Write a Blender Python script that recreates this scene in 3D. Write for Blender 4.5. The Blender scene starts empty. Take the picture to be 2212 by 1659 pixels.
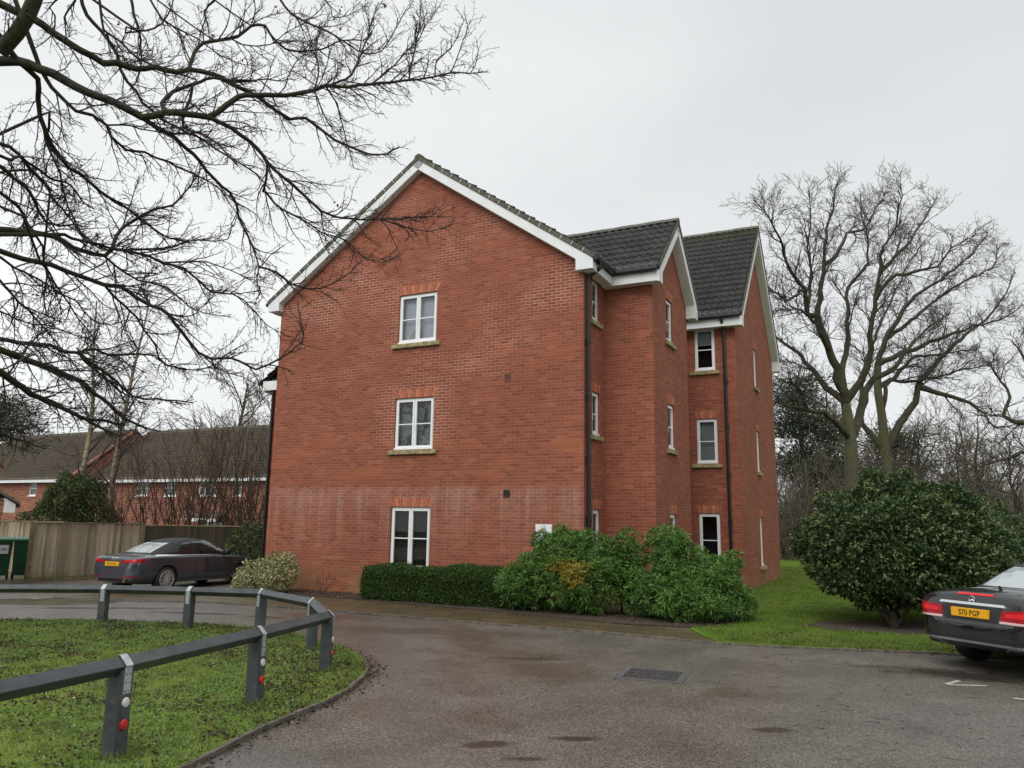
import bpy, bmesh, math, random
import numpy as np
from mathutils import Vector, Matrix
from mathutils.bvhtree import BVHTree
C = bpy.context.scene.collection
SC = bpy.context.scene

# ------------------------------------------------------------------ camera
cam = bpy.data.cameras.new('camera')
cam_ob = bpy.data.objects.new('camera', cam)
C.objects.link(cam_ob)
cam.sensor_fit = 'HORIZONTAL'; cam.sensor_width = 36.0
cam.lens = 1690.7155 / 2212 * 36.0
cam.clip_start = 0.05; cam.clip_end = 2000
cam_ob.matrix_world = Matrix(((0.99989, -0.01483, 0.0, 0.0), (-0.00258, -0.17384, -0.98477, 0.0), (0.01461, 0.98466, -0.17386, 1.8125), (0, 0, 0, 1)))
SC.camera = cam_ob

# ------------------------------------------------------------------ sky and light (overcast day)
SUN_EL, SUN_AZ = math.radians(52), math.radians(205)     # azimuth measured clockwise from +Y
world = bpy.data.worlds.new('World'); SC.world = world; world.use_nodes = True
wn = world.node_tree.nodes; wl = world.node_tree.links
for n in list(wn): wn.remove(n)
w_out = wn.new('ShaderNodeOutputWorld'); w_bg = wn.new('ShaderNodeBackground')
sky = wn.new('ShaderNodeTexSky'); sky.sky_type = 'NISHITA'; sky.sun_disc = False
sky.sun_elevation = SUN_EL; sky.sun_rotation = SUN_AZ
sky.air_density = 1.0; sky.dust_density = 3.0
w_hsv = wn.new('ShaderNodeHueSaturation'); w_hsv.inputs['Saturation'].default_value = 0.12
w_tc = wn.new('ShaderNodeTexCoord')
w_map = wn.new('ShaderNodeMapping'); w_map.inputs['Scale'].default_value = (1.0, 1.0, 2.2); w_map.inputs['Location'].default_value = (0.6, 0.2, 0.0)
w_noise = wn.new('ShaderNodeTexNoise'); w_noise.inputs['Scale'].default_value = 1.5; w_noise.inputs['Detail'].default_value = 4.0; w_noise.inputs['Roughness'].default_value = 0.45
w_ramp = wn.new('ShaderNodeValToRGB')
w_ramp.color_ramp.elements[0].position = 0.3; w_ramp.color_ramp.elements[0].color = (5.1, 5.28, 5.36, 1)
w_ramp.color_ramp.elements[1].position = 0.7; w_ramp.color_ramp.elements[1].color = (6.65, 6.78, 6.82, 1)
w_mix = wn.new('ShaderNodeMixRGB'); w_mix.inputs['Fac'].default_value = 0.88
wl.new(w_tc.outputs['Generated'], w_map.inputs['Vector']); wl.new(w_map.outputs[0], w_noise.inputs['Vector'])
wl.new(w_noise.outputs['Fac'], w_ramp.inputs['Fac'])
w_sep = wn.new('ShaderNodeSeparateXYZ'); wl.new(w_tc.outputs['Generated'], w_sep.inputs[0])
w_mr = wn.new('ShaderNodeMapRange'); w_mr.inputs['From Min'].default_value = -0.5; w_mr.inputs['From Max'].default_value = 0.55; w_mr.inputs['To Min'].default_value = 1.05; w_mr.inputs['To Max'].default_value = 0.97
wl.new(w_sep.outputs['X'], w_mr.inputs['Value'])
w_mul = wn.new('ShaderNodeVectorMath'); w_mul.operation = 'SCALE'; wl.new(w_ramp.outputs[0], w_mul.inputs[0]); wl.new(w_mr.outputs[0], w_mul.inputs['Scale'])   # thinner cloud to the left
wl.new(sky.outputs[0], w_hsv.inputs['Color'])
wl.new(w_hsv.outputs[0], w_mix.inputs['Color1']); wl.new(w_mul.outputs[0], w_mix.inputs['Color2'])
wl.new(w_mix.outputs[0], w_bg.inputs['Color']); w_bg.inputs['Strength'].default_value = 0.1
wl.new(w_bg.outputs[0], w_out.inputs['Surface'])

sun = bpy.data.lights.new('sun', 'SUN'); sun.energy = 1.5; sun.angle = math.radians(50); sun.color = (1.0, 0.985, 0.96)
sun_ob = bpy.data.objects.new('sun', sun); C.objects.link(sun_ob)
sd = Vector((math.sin(SUN_AZ) * math.cos(SUN_EL), math.cos(SUN_AZ) * math.cos(SUN_EL), math.sin(SUN_EL)))
sun_ob.rotation_euler = sd.to_track_quat('Z', 'Y').to_euler()
sun_ob.location = sd * 60

SC.view_settings.view_transform = 'Standard'; SC.view_settings.look = 'None'
SC.view_settings.exposure = 0.60; SC.view_settings.gamma = 1.0
SC.render.engine = 'CYCLES'
SC.cycles.use_denoising = True
SC.cycles.max_bounces = 8; SC.cycles.transparent_max_bounces = 24
SC.cycles.diffuse_bounces = 3; SC.cycles.glossy_bounces = 3
SC.cycles.use_adaptive_sampling = True

# ------------------------------------------------------------------ helpers
def link(name, me, parent=None, mats=None, smooth=False):
    o = bpy.data.objects.new(name, me); C.objects.link(o)
    if parent is not None: o.parent = parent
    if mats:
        for m in (mats if isinstance(mats, (list, tuple)) else [mats]): me.materials.append(m)
    if smooth and len(me.polygons):
        me.polygons.foreach_set('use_smooth', np.ones(len(me.polygons), dtype=bool))
    return o

def tag(o, label=None, cat=None, group=None, kind=None):
    if label: o['label'] = label
    if cat: o['category'] = cat
    if group: o['group'] = group
    if kind: o['kind'] = kind
    return o

def empty(name, loc=(0, 0, 0), rz=0.0, label=None, cat=None, group=None):
    o = bpy.data.objects.new(name, None); C.objects.link(o)
    o.location = loc; o.rotation_euler = (0, 0, rz); o.empty_display_size = 0.2
    return tag(o, label, cat, group)

def copy_tree(o, parent=None):
    c = o.copy(); C.objects.link(c)
    if parent is not None: c.parent = parent
    for ch in list(o.children): copy_tree(ch, c)
    return c

def np_mesh(name, V, F):
    V = np.asarray(V, dtype=np.float32).reshape(-1, 3); F = np.asarray(F, dtype=np.int32)
    me = bpy.data.meshes.new(name); k = F.shape[1]; n = len(F)
    me.vertices.add(len(V)); me.vertices.foreach_set('co', V.ravel())
    me.loops.add(n * k); me.loops.foreach_set('vertex_index', F.ravel())
    me.polygons.add(n); me.polygons.foreach_set('loop_start', np.arange(0, n * k, k, dtype=np.int32))
    me.update(calc_edges=True)
    return me

class MB:
    """collects boxes, prisms and tubes that become ONE mesh"""
    def __init__(s): s.v = []; s.f = []; s.mi = []; s.m = 0
    def add(s, vs, fs):
        b = len(s.v); s.v += [tuple(p) for p in vs]
        for f in fs: s.f.append([b + i for i in f]); s.mi.append(s.m)
    def box(s, lo, hi, M=None):
        (x0, y0, z0), (x1, y1, z1) = lo, hi
        vs = [(x0, y0, z0), (x1, y0, z0), (x1, y1, z0), (x0, y1, z0), (x0, y0, z1), (x1, y0, z1), (x1, y1, z1), (x0, y1, z1)]
        if M: vs = [M(*p) for p in vs]
        s.add(vs, [(0, 3, 2, 1), (4, 5, 6, 7), (0, 1, 5, 4), (1, 2, 6, 5), (2, 3, 7, 6), (3, 0, 4, 7)])
    def quad(s, a, b, c, d): s.add([a, b, c, d], [(0, 1, 2, 3)])
    def prism(s, prof, d):
        """polygon prof (3-D points) pushed along vector d"""
        n = len(prof); d = Vector(d)
        vs = [Vector(p) for p in prof] + [Vector(p) + d for p in prof]
        fs = [tuple(range(n))[::-1], tuple(range(n, 2 * n))] + [(i, (i + 1) % n, n + (i + 1) % n, n + i) for i in range(n)]
        s.add(vs, fs)
    def tube(s, pts, r, sides=8, cap=True):
        pts = [Vector(p) for p in pts]; n = len(pts)
        rs = r if isinstance(r, (list, tuple)) else [r] * n
        b = len(s.v); prev = None
        for i, p in enumerate(pts):
            t = (pts[min(i + 1, n - 1)] - pts[max(i - 1, 0)]).normalized()
            if prev is None:
                ref = Vector((0, 0, 1)) if abs(t.z) < .9 else Vector((1, 0, 0))
                u = t.cross(ref).normalized()
            else: u = (prev - t * prev.dot(t)).normalized()
            prev = u; w = t.cross(u)
            for k in range(sides):
                a = 2 * math.pi * (k + .5) / sides
                s.v.append(tuple(p + (u * math.cos(a) + w * math.sin(a)) * rs[i]))
        for i in range(n - 1):
            for k in range(sides):
                k2 = (k + 1) % sides
                s.f.append([b + i * sides + k, b + i * sides + k2, b + (i + 1) * sides + k2, b + (i + 1) * sides + k]); s.mi.append(s.m)
        if cap:
            s.f.append([b + k for k in range(sides)][::-1]); s.mi.append(s.m)
            s.f.append([b + (n - 1) * sides + k for k in range(sides)]); s.mi.append(s.m)
    def build(s, name, mats, parent=None, smooth=False, recalc=True, bevel=0):
        me = bpy.data.meshes.new(name); me.from_pydata(s.v, [], s.f)
        for i, p in enumerate(me.polygons): p.material_index = s.mi[i]
        if recalc or bevel:
            bm = bmesh.new(); bm.from_mesh(me)
            if bevel:
                bmesh.ops.remove_doubles(bm, verts=bm.verts, dist=1e-5)
                bmesh.ops.bevel(bm, geom=list(bm.edges), offset=bevel, segments=2, affect='EDGES', clamp_overlap=True)
            bmesh.ops.recalc_face_normals(bm, faces=bm.faces)
            bm.to_mesh(me); bm.free()
        return link(name, me, parent, mats, smooth)

def tubes_np(polys, sides):
    """polys: list of (points Nx3, radii N) -> verts, quad faces"""
    groups = {}
    for P, R in polys: groups.setdefault(len(P), []).append((P, R))
    VV, FF, base = [], [], 0
    ang = 2 * np.pi * np.arange(sides) / sides
    ca, sa = np.cos(ang), np.sin(ang)
    for N, items in groups.items():
        P = np.array([i[0] for i in items], float); R = np.array([i[1] for i in items], float); M = len(items)
        T = np.gradient(P, axis=1); T /= np.linalg.norm(T, axis=2, keepdims=True) + 1e-9
        T0 = T.mean(axis=1); ref = np.zeros((M, 3)); k = np.argmin(np.abs(T0), axis=1); ref[np.arange(M), k] = 1
        U = np.cross(T, ref[:, None, :]); U /= np.linalg.norm(U, axis=2, keepdims=True) + 1e-9
        W = np.cross(T, U)
        ring = P[:, :, None, :] + R[:, :, None, None] * (U[:, :, None, :] * ca[:, None] + W[:, :, None, :] * sa[:, None])
        VV.append(ring.reshape(-1, 3))
        idx = base + np.arange(M * N * sides).reshape(M, N, sides)
        a = idx[:, :-1, :]; b = np.roll(a, -1, axis=2); d = idx[:, 1:, :]; c = np.roll(d, -1, axis=2)
        FF.append(np.stack([a, b, c, d], axis=-1).reshape(-1, 4)); base += M * N * sides
    return np.concatenate(VV), np.concatenate(FF)

def unit(v): return v / (np.linalg.norm(v, axis=-1, keepdims=True) + 1e-9)

def leaves_np(P, D, L, W, rng, bend=0.15):
    """one diamond-shaped leaf per row: base P, direction D, length L, width W"""
    n = len(P); D = unit(np.asarray(D)); L = np.broadcast_to(L, (n,))[:, None]; W = np.broadcast_to(W, (n,))[:, None]
    S = unit(np.cross(D, rng.normal(size=(n, 3)))); Nn = np.cross(D, S)
    v0 = P; v1 = P + D * L * .45 + S * W * .5 + Nn * L * bend * .5; v2 = P + D * L - Nn * L * bend * .3; v3 = P + D * L * .45 - S * W * .5 + Nn * L * bend * .5
    V = np.stack([v0, v1, v2, v3], axis=1).reshape(-1, 3)
    return V, np.arange(4 * n).reshape(n, 4)

def gz(x, y):
    """the car park dips slightly towards the back left"""
    a = np.clip((-np.asarray(x, float) - 5.5) / 4.5, 0, 1); b = np.clip((np.asarray(y, float) - 14.5) / 5.0, 0, 1)
    a = a * a * (3 - 2 * a); b = b * b * (3 - 2 * b)
    return -0.17 * a * b

# ------------------------------------------------------------------ materials
class NT:
    """tiny node helper"""
    def __init__(s, name):
        s.mat = bpy.data.materials.new(name); s.mat.use_nodes = True
        s.t = s.mat.node_tree; s.bsdf = s.t.nodes['Principled BSDF']; s.out = s.t.nodes['Material Output']
    def n(s, typ, **kw):
        nd = s.t.nodes.new(typ)
        for k, v in kw.items():
            if k in nd.inputs.keys(): s.set(nd.inputs[k], v)
            else: setattr(nd, k, v)
        return nd
    def set(s, inp, v):
        if hasattr(v, 'is_output') or isinstance(v, bpy.types.NodeSocket): s.t.links.new(v, inp)
        else: inp.default_value = v
    def math(s, op, a, b=0.0, clamp=False):
        nd = s.t.nodes.new('ShaderNodeMath'); nd.operation = op; nd.use_clamp = clamp
        s.set(nd.inputs[0], a); s.set(nd.inputs[1], b); return nd.outputs[0]
    def noise(s, vec, scale, detail=3.0, rough=0.5):
        nd = s.t.nodes.new('ShaderNodeTexNoise'); s.t.links.new(vec, nd.inputs['Vector'])
        nd.inputs['Scale'].default_value = scale; nd.inputs['Detail'].default_value = detail; nd.inputs['Roughness'].default_value = rough
        return nd.outputs['Fac']
    def mapr(s, v, a, b, c=0.0, d=1.0, smooth=False):
        nd = s.t.nodes.new('ShaderNodeMapRange'); nd.clamp = True
        if smooth: nd.interpolation_type = 'SMOOTHSTEP'
        s.set(nd.inputs['Value'], v); nd.inputs['From Min'].default_value = a; nd.inputs['From Max'].default_value = b
        nd.inputs['To Min'].default_value = c; nd.inputs['To Max'].default_value = d
        return nd.outputs[0]
    def mix(s, f, a, b, blend='MIX'):
        nd = s.t.nodes.new('ShaderNodeMixRGB'); nd.blend_type = blend
        for i, v in zip((0, 1, 2), (f, a, b)):
            if isinstance(v, tuple) and len(v) == 3: v = v + (1.0,)
            s.set(nd.inputs[i], v)
        return nd.outputs[0]
    def ramp(s, f, stops):
        nd = s.t.nodes.new('ShaderNodeValToRGB'); s.t.links.new(f, nd.inputs[0])
        cr = nd.color_ramp
        while len(cr.elements) < len(stops): cr.elements.new(0.5)
        for e, (p, c) in zip(cr.elements, stops): e.position = p; e.color = c + (1.0,) if len(c) == 3 else c
        return nd.outputs[0]
    def coord(s, which='Object'):
        nd = s.t.nodes.new('ShaderNodeTexCoord'); return nd.outputs[which]
    def sep(s, v):
        nd = s.t.nodes.new('ShaderNodeSeparateXYZ'); s.t.links.new(v, nd.inputs[0]); return nd.outputs
    def comb(s, x, y, z):
        nd = s.t.nodes.new('ShaderNodeCombineXYZ')
        for i, v in enumerate((x, y, z)): s.set(nd.inputs[i], v)
        return nd.outputs[0]
    def bump(s, h, strength=0.3, dist=0.01):
        nd = s.t.nodes.new('ShaderNodeBump'); nd.inputs['Strength'].default_value = strength; nd.inputs['Distance'].default_value = dist
        s.t.links.new(h, nd.inputs['Height']); s.t.links.new(nd.outputs[0], s.bsdf.inputs['Normal'])
    def base(s, c):
        if isinstance(c, tuple) and len(c) == 3: c = c + (1.0,)
        s.set(s.bsdf.inputs['Base Color'], c)
    def p(s, **kw):
        for k, v in kw.items(): s.set(s.bsdf.inputs[k.replace('_', ' ')], v)

def simple(name, col, rough=0.6, metal=0.0, spec=0.5, var=0.0, scale=20.0, coat=0.0):
    t = NT(name)
    if var:
        f = t.noise(t.coord(), scale, 4.0)
        lo = tuple(c * (1 - var) for c in col); hi = tuple(min(1, c * (1 + var)) for c in col)
        t.base(t.ramp(f, [(0.3, lo), (0.7, hi)]))
    else: t.base(col)
    t.p(Roughness=rough, Metallic=metal)
    t.bsdf.inputs['Specular IOR Level'].default_value = spec
    t.bsdf.inputs['Coat Weight'].default_value = coat
    if coat: t.bsdf.inputs['Coat Roughness'].default_value = 0.04
    return t.mat

def island_mat(name, stops, rough=0.5, trans=0.25, spec=0.4):
    """foliage: every leaf (mesh island) takes its own shade of the ramp"""
    t = NT(name)
    g = t.t.nodes.new('ShaderNodeNewGeometry')
    col = t.ramp(g.outputs['Random Per Island'], stops)
    t.base(col); t.p(Roughness=rough); t.bsdf.inputs['Specular IOR Level'].default_value = spec
    if trans:
        tr = t.t.nodes.new('ShaderNodeBsdfTranslucent'); t.t.links.new(col, tr.inputs['Color'])
        mx = t.t.nodes.new('ShaderNodeMixShader'); mx.inputs[0].default_value = trans
        t.t.links.new(t.bsdf.outputs[0], mx.inputs[1]); t.t.links.new(tr.outputs[0], mx.inputs[2]); t.t.links.new(mx.outputs[0], t.out.inputs['Surface'])
    return t.mat

def brick_mat(name, c1, c2, mortar, weathered=False, bscale=1.0):
    t = NT(name)
    tc = t.t.nodes.new('ShaderNodeTexCoord'); ob = tc.outputs['Object']
    x, y, z = t.sep(ob); nx, ny, nz = t.sep(tc.outputs['Normal'])
    side = t.math('GREATER_THAN', t.math('ABSOLUTE', nx), t.math('ABSOLUTE', ny))
    h = t.math('ADD', t.math('MULTIPLY', x, t.math('SUBTRACT', 1.0, side)), t.math('MULTIPLY', y, side))
    vec = t.comb(h, z, 0.0)
    # slight waviness of the hand-laid courses
    wob = t.noise(ob, 3.0, 2.0)
    br = t.n('ShaderNodeTexBrick', offset=0.5, squash=1.0)
    t.t.links.new(t.comb(h, t.math('ADD', z, t.math('MULTIPLY', t.math('SUBTRACT', wob, 0.5), 0.012)), 0.0), br.inputs['Vector'])
    for k, v in {'Scale': 1.0, 'Mortar Size': 0.007 * bscale, 'Mortar Smooth': 0.25, 'Bias': -0.15, 'Brick Width': 0.225 * bscale, 'Row Height': 0.075 * bscale}.items(): br.inputs[k].default_value = v
    br.inputs['Color1'].default_value = c1 + (1,); br.inputs['Color2'].default_value = c2 + (1,)
    m_n = t.noise(ob, 1.3, 4.0)
    br.inputs['Mortar'].default_value = mortar + (1,)
    col = br.outputs['Color']; fac = br.outputs['Fac']
    # every brick its own shade
    zz_ = t.math('ADD', z, t.math('MULTIPLY', t.math('SUBTRACT', wob, 0.5), 0.012)); row = t.math('FLOOR', t.math('DIVIDE', zz_, 0.075 * bscale))
    shift = t.math('MULTIPLY', t.math('SUBTRACT', 1.0, t.math('FLOORED_MODULO', row, 2.0)), 0.1125 * bscale); idx = t.math('FLOOR', t.math('DIVIDE', t.math('ADD', h, shift), 0.225 * bscale))
    wh = t.n('ShaderNodeTexWhiteNoise', noise_dimensions='2D'); t.t.links.new(t.comb(idx, row, 0.0), wh.inputs['Vector'])
    shade = t.ramp(wh.outputs['Value'], [(0.0, (0.84, 0.83, 0.84)), (0.3, (0.97, 0.96, 0.95)), (0.75, (1.06, 1.06, 1.05)), (0.93, (1.15, 1.22, 1.2)), (1.0, (1.2, 1.4, 1.4))])
    col = t.mix(t.math('SUBTRACT', 1.0, fac, True), col, t.mix(1.0, col, shade, 'MULTIPLY'))
    # tonal drift across the wall and grain inside bricks
    big = t.noise(ob, 0.45, 5.0, 0.6)
    col = t.mix(t.mapr(big, 0.35, 0.7, 0.0, 0.7), col, t.mix(1.0, col, (0.78, 0.76, 0.77), 'MULTIPLY'))
    grain = t.noise(t.comb(t.math('MULTIPLY', h, 18.0), t.math('MULTIPLY', z, 40.0), 0.0), 1.0, 3.0, 0.7)
    col = t.mix(1.0, col, t.ramp(grain, [(0.25, (0.80, 0.78, 0.77)), (0.75, (1.18, 1.2, 1.2))]), 'MULTIPLY')
    if weathered:
        front = t.math('LESS_THAN', y, 0.2)
        # white salts washing down from the weep holes below the first-floor course
        streak = t.noise(t.comb(t.math('MULTIPLY', h, 4.6), t.math('MULTIPLY', z, 0.22), 0.0), 1.0, 3.0, 0.6)
        fine = t.noise(t.comb(t.math('MULTIPLY', h, 9.0), t.math('MULTIPLY', z, 1.2), 2.0), 1.0, 3.0)
        band = t.math('MULTIPLY', t.mapr(z, 0.7, 2.2), t.mapr(z, 2.45, 2.72, 1.0, 0.0))
        s1 = t.math('MULTIPLY', t.math('MULTIPLY', t.mapr(streak, 0.46, 0.68), band), t.mapr(fine, 0.3, 0.7, 0.5, 1.0))
        s1 = t.math('MULTIPLY', s1, front)
        haze = t.math('MULTIPLY', t.math('MULTIPLY', band, front), t.mapr(t.noise(ob, 1.1, 5.0, 0.65), 0.35, 0.7))
        edge_ = t.math('MULTIPLY', t.math('MULTIPLY', t.mapr(t.math('ADD', z, t.math('MULTIPLY', t.math('SUBTRACT', t.noise(t.comb(t.math('MULTIPLY', h, 2.2), row, 7.0), 1.0, 3.0, 0.6), 0.5), 0.45)), 2.58, 2.66, 1.0, 0.0), t.mapr(z, 1.9, 2.62)), t.mapr(t.noise(t.comb(t.math('MULTIPLY', h, 1.7), t.math('MULTIPLY', z, 1.0), 3.0), 1.0, 5.0, 0.7), 0.36, 0.62))
        salt = t.math('ADD', t.math('ADD', t.math('MULTIPLY', s1, 0.42), t.math('MULTIPLY', haze, 0.07)), t.math('MULTIPLY', t.math('MULTIPLY', edge_, front), 0.26), True)
        # pale joints round the first-floor window and on the upper right
        dx = t.math('ABSOLUTE', t.math('ADD', x, 4.5)); 
        near = t.math('MULTIPLY', t.mapr(dx, 0.55, 1.35, 1.0, 0.0), t.math('MULTIPLY', t.mapr(z, 3.5, 3.9), t.mapr(z, 4.9, 5.4, 1.0, 0.0)))
        up = t.math('MULTIPLY', t.mapr(t.noise(t.comb(t.math('MULTIPLY', x, 0.35), t.math('MULTIPLY', z, 0.6), 5.0), 1.0, 4.0, 0.6), 0.5, 0.68), t.mapr(z, 3.0, 6.5))
        wm = t.math('MULTIPLY', t.math('MULTIPLY', t.math('ADD', near, up, True), front), fac)
        # orange replacement bricks
        ob_patch = t.mapr(t.noise(t.comb(t.math('MULTIPLY', x, 0.6), t.math('MULTIPLY', z, 1.6), 9.0), 1.0, 3.0, 0.6), 0.50, 0.60)
        zone = t.math('MULTIPLY', t.mapr(z, 2.68, 2.9), t.mapr(z, 3.6, 4.0, 1.0, 0.0))
        opm = t.math('MULTIPLY', t.math('MULTIPLY', ob_patch, zone), front)
        col = t.mix(t.math('MULTIPLY', opm, 0.5), col, (0.37, 0.125, 0.058))
        col = t.mix(t.math('MULTIPLY', wm, 0.85), col, (0.60, 0.42, 0.34))
        salt = t.math('MULTIPLY', salt, t.math('ADD', 0.6, t.math('MULTIPLY', fac, 0.9)), True)
        col = t.mix(salt, col, (0.52, 0.37, 0.31))
        # green-ochre damp at the foot of the wall
        low = t.math('MULTIPLY', t.mapr(z, 0.05, 0.95, 1.0, 0.0), t.mapr(t.noise(ob, 1.2, 4.0), 0.4, 0.62))
        col = t.mix(t.math('MULTIPLY', low, 0.55), col, (0.26, 0.17, 0.07))
    t.base(col); t.p(Roughness=0.85); t.bsdf.inputs['Specular IOR Level'].default_value = 0.25
    t.bump(t.math('SUBTRACT', t.math('MULTIPLY', grain, 0.25), fac), 0.5, 0.006)
    return t.mat

def bark_mat(name, c_dark, c_light, moss, moss_amt=0.4, scale=12.0):
    t = NT(name); ob = t.coord()
    f = t.noise(ob, scale, 5.0, 0.65)
    col = t.ramp(f, [(0.3, c_dark), (0.72, c_light)])
    m = t.mapr(t.noise(ob, scale * 0.35, 4.0), 0.5 - 0.2 * moss_amt, 0.72)
    col = t.mix(t.math('MULTIPLY', m, moss_amt), col, moss)
    t.base(col); t.p(Roughness=0.9); t.bsdf.inputs['Specular IOR Level'].default_value = 0.15
    t.bump(f, 0.6, 0.02)
    return t.mat

def glass_mat(name, tint=(0.9, 0.95, 0.95), gain=1.3):
    t = NT(name)
    tr = t.t.nodes.new('ShaderNodeBsdfTransparent'); tr.inputs[0].default_value = tint + (1,)
    gl = t.t.nodes.new('ShaderNodeBsdfGlossy'); gl.inputs['Roughness'].default_value = 0.012
    fr = t.t.nodes.new('ShaderNodeFresnel'); fr.inputs['IOR'].default_value = 1.5
    f = t.math('MULTIPLY', fr.outputs[0], gain, True)
    mx = t.t.nodes.new('ShaderNodeMixShader'); t.t.links.new(f, mx.inputs[0])
    t.t.links.new(tr.outputs[0], mx.inputs[1]); t.t.links.new(gl.outputs[0], mx.inputs[2]); t.t.links.new(mx.outputs[0], t.out.inputs['Surface'])
    return t.mat

def tile_mat(name, base, moss, lichen_amt=0.3, zmoss=None):
    t = NT(name); ob = t.coord()
    f = t.noise(ob, 2.0, 5.0, 0.6); fine = t.noise(ob, 26.0, 4.0, 0.7)
    col = t.ramp(f, [(0.3, tuple(c * .75 for c in base)), (0.7, tuple(c * 1.3 for c in base))])
    col = t.mix(t.math('MULTIPLY', t.mapr(fine, 0.60, 0.68), lichen_amt), col, (0.34, 0.35, 0.33))
    m = t.mapr(t.noise(ob, 3.3, 6.0, 0.7), 0.52, 0.66)
    if zmoss:
        x, y, z = t.sep(ob); m = t.math('MULTIPLY', m, t.mapr(z, zmoss[0], zmoss[1], 0.25, 1.0))
        m = t.math('ADD', m, t.math('MULTIPLY', t.mapr(z, zmoss[1] - 0.35, zmoss[1] + 0.05), t.mapr(fine, 0.35, 0.6)), True)
    col = t.mix(t.math('MULTIPLY', m, 0.75), col, moss)
    t.base(col); t.p(Roughness=0.5); t.bsdf.inputs['Specular IOR Level'].default_value = 0.4
    t.bump(fine, 0.5, 0.006)
    return t.mat

M = {}
M['brick'] = brick_mat('red_brick', (0.305, 0.092, 0.053), (0.232, 0.069, 0.043), (0.300, 0.155, 0.104), True)
M['brick_far'] = brick_mat('terrace_brick', (0.30, 0.10, 0.060), (0.16, 0.055, 0.042), (0.40, 0.28, 0.21), False, 1.6)
M['arch'] = simple('orange_arch_brick', (0.37, 0.108, 0.05), 0.85, var=0.35, scale=14)
M['mortar'] = simple('mortar', (0.42, 0.25, 0.17), 0.9, var=0.2)
M['upvc'] = simple('white_plastic', (0.80, 0.81, 0.80), 0.35, spec=0.5)
M['board'] = simple('white_board', (0.72, 0.74, 0.73), 0.45, var=0.06, scale=3)
M['sill'] = simple('mossy_stone', (0.30, 0.26, 0.13), 0.9, var=0.55, scale=9)
M['glass'] = glass_mat('window_glass')
M['black'] = simple('black_plastic', (0.012, 0.012, 0.013), 0.35)
M['tile'] = tile_mat('dark_roof_tile', (0.098, 0.100, 0.102), (0.110, 0.112, 0.028), 0.6, (8.2, 11.6))
M['verge'] = simple('mortar_verge', (0.098, 0.094, 0.066), 0.9, var=0.4, scale=7)
M['tile_far'] = tile_mat('terrace_roof_tile', (0.118, 0.098, 0.077), (0.17, 0.14, 0.06), 0.6)
M['ridge'] = tile_mat('mossy_ridge_tile', (0.064, 0.062, 0.046), (0.105, 0.100, 0.026), 0.4)

# ================================================================== GROUND
PX, PY, TH = 1.6057, 17.3088, 0.4649                 # foot of the block's right-hand front corner, its turn
EX = np.array([math.cos(TH), -math.sin(TH)]); EY = np.array([math.sin(TH), math.cos(TH)])
def bw(x, y, z=0.0):
    p = np.array([PX, PY]) + EX * x + EY * y
    return (float(p[0]), float(p[1]), z)

def ground_sheet(name, x0, x1, y0, y1, n, m, z, mat):
    xs = np.linspace(x0, x1, n); ys = np.linspace(y0, y1, m); X, Y = np.meshgrid(xs, ys)
    V = np.stack([X, Y, gz(X, Y) + z], -1).reshape(-1, 3)
    i = np.arange(n * m).reshape(m, n)
    F = np.stack([i[:-1, :-1], i[:-1, 1:], i[1:, 1:], i[1:, :-1]], -1).reshape(-1, 4)
    return tag(link(name, np_mesh(name, V, F), None, mat, True), kind='structure')

def poly_sheet(name, pts, z, mat, skirt=0.0, dens=None):
    bm = bmesh.new()
    vs = [bm.verts.new((p[0], p[1], 0)) for p in pts]; f = bm.faces.new(vs)
    bmesh.ops.triangulate(bm, faces=[f])
    if dens: bmesh.ops.subdivide_edges(bm, edges=list(bm.edges), cuts=dens, use_grid_fill=True)
    for v in bm.verts: v.co.z = float(gz(v.co.x, v.co.y)) + z
    if skirt:
        be = [e for e in bm.edges if e.is_boundary]
        r = bmesh.ops.extrude_edge_only(bm, edges=be)
        for v in [g for g in r['geom'] if isinstance(g, bmesh.types.BMVert)]: v.co.z -= skirt
    bmesh.ops.recalc_face_normals(bm, faces=bm.faces)
    if sum(f.normal.z for f in bm.faces) < 0: bmesh.ops.reverse_faces(bm, faces=bm.faces)
    me = bpy.data.meshes.new(name); bm.to_mesh(me); bm.free()
    return link(name, me, None, mat)

# --- asphalt: damp macadam with moss streaks and wet patches
t = NT('damp_macadam'); ob = t.coord(); x, y, z = t.sep(ob)
stone = t.n('ShaderNodeTexVoronoi', feature='F1'); t.t.links.new(ob, stone.inputs['Vector']); stone.inputs['Scale'].default_value = 95.0
sp = t.sep(stone.outputs['Color'])[0]
speck = t.noise(ob, 60.0, 4.0, 0.8)
mid = t.noise(ob, 1.1, 6.0, 0.65); big = t.noise(ob, 0.28, 4.0, 0.55)
col = t.ramp(sp, [(0.0, (0.046, 0.041, 0.035)), (0.55, (0.112, 0.101, 0.087)), (1.0, (0.300, 0.274, 0.240))])
col = t.mix(t.mapr(speck, 0.35, 0.7, 0.0, 0.5), col, (0.070, 0.063, 0.054))
col = t.mix(1.0, col, t.ramp(mid, [(0.3, (0.70, 0.68, 0.66)), (0.7, (1.18, 1.18, 1.18))]), 'MULTIPLY')
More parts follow.
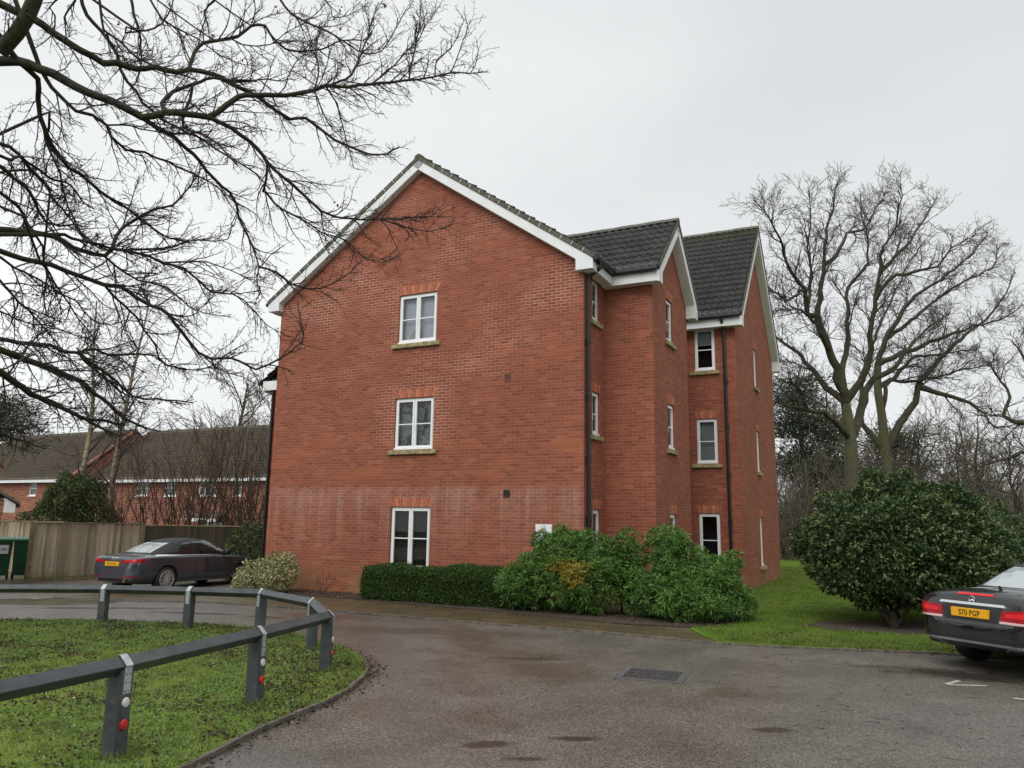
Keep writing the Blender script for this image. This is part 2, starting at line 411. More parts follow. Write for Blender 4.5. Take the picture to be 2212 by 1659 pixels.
# smoother blue-grey strip right in front of the camera
strip = t.mapr(t.math('ADD', y, t.math('MULTIPLY', x, 0.22)), 5.6, 6.5, 1.0, 0.0)
col = t.mix(t.math('MULTIPLY', strip, 0.55), col, (0.110, 0.115, 0.118))
wetmask = None
def blob(cx, cy, rx, ry, rot, k=0.5):
    mp = t.n('ShaderNodeMapping', vector_type='TEXTURE'); t.t.links.new(ob, mp.inputs['Vector'])
    mp.inputs['Location'].default_value = (cx, cy, 0); mp.inputs['Rotation'].default_value = (0, 0, math.radians(rot)); mp.inputs['Scale'].default_value = (rx, ry, 1000)
    ln = t.n('ShaderNodeVectorMath', operation='LENGTH'); t.t.links.new(mp.outputs[0], ln.inputs[0])
    d = t.math('ADD', ln.outputs['Value'], t.math('MULTIPLY', t.math('SUBTRACT', t.noise(ob, 2.6, 5.0, 0.65), 0.5), 1.7))
    return t.mapr(d, k, 1.05, 1.0, 0.0, True)
moss = None
for b in ((-0.55, 12.7, 0.45, 1.9, 12), (0.15, 11.2, 0.8, 0.55, 20), (0.6, 10.2, 0.75, 0.8, 0), (2.45, 9.05, 0.4, 0.35, 0), (-1.6, 13.6, 2.6, 0.5, -10), (-3.4, 15.4, 1.3, 0.5, -27)):
    m_ = blob(*b); moss = m_ if moss is None else t.math('MAXIMUM', moss, m_)
col = t.mix(t.math('MULTIPLY', moss, 0.52), col, (0.055, 0.035, 0.018))
olive = blob(0.25, 11.05, 0.75, 0.12, -4, 0.3)
col = t.mix(t.math('MULTIPLY', olive, 0.7), col, (0.022, 0.024, 0.010))
wet = None
for b in ((-8.3, 16.6, 2.3, 0.3, -6), (-9.6, 18.6, 0.9, 0.16, 0), (-6.0, 15.6, 1.2, 0.2, -10), (-4.6, 15.2, 0.55, 0.14, -20), (-2.75, 15.85, 0.75, 0.22, -25), (-0.15, 6.9, 0.26, 0.12, 10), (0.58, 7.1, 0.28, 0.1, 0), (2.42, 7.5, 0.24, 0.1, 0), (0.15, 6.5, 0.2, 0.08, 0), (6.0, 10.2, 1.8, 0.5, -25)):
    w_ = blob(*b, 0.35); wet = w_ if wet is None else t.math('MAXIMUM', wet, w_)
col = t.mix(t.math('MULTIPLY', wet, 0.75), col, (0.022, 0.018, 0.015))
# dirt gathering by the kerbs
t.base(col)
rough = t.mapr(big, 0.35, 0.7, 0.27, 0.50)
rough = t.math('SUBTRACT', rough, t.math('MULTIPLY', wet, 0.2), True)
t.p(Roughness=rough); t.bsdf.inputs['Specular IOR Level'].default_value = 0.55
t.bump(t.math('ADD', sp, t.math('MULTIPLY', speck, 0.6)), 0.55, 0.008)
M['asphalt'] = t.mat

# --- soil and grass floor
t = NT('mossy_turf'); ob = t.coord()
f1 = t.noise(ob, 2.2, 6.0, 0.7); f2 = t.noise(ob, 14.0, 5.0, 0.7); f3 = t.noise(ob, 45.0, 3.0, 0.7)
col = t.ramp(f2, [(0.25, (0.070, 0.105, 0.018)), (0.5, (0.145, 0.215, 0.034)), (0.75, (0.225, 0.300, 0.055))])
soil = t.math('MULTIPLY', t.mapr(f1, 0.48, 0.60), t.mapr(f2, 0.42, 0.58))
col = t.mix(t.math('MULTIPLY', soil, 0.85), col, (0.040, 0.027, 0.017))
col = t.mix(t.mapr(f3, 0.4, 0.7, 0.0, 0.5), col, (0.030, 0.030, 0.012))
t.base(col); t.p(Roughness=0.95); t.bsdf.inputs['Specular IOR Level'].default_value = 0.1; t.bump(f2, 0.8, 0.03)
M['turf'] = t.mat
t = NT('lawn_turf'); ob = t.coord()
f1 = t.noise(ob, 0.9, 5.0, 0.6); f2 = t.noise(ob, 22.0, 4.0, 0.7)
col = t.ramp(f1, [(0.3, (0.062, 0.120, 0.014)), (0.7, (0.120, 0.200, 0.024))])
col = t.mix(1.0, col, t.ramp(f2, [(0.3, (0.65, 0.68, 0.6)), (0.7, (1.2, 1.15, 1.1))]), 'MULTIPLY')
t.base(col); t.p(Roughness=0.95); t.bsdf.inputs['Specular IOR Level'].default_value = 0.1; t.bump(f2, 0.8, 0.03)
M['lawn'] = t.mat
M['soil'] = simple('bark_soil', (0.045, 0.030, 0.021), 0.95, var=0.7, scale=25)
M['far_ground'] = simple('leafy_ground', (0.055, 0.045, 0.022), 0.95, var=0.6, scale=1.5)
t = NT('wet_mossy_paving'); ob = t.coord(); x, y, z = t.sep(ob)
ht = TH
hx = t.math('ADD', t.math('MULTIPLY', t.math('SUBTRACT', x, PX), math.cos(ht)), t.math('MULTIPLY', t.math('SUBTRACT', y, PY), -math.sin(ht)))
hy = t.math('ADD', t.math('MULTIPLY', t.math('SUBTRACT', x, PX), math.sin(ht)), t.math('MULTIPLY', t.math('SUBTRACT', y, PY), math.cos(ht)))
br = t.n('ShaderNodeTexBrick', offset=0.5); t.t.links.new(t.comb(hx, hy, 0.0), br.inputs['Vector'])
for k, v in {'Scale': 1.0, 'Mortar Size': 0.011, 'Mortar Smooth': 0.3, 'Brick Width': 0.6, 'Row Height': 0.5, 'Bias': 0.0}.items(): br.inputs[k].default_value = v
br.inputs['Color1'].default_value = (0.130, 0.095, 0.050, 1); br.inputs['Color2'].default_value = (0.076, 0.057, 0.032, 1); br.inputs['Mortar'].default_value = (0.025, 0.02, 0.01, 1)
n1 = t.noise(ob, 2.4, 6.0, 0.7); n2 = t.noise(ob, 20, 4.0, 0.7)
col = t.mix(t.mapr(n1, 0.4, 0.62, 0.0, 0.8), br.outputs['Color'], (0.042, 0.034, 0.012))
col = t.mix(t.mapr(n2, 0.55, 0.7, 0.0, 0.5), col, (0.155, 0.120, 0.062))
t.base(col); t.p(Roughness=t.mapr(n1, 0.3, 0.7, 0.30, 0.6)); t.bump(n2, 0.3, 0.01)
M['paving'] = t.mat
M['kerb'] = simple('concrete_edging', (0.105, 0.090, 0.070), 0.85, var=0.45, scale=9)

ground_sheet('ground', -160, 160, -40, 260, 60, 60, -0.06, M['far_ground'])
ground_sheet('car_park', -34, 26, -8, 30, 61, 39, 0.0, M['asphalt'])

# pavement in front of the block, planting bed, lawn, kerbs (block axes: x to the right, y into the depth)
def bpoly(pts): return [bw(a, b) for a, b in pts]
tag(poly_sheet('pavement', bpoly([(-12.5, -3.42), (-8, -3.36), (-5, -3.25), (-1, -3.3), (1.2, -3.25), (3.7, -3.42), (3.55, -2.2), (1.6, -2.05), (-0.6, -1.62), (-5.2, -1.2), (-9.2, -1.25), (-12.5, -0.2)]), 0.012, M['paving'], 0.03, 3), kind='structure')
tag(poly_sheet('planting_bed', bpoly([(2.9, -1.75), (1.6, -2.1), (-0.6, -1.7), (-5.2, -1.22), (-9.1, -1.2), (-9.1, 0.05), (0.02, 0.05), (0.02, 1.5), (1.25, 1.5), (1.25, 5), (2.7, 2.4), (3.45, -0.2), (3.25, -1.3)]), 0.035, M['soil'], 0.05), kind='structure')
LAWN = bpoly([(3.55, -3.38), (2.8, -2.1), (2.6, 1.0), (1.0, 4.8), (0.0, 6.3), (0.0, 30), (-6, 42), (24, 46), (30, 10), (26, -3), (14, -2.75), (6.7, -2.6), (5.2, -3.1)])
tag(poly_sheet('bare_soil', [(7.35 + 2.0 * math.cos(a * .2618) * (1 + .12 * math.sin(a * 2.3)), 14.75 + .95 * math.sin(a * .2618) * (1 + .12 * math.sin(a * 3.1))) for a in range(24)], 0.036, M['soil']), kind='structure')
tag(poly_sheet('lawn', LAWN, 0.03, M['lawn'], 0.06), kind='structure')
def kerb(name, pts, w, z, step=0.9):
    mb = MB(); rng = random.Random(5)
    P = [Vector((p[0], p[1], 0)) for p in pts]
    for a, b in zip(P[:-1], P[1:]):
        n = max(1, round((b - a).length / step))
        for i in range(n):
            p = a.lerp(b, i / n); q = a.lerp(b, (i + 1) / n); d = (q - p).normalized(); s = Vector((-d.y, d.x, 0)) * w * .5
            q = q - d * .004; zz = z + rng.uniform(-.004, .004)
            g0 = float(gz(p.x, p.y)); g1 = float(gz(q.x, q.y))
            lo = [(p + s), (q + s), (q - s), (p - s)]
            mb.add([(v.x, v.y, (g0, g1, g1, g0)[k] - .05) for k, v in enumerate(lo)] + [(v.x, v.y, (g0, g1, g1, g0)[k] + zz) for k, v in enumerate(lo)],
                   [(3, 2, 1, 0), (4, 5, 6, 7), (0, 1, 5, 4), (1, 2, 6, 5), (2, 3, 7, 6), (3, 0, 4, 7)])
    return tag(mb.build(name, M['kerb'], None), kind='structure')
kerb('pavement_kerb', bpoly([(-12.5, -3.46), (-8, -3.40), (-5, -3.29), (-1, -3.34), (1.2, -3.29), (3.75, -3.46), (5.2, -3.14), (6.7, -2.64), (14, -2.79), (26, -3.04)]), 0.07, 0.032)
ISL = [(-3.6, 2.0), (-2.85, 4.4), (-2.32, 6.16), (-2.11, 7.24), (-1.84, 8.1), (-1.70, 8.88), (-1.68, 9.5), (-1.72, 10.0), (-1.83, 10.45), (-2.01, 10.89), (-2.32, 11.42), (-2.68, 11.9), (-3.28, 12.62), (-3.9, 13.15), (-4.63, 13.55), (-5.4, 13.78), (-6.13, 13.88), (-7.62, 14.05), (-8.7, 13.9), (-12, 13.3), (-18, 12), (-18, 2)]
tag(poly_sheet('grass_island', [(p[0], p[1]) for p in ISL], 0.045, M['turf'], 0.05), kind='structure')
kerb('island_kerb', ISL[:20], 0.05, 0.046, 0.6)
mk = simple('worn_road_paint', (0.36, 0.34, 0.30), 0.7, var=0.35, scale=30)
def marking(pts, w=0.08):
    mb = MB()
    for a, b in zip(pts[:-1], pts[1:]):
        a = Vector(a); b = Vector(b); d = (b - a).normalized(); s = Vector((-d.y, d.x)) * w / 2
        q = [a + s, a - s, b - s, b + s]; mb.quad(*[(p.x, p.y, float(gz(p.x, p.y)) + .006) for p in q])
    tag(mb.build('parking_bay_marking', mk, None), kind='structure')
marking([(5.17, 9.67), (5.62, 9.64)], 0.06); marking([(5.18, 9.70), (5.46, 9.93)], 0.06); marking([(5.50, 8.96), (6.2, 8.75)], 0.07)
marking([(-9.2, 18.6), (-8.5, 18.4)], 0.09); marking([(-9.9, 18.9), (-11.6, 19.6)], 0.09)

# ================================================================== APARTMENT BLOCK (local x right along the gable wall, y into the depth)
B = empty('apartment_building', (PX, PY, 0), -TH, 'three storey red brick apartment block with white gable boards and two tiled cross gables', 'building')
W = 9.09
fy = lambda y0: (lambda a, d, z: (a, y0 + d, z))       # faces the camera side (-y)
fx = lambda x0: (lambda a, d, z: (x0 - d, a, z))       # faces right (+x)
walls = MB()
def wall(Mf, a0, a1, z0, z1, holes=(), rev=0.11):
    As = sorted({a0, a1, *[h[0] for h in holes], *[h[1] for h in holes]}); Zs = sorted({z0, z1, *[h[2] for h in holes], *[h[3] for h in holes]})
    for i in range(len(As) - 1):
        for j in range(len(Zs) - 1):
            ca, cz = (As[i] + As[i + 1]) / 2, (Zs[j] + Zs[j + 1]) / 2
            if any(h[0] < ca < h[1] and h[2] < cz < h[3] for h in holes): continue
            walls.quad(Mf(As[i], 0, Zs[j]), Mf(As[i + 1], 0, Zs[j]), Mf(As[i + 1], 0, Zs[j + 1]), Mf(As[i], 0, Zs[j + 1]))
    for h in holes:
        for (p, q) in (((h[0], h[2]), (h[1], h[2])), ((h[1], h[2]), (h[1], h[3])), ((h[1], h[3]), (h[0], h[3])), ((h[0], h[3]), (h[0], h[2]))):
            walls.quad(Mf(p[0], 0, p[1]), Mf(p[0], rev, p[1]), Mf(q[0], rev, q[1]), Mf(q[0], 0, q[1]))
ZT = (2.142, 4.842, 7.542); ZB = (0.653, 3.55, 6.259)
front_h = [(-5.09, -3.94, ZB[i], ZT[i]) for i in range(3)]
side_h = [(0.56, 1.03, (0.92, 3.82, 6.525)[i], (2.125, 4.825, 7.525)[i]) for i in range(3)]
w1_h = [(2.63, 3.20, (0.753, 3.65, 6.36)[i], (2.064, 4.764, 7.464)[i]) for i in range(3)]
w2f_h = [(1.0, 1.60, ZB[i], ZT[i] - (.02 if i == 2 else 0)) for i in range(3)]
w2_h = [(9.44, 9.95, (0.60, 3.5, 6.22)[i], (2.09, 4.80, 7.49)[i]) for i in range(3)]
V1, G1, P1, V2, G2, P2 = 1.4314, 3.2719, 1.2031, 6.3962, 7.0216, 2.1907
EZ = 7.62
wall(fy(0), -W, 0, -0.3, EZ, front_h)
wall(fx(0), 0, V1, -0.3, EZ, side_h)
wall(fy(V1), 0, P1, -0.3, EZ); wall(fx(P1), V1, V1 + G1, -0.3, EZ, w1_h)
wall(fy(V1 + G1), 0, P1, -0.3, EZ); wall(fx(0), V1 + G1, V2, -0.3, EZ)
wall(fy(V2), 0, P2, -0.3, EZ, w2f_h); wall(fx(P2), V2, V2 + G2, -0.3, EZ, w2_h)
wall(fy(V2 + G2), -W, P2, -0.3, EZ); wall(fx(-W), 0, V2 + G2, -0.3, EZ)
RX, RZ, EDZ = -4.55, 11.2, 7.80                         # main ridge and eaves
SL = (RZ - EDZ) / 4.9
def gable(Mf, a0, a1, za, drop=0.12):
    walls.add([Mf(a0, 0, EZ), Mf(a1, 0, EZ), Mf(a1, 0, EZ + .1), Mf((a0 + a1) / 2, 0, za - drop), Mf(a0, 0, EZ + .1)], [(0, 1, 2, 3, 4)])
gable(fy(0), -W, 0, RZ)
Y1R, Z1R, Y2R, Z2R = V1 + G1 / 2, 9.62, V2 + G2 / 2, 11.7
gable(fx(P1), V1, V1 + G1, Z1R); gable(fx(P2), V2, V2 + G2, Z2R); gable(fy(V2 + G2), -W, 0, RZ)
# lower rear wing showing at the left of the gable wall
wall(fy(1.5), -10.63, -W, -0.3, 5.9); wall(fx(-10.63), 1.5, 9, -0.3, 5.9)
walls.quad((-10.63, 1.5, 5.9), (-W, 1.5, 5.9), (-W, 1.5, 7.0), (-10.63, 1.5, 5.95))
walls.build('wall', M['brick'], B, recalc=False)

# -------- roof tiles
def tile_slope(P0, A, S, LA, LS, seed=0, gauge=0.33, tw=0.21, amp=0.056, th=0.055):
    A = np.array(A, float); S = np.array(S, float); Nn = np.cross(A, S)
    if Nn[2] < 0: Nn = -Nn
    prof = np.array([0, .02, .25, .8, 1.0, .8, .25, .02]); ns = len(prof)
    nt = int(np.ceil(LA / tw)); ua = np.minimum(np.arange(nt * ns + 1) * (tw / ns), LA)
    hp = np.tile(prof, nt + 1)[:len(ua)] * amp
    rng = np.random.default_rng(seed); nc = int(np.ceil(LS / gauge))
    jit = rng.normal(0, .0035, (nc, nt + 1)); col = np.minimum(np.arange(len(ua)) // ns, nt)
    rows, hs = [], []
    for c in range(nc):
        b0, b1 = c * gauge, min((c + 1) * gauge, LS)
        if c == 0: rows.append(b0); hs.append(hp * 0 - .03)
        rows.append(b0 - .015); hs.append(hp + th + jit[c][col]); rows.append(b1 + .035); hs.append(hp * .9 + jit[c][col] * .3)
    rows = np.array(rows); H = np.array(hs)
    V = np.array(P0, float) + ua[None, :, None] * A + rows[:, None, None] * S + H[:, :, None] * Nn
    i = np.arange(V.shape[0] * V.shape[1]).reshape(V.shape[:2])
    return V.reshape(-1, 3), np.stack([i[:-1, :-1], i[:-1, 1:], i[1:, 1:], i[1:, :-1]], -1).reshape(-1, 4)
def merge(parts):
    V, F, b = [], [], 0
    for v, f in parts: V.append(v); F.append(f + b); b += len(v)
    return np.concatenate(V), np.concatenate(F)
def upv(dx, dz): n = math.hypot(dx, dz); return dx / n, dz / n, n
tiles = []
OH = 0.18
c_, s_, _ = upv(1, SL)
def main_strip(y0, y1, xe, side):
    d = abs(RX - xe); ze = RZ - SL * d; L = math.hypot(d, RZ - ze)
    tiles.append(tile_slope((xe, y0, ze), (0, 1, 0), ((-c_ if side > 0 else c_), 0, s_), y1 - y0, L, seed=int(y0 * 10) % 7))
main_strip(-OH, 1.12, .35, 1); main_strip(1.12, 5.0, 0.0, 1); main_strip(5.0, 6.1, .35, 1); main_strip(6.1, 13.6, 0, 1)
main_strip(-OH, 13.6, -9.45, -1)
def wing_roof(yr, zr, half, xg, x_in, seed):
    ye = half + .30; ze = 7.80; sl = (zr - ze) / ye; c, s, L = upv(ye, zr - ze)
    tiles.append(tile_slope((x_in, yr - ye, ze), (1, 0, 0), (0, c, s), xg - x_in, L, seed))
    tiles.append(tile_slope((x_in, yr + ye, ze), (1, 0, 0), (0, -c, s), xg - x_in, L, seed + 1))
    return sl
s1 = wing_roof(Y1R, Z1R, G1 / 2, P1 + .25, -2.4, 3); s2 = wing_roof(Y2R, Z2R, G2 / 2, P2 + .25, -4.6, 5)
tiles.append(tile_slope((-11.0, 1.30, 5.86), (0, 1, 0), (c_, 0, s_), 7, 2.35, 9))
V, F = merge(tiles)
link('roof', np_mesh('roof', V, F), B, M['tile'])
# ridge tiles, verges
rt = MB()
def ridge(p, q, r=0.105):
    p, q = Vector(p), Vector(q); n = max(1, round((q - p).length / .42)); d = (q - p) / n; h = Vector((0, 0, 1)); s = d.normalized().cross(h)
    for i in range(n):
        a, b = p + d * i, p + d * (i + 1.02); prof = []
        for k in range(7):
            t_ = math.pi * k / 6; rr = r * (1.0 + (.06 if i % 2 else 0)); prof.append(a + s * math.cos(t_) * rr * 1.15 + h * (math.sin(t_) * rr - .03))
        rt.prism(prof, b - a)
for ra, rb_ in (((RX, -OH - .02, RZ + .02), (RX, 13.6, RZ + .02)), ((P1 + .27, Y1R, Z1R + .02), (-2.2, Y1R, Z1R + .02)), ((P2 + .27, Y2R, Z2R + .02), (-4.6, Y2R, Z2R + .02))):
    rt = MB(); ridge(ra, rb_); rt.build('ridge_tiles', M['ridge'], B)
vg, bb, so = MB(), MB(), MB()
def verge(Mf, a_e, z_e, a_r, z_r, out, boxw):
    """bargeboard, mortar bed and undercloak on one slope of a gable; Mf(a, d, z), d<0 is outside"""
    da, dz = a_r - a_e, z_r - z_e; L = math.hypot(da, dz); ta, tz = da / L, dz / L; na, nz = (-tz, ta) if ta > 0 else (tz, -ta)
    def at(s, h, d): return Mf(a_e + ta * s + na * h, d, z_e + tz * s + nz * h)
    def slab(mb, s0, s1, h0, h1, d0, d1):
        mb.prism([at(s0, h0, d0), at(s1, h0, d0), at(s1, h1, d0), at(s0, h1, d0)], Vector(Mf(0, d1, 0)) - Vector(Mf(0, d0, 0)))
    slab(vg, 0, L, -.055, .045, -out - .02, -out + (.05 if boxw > .35 else .012))           # tile ends bedded in mortar
    slab(bb, 0.05, L - .001, -.272, -.062, -out + .0, -out + .028)  # bargeboard
    slab(so, 0.15, L, -.282, -.25, -out + .03, 0)                 # soffit under the overhang
    n = int(L / .335)
    if boxw > .35:
        for i in range(1, n): cl_ = MB(); slab(cl_, i * .335, i * .335 + .011, -.05, .050, -out - .026, -out - .018); cl_.build('verge_clip', M['upvc'], B)
verge(fy(0), .35, EDZ, RX, RZ, OH, .4); verge(fy(0), -9.45, EDZ, RX, RZ, OH, .4)
for (yr, zr, half, xf) in ((Y1R, Z1R, G1 / 2, P1), (Y2R, Z2R, G2 / 2, P2)):
    verge(fx(xf), yr - half - .3, 7.8, yr, zr, .25, .3); verge(fx(xf), yr + half + .3, 7.8, yr, zr, .25, .3)
# cut-off boxes at the feet of the gables
def boxend(Mf, a0, a1, z0, z1, zs, out):
    bb.prism([Mf(a0, -out - .004, z0), Mf(a1, -out - .004, z0), Mf(a1, -out - .004, z1), Mf(a0, -out - .004, zs)], Vector(Mf(0, 0, 0)) - Vector(Mf(0, -out, 0)))
boxend(fy(0), -.12, .30, 7.52, 7.74, 8.02, OH); boxend(fy(0), -W + .06, -9.42, 7.54, 7.74, 7.98, OH)
boxend(fx(P1), V1 + G1 - .06, V1 + G1 + .27, 7.40, 7.70, 7.96, .25); boxend(fx(P1), V1 + .03, V1 - .27, 7.46, 7.72, 7.9, .25)
boxend(fx(P2), V2 + G2 - .06, V2 + G2 + .27, 7.40, 7.70, 7.96, .25); boxend(fx(P2), V2 + .03, V2 - .27, 7.46, 7.72, 7.9, .25)
# eaves: fascia and soffit
def eave(lo, hi): bb.box(lo, hi)
eave((.03, .0, 7.50), (.30, 1.13, 7.70)); eave((.03, V1 - .29, 7.47), (P1 + .20, V1 - .01, 7.70)); eave((.03, 4.72, 7.47), (P1 + .2, 4.98, 7.7))
eave((.03, 5.0, 7.50), (.30, 6.1, 7.70)); eave((.03, V2 - .29, 7.47), (P2 + .20, V2 - .01, 7.70)); eave((.03, V2 + G2 + .01, 7.47), (P2 + .2, V2 + G2 + .27, 7.7)); eave((-9.40, .01, 7.52), (-W - .01, 13.5, 7.72))
eave((-10.95, 1.36, 5.60), (-10.64, 8.5, 5.80)); eave((-10.9, 1.33, 5.62), (-10.35, 1.36, 5.9))
bb.build('bargeboards', M['board'], B); so.build('soffit', M['board'], B); vg.build('verge_mortar', M['verge'], B)
# gutters and downpipes
def gutter(p, q, r=.058):
    mb = MB(); mb.tube([p, q], r, 10); p, q = Vector(p), Vector(q); n = int((q - p).length / .8)
    for i in range(n + 1):
        c = p.lerp(q, (i + .3) / (n + 1)); d = (q - p).normalized() * .03; mb.tube([c - d, c + d], r * 1.16, 10)
    mb.build('gutter', M['black'], B)
gutter((.37, -OH - .02, 7.76), (.37, 1.10, 7.76)); gutter((.36, V1 - .36, 7.75), (P1 + .22, V1 - .36, 7.75)); gutter((.36, V2 - .36, 7.75), (P2 + .22, V2 - .36, 7.75)); gutter((-9.5, -OH + .02, 7.76), (-9.5, 13, 7.76)); gutter((-11.03, 1.3, 5.84), (-11.03, 8, 5.84))
def downpipe(path, r=.046, collars=(1.9, 3.2, 4.6, 5.9)):
    mb = MB(); mb.tube(path, r, 12); x, y, _ = path[-1]
    for z in collars: mb.tube([(x, y, z - .05), (x, y, z + .05)], r * 1.28, 12); mb.tube([(x, y, z + .045), (x, y, z + .06)], r * 1.5, 12)
    mb.build('downpipe', M['black'], B, smooth=False)
downpipe([(.37, .10, 7.73), (.37, .12, 7.6), (.08, .14, 7.42), (.07, .14, 7.2), (.07, .14, .02)])
downpipe([(1.88, V2 - .36, 7.72), (1.88, V2 - .34, 7.62), (1.88, V2 - .09, 7.46), (1.88, V2 - .07, 7.25), (1.90, V2 - .07, .02)])
downpipe([(-11.0, 1.40, 5.80), (-10.95, 1.40, 5.72), (-10.56, 1.42, 5.5), (-10.55, 1.42, 5.3), (-10.55, 1.42, -.1)])

# -------- windows
def flat_mat(name, col, rough=.8): return simple(name, col, rough)
M['slat'] = simple('dark_blind_slats', (0.060, 0.052, 0.040), .6)
M['pale_blind'] = simple('pale_blind', (0.42, 0.46, 0.44), .7, var=.1)
M['lilac'] = simple('lilac_blind', (0.84, 0.82, 0.92), .8, var=.05, scale=3)
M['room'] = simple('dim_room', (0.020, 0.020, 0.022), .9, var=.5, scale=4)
M['shade'] = simple('white_lamp_shade', (0.62, 0.66, 0.66), .7)
t = NT('lace_curtain'); ob = t.coord()
f = t.noise(ob, 9.0, 6.0, .75); f2 = t.noise(ob, 2.6, 2.0)
t.base(t.ramp(t.math('ADD', t.math('MULTIPLY', f, .6), t.math('MULTIPLY', f2, .45)), [(.46, (0.020, 0.021, 0.021)), (.56, (0.42, 0.44, 0.44))])); t.p(Roughness=.9)
M['lace'] = t.mat
wcache = {}
def window(Mf, a0, a1, z0, z1, blind, sill=True, arch=True, casements=1, key=None):
    fr = MB(); e = .008
    def bar(A0, A1, Z0, Z1, d0, d1): fr.box((A0, d0, Z0), (A1, d1, Z1), Mf)
    A0, A1, Z0, Z1 = a0 + e, a1 - e, z0 + .012, z1 - e; o = .052; d0, d1 = .045, .105
    bar(A0, A1, Z0, Z0 + o, d0, d1); bar(A0, A1, Z1 - o, Z1, d0, d1); bar(A0, A0 + o, Z0 + o, Z1 - o, d0, d1); bar(A1 - o, A1, Z0 + o, Z1 - o, d0, d1)
    bar(A0 - .004, A1 + .004, Z0 - .012, Z0 + .03, .0, .044)
    splits = np.linspace(A0 + o * .55, A1 - o * .55, casements + 1); panes = MB()
    for i in range(casements):
        c0, c1 = splits[i] + .004, splits[i + 1] - .004; y0, y1 = Z0 + o * .6, Z1 - o * .6; s = .054
        bar(c0, c1, y0, y0 + s, .03, .088); bar(c0, c1, y1 - s, y1, .03, .088); bar(c0, c0 + s, y0 + s, y1 - s, .03, .088); bar(c1 - s, c1, y0 + s, y1 - s, .03, .088)
        zm = (y0 + y1) / 2 - .01; bar(c0 + s, c1 - s, zm - .013, zm + .013, .05, .078)
        panes.quad(Mf(c0 + s, .066, y0 + s), Mf(c1 - s, .066, y0 + s), Mf(c1 - s, .066, y1 - s), Mf(c0 + s, .066, y1 - s))
        if i == casements - 1:
            fr.box((c0 + s * .3, .012, zm - .16), (c0 + s * .6, .03, zm - .02), Mf)
    w = fr.build('window', M['upvc'], B)
    panes.build('pane', M['glass'], w, recalc=False)
    bl = MB(); room = MB()
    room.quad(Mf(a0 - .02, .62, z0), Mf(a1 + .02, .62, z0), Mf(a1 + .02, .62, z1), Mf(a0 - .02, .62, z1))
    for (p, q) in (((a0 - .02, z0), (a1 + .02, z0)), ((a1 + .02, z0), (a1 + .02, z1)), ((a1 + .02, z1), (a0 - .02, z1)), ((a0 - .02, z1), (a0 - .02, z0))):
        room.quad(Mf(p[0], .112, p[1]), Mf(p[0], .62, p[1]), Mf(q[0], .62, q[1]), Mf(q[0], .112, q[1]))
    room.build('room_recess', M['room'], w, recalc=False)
    if blind == 'slats':
        z = z0 + .06; rr = random.Random(3)
        while z < z1 - .05:
            t_ = rr.uniform(-.003, .003); bl.add([Mf(a0 + .05, .17, z + t_), Mf(a1 - .05, .17, z + t_), Mf(a1 - .05, .190, z + .022), Mf(a0 + .05, .190, z + .022)], [(0, 1, 2, 3)]); z += .036
        bl.build('blind', M['slat'], w, recalc=False)
    elif blind in ('lilac', 'lace', 'pale_blind'):
        bl.quad(Mf(a0, .2, z0), Mf(a1, .2, z0), Mf(a1, .2, z1), Mf(a0, .2, z1)); bl.build('curtain' if blind == 'lace' else 'blind', M[blind], w, recalc=False)
        if blind == 'lilac':
            lm = MB(); am = (a0 + a1) / 2 - .12
            prof = [Mf(am + .18 * math.cos(k * math.pi / 8), .15, z0 + .12 + .26 * math.sin(k * math.pi / 8)) for k in range(9)]
            lm.prism(prof, Vector(Mf(0, .04, 0)) - Vector(Mf(0, 0, 0))); lm.build('lamp_shade', M['shade'], w)
    elif blind == 'half':
        bl.quad(Mf(a0, .2, z1 - .48), Mf(a1, .2, z1 - .48), Mf(a1, .2, z1), Mf(a0, .2, z1)); bl.build('blind', M['pale_blind'], w, recalc=False)
    elif blind == 'drape':
        bl.quad(Mf(a0, .2, z0), Mf(a0 + (a1 - a0) * .45, .2, z0), Mf(a0 + (a1 - a0) * .45, .2, z1), Mf(a0, .2, z1)); bl.build('curtain', M['pale_blind'], w, recalc=False)
    if sill:
        sm = MB(); n = 1
        sm.prism([Mf(a0 - .15, -.07, z0 - .125), Mf(a0 - .15, .09, z0 - .125), Mf(a0 - .15, .09, z0 - .004), Mf(a0 - .15, -.07, z0 - .02)], Vector(Mf(a1 - a0 + .27, 0, 0)) - Vector(Mf(0, 0, 0)))
        sm.build('sill', M['sill'], w, bevel=.008)
    if arch:
        am = MB(); n = max(4, round((a1 - a0) / .078)); zb, zt = z1 + .004, z1 + .225; sp = .10 if a1 - a0 > .8 else .07
        for i in range(n):
            f0, f1 = i / n, (i + 1) / n; g = .006 / (a1 - a0)
            def X(f, z): return (a0 + (a1 - a0) * f) + (f - .5) * 2 * sp * (z - zb) / (zt - zb)
            am.m = i % 3
            am.prism([Mf(X(f0 + g, zb), -.004, zb), Mf(X(f1 - g, zb), -.004, zb), Mf(X(f1 - g, zt), -.004, zt), Mf(X(f0 + g, zt), -.004, zt)], Vector(Mf(0, .05, 0)) - Vector(Mf(0, 0, 0)))
        am.m = 3
        am.prism([Mf(a0, -.0015, zb), Mf(a1, -.0015, zb), Mf(a1 + sp, -.0015, zt), Mf(a0 - sp, -.0015, zt)], Vector(Mf(0, .04, 0)) - Vector(Mf(0, 0, 0)))
        am.build('brick_arch', [M['arch'], M['arch2'], M['arch3'], M['mortar']], w)
    return w
M['arch2'] = simple('arch_brick_deep', (0.34, 0.085, 0.042), 0.85, var=0.3, scale=16)
M['arch3'] = simple('arch_brick_pale', (0.46, 0.15, 0.07), 0.85, var=0.3, scale=16)
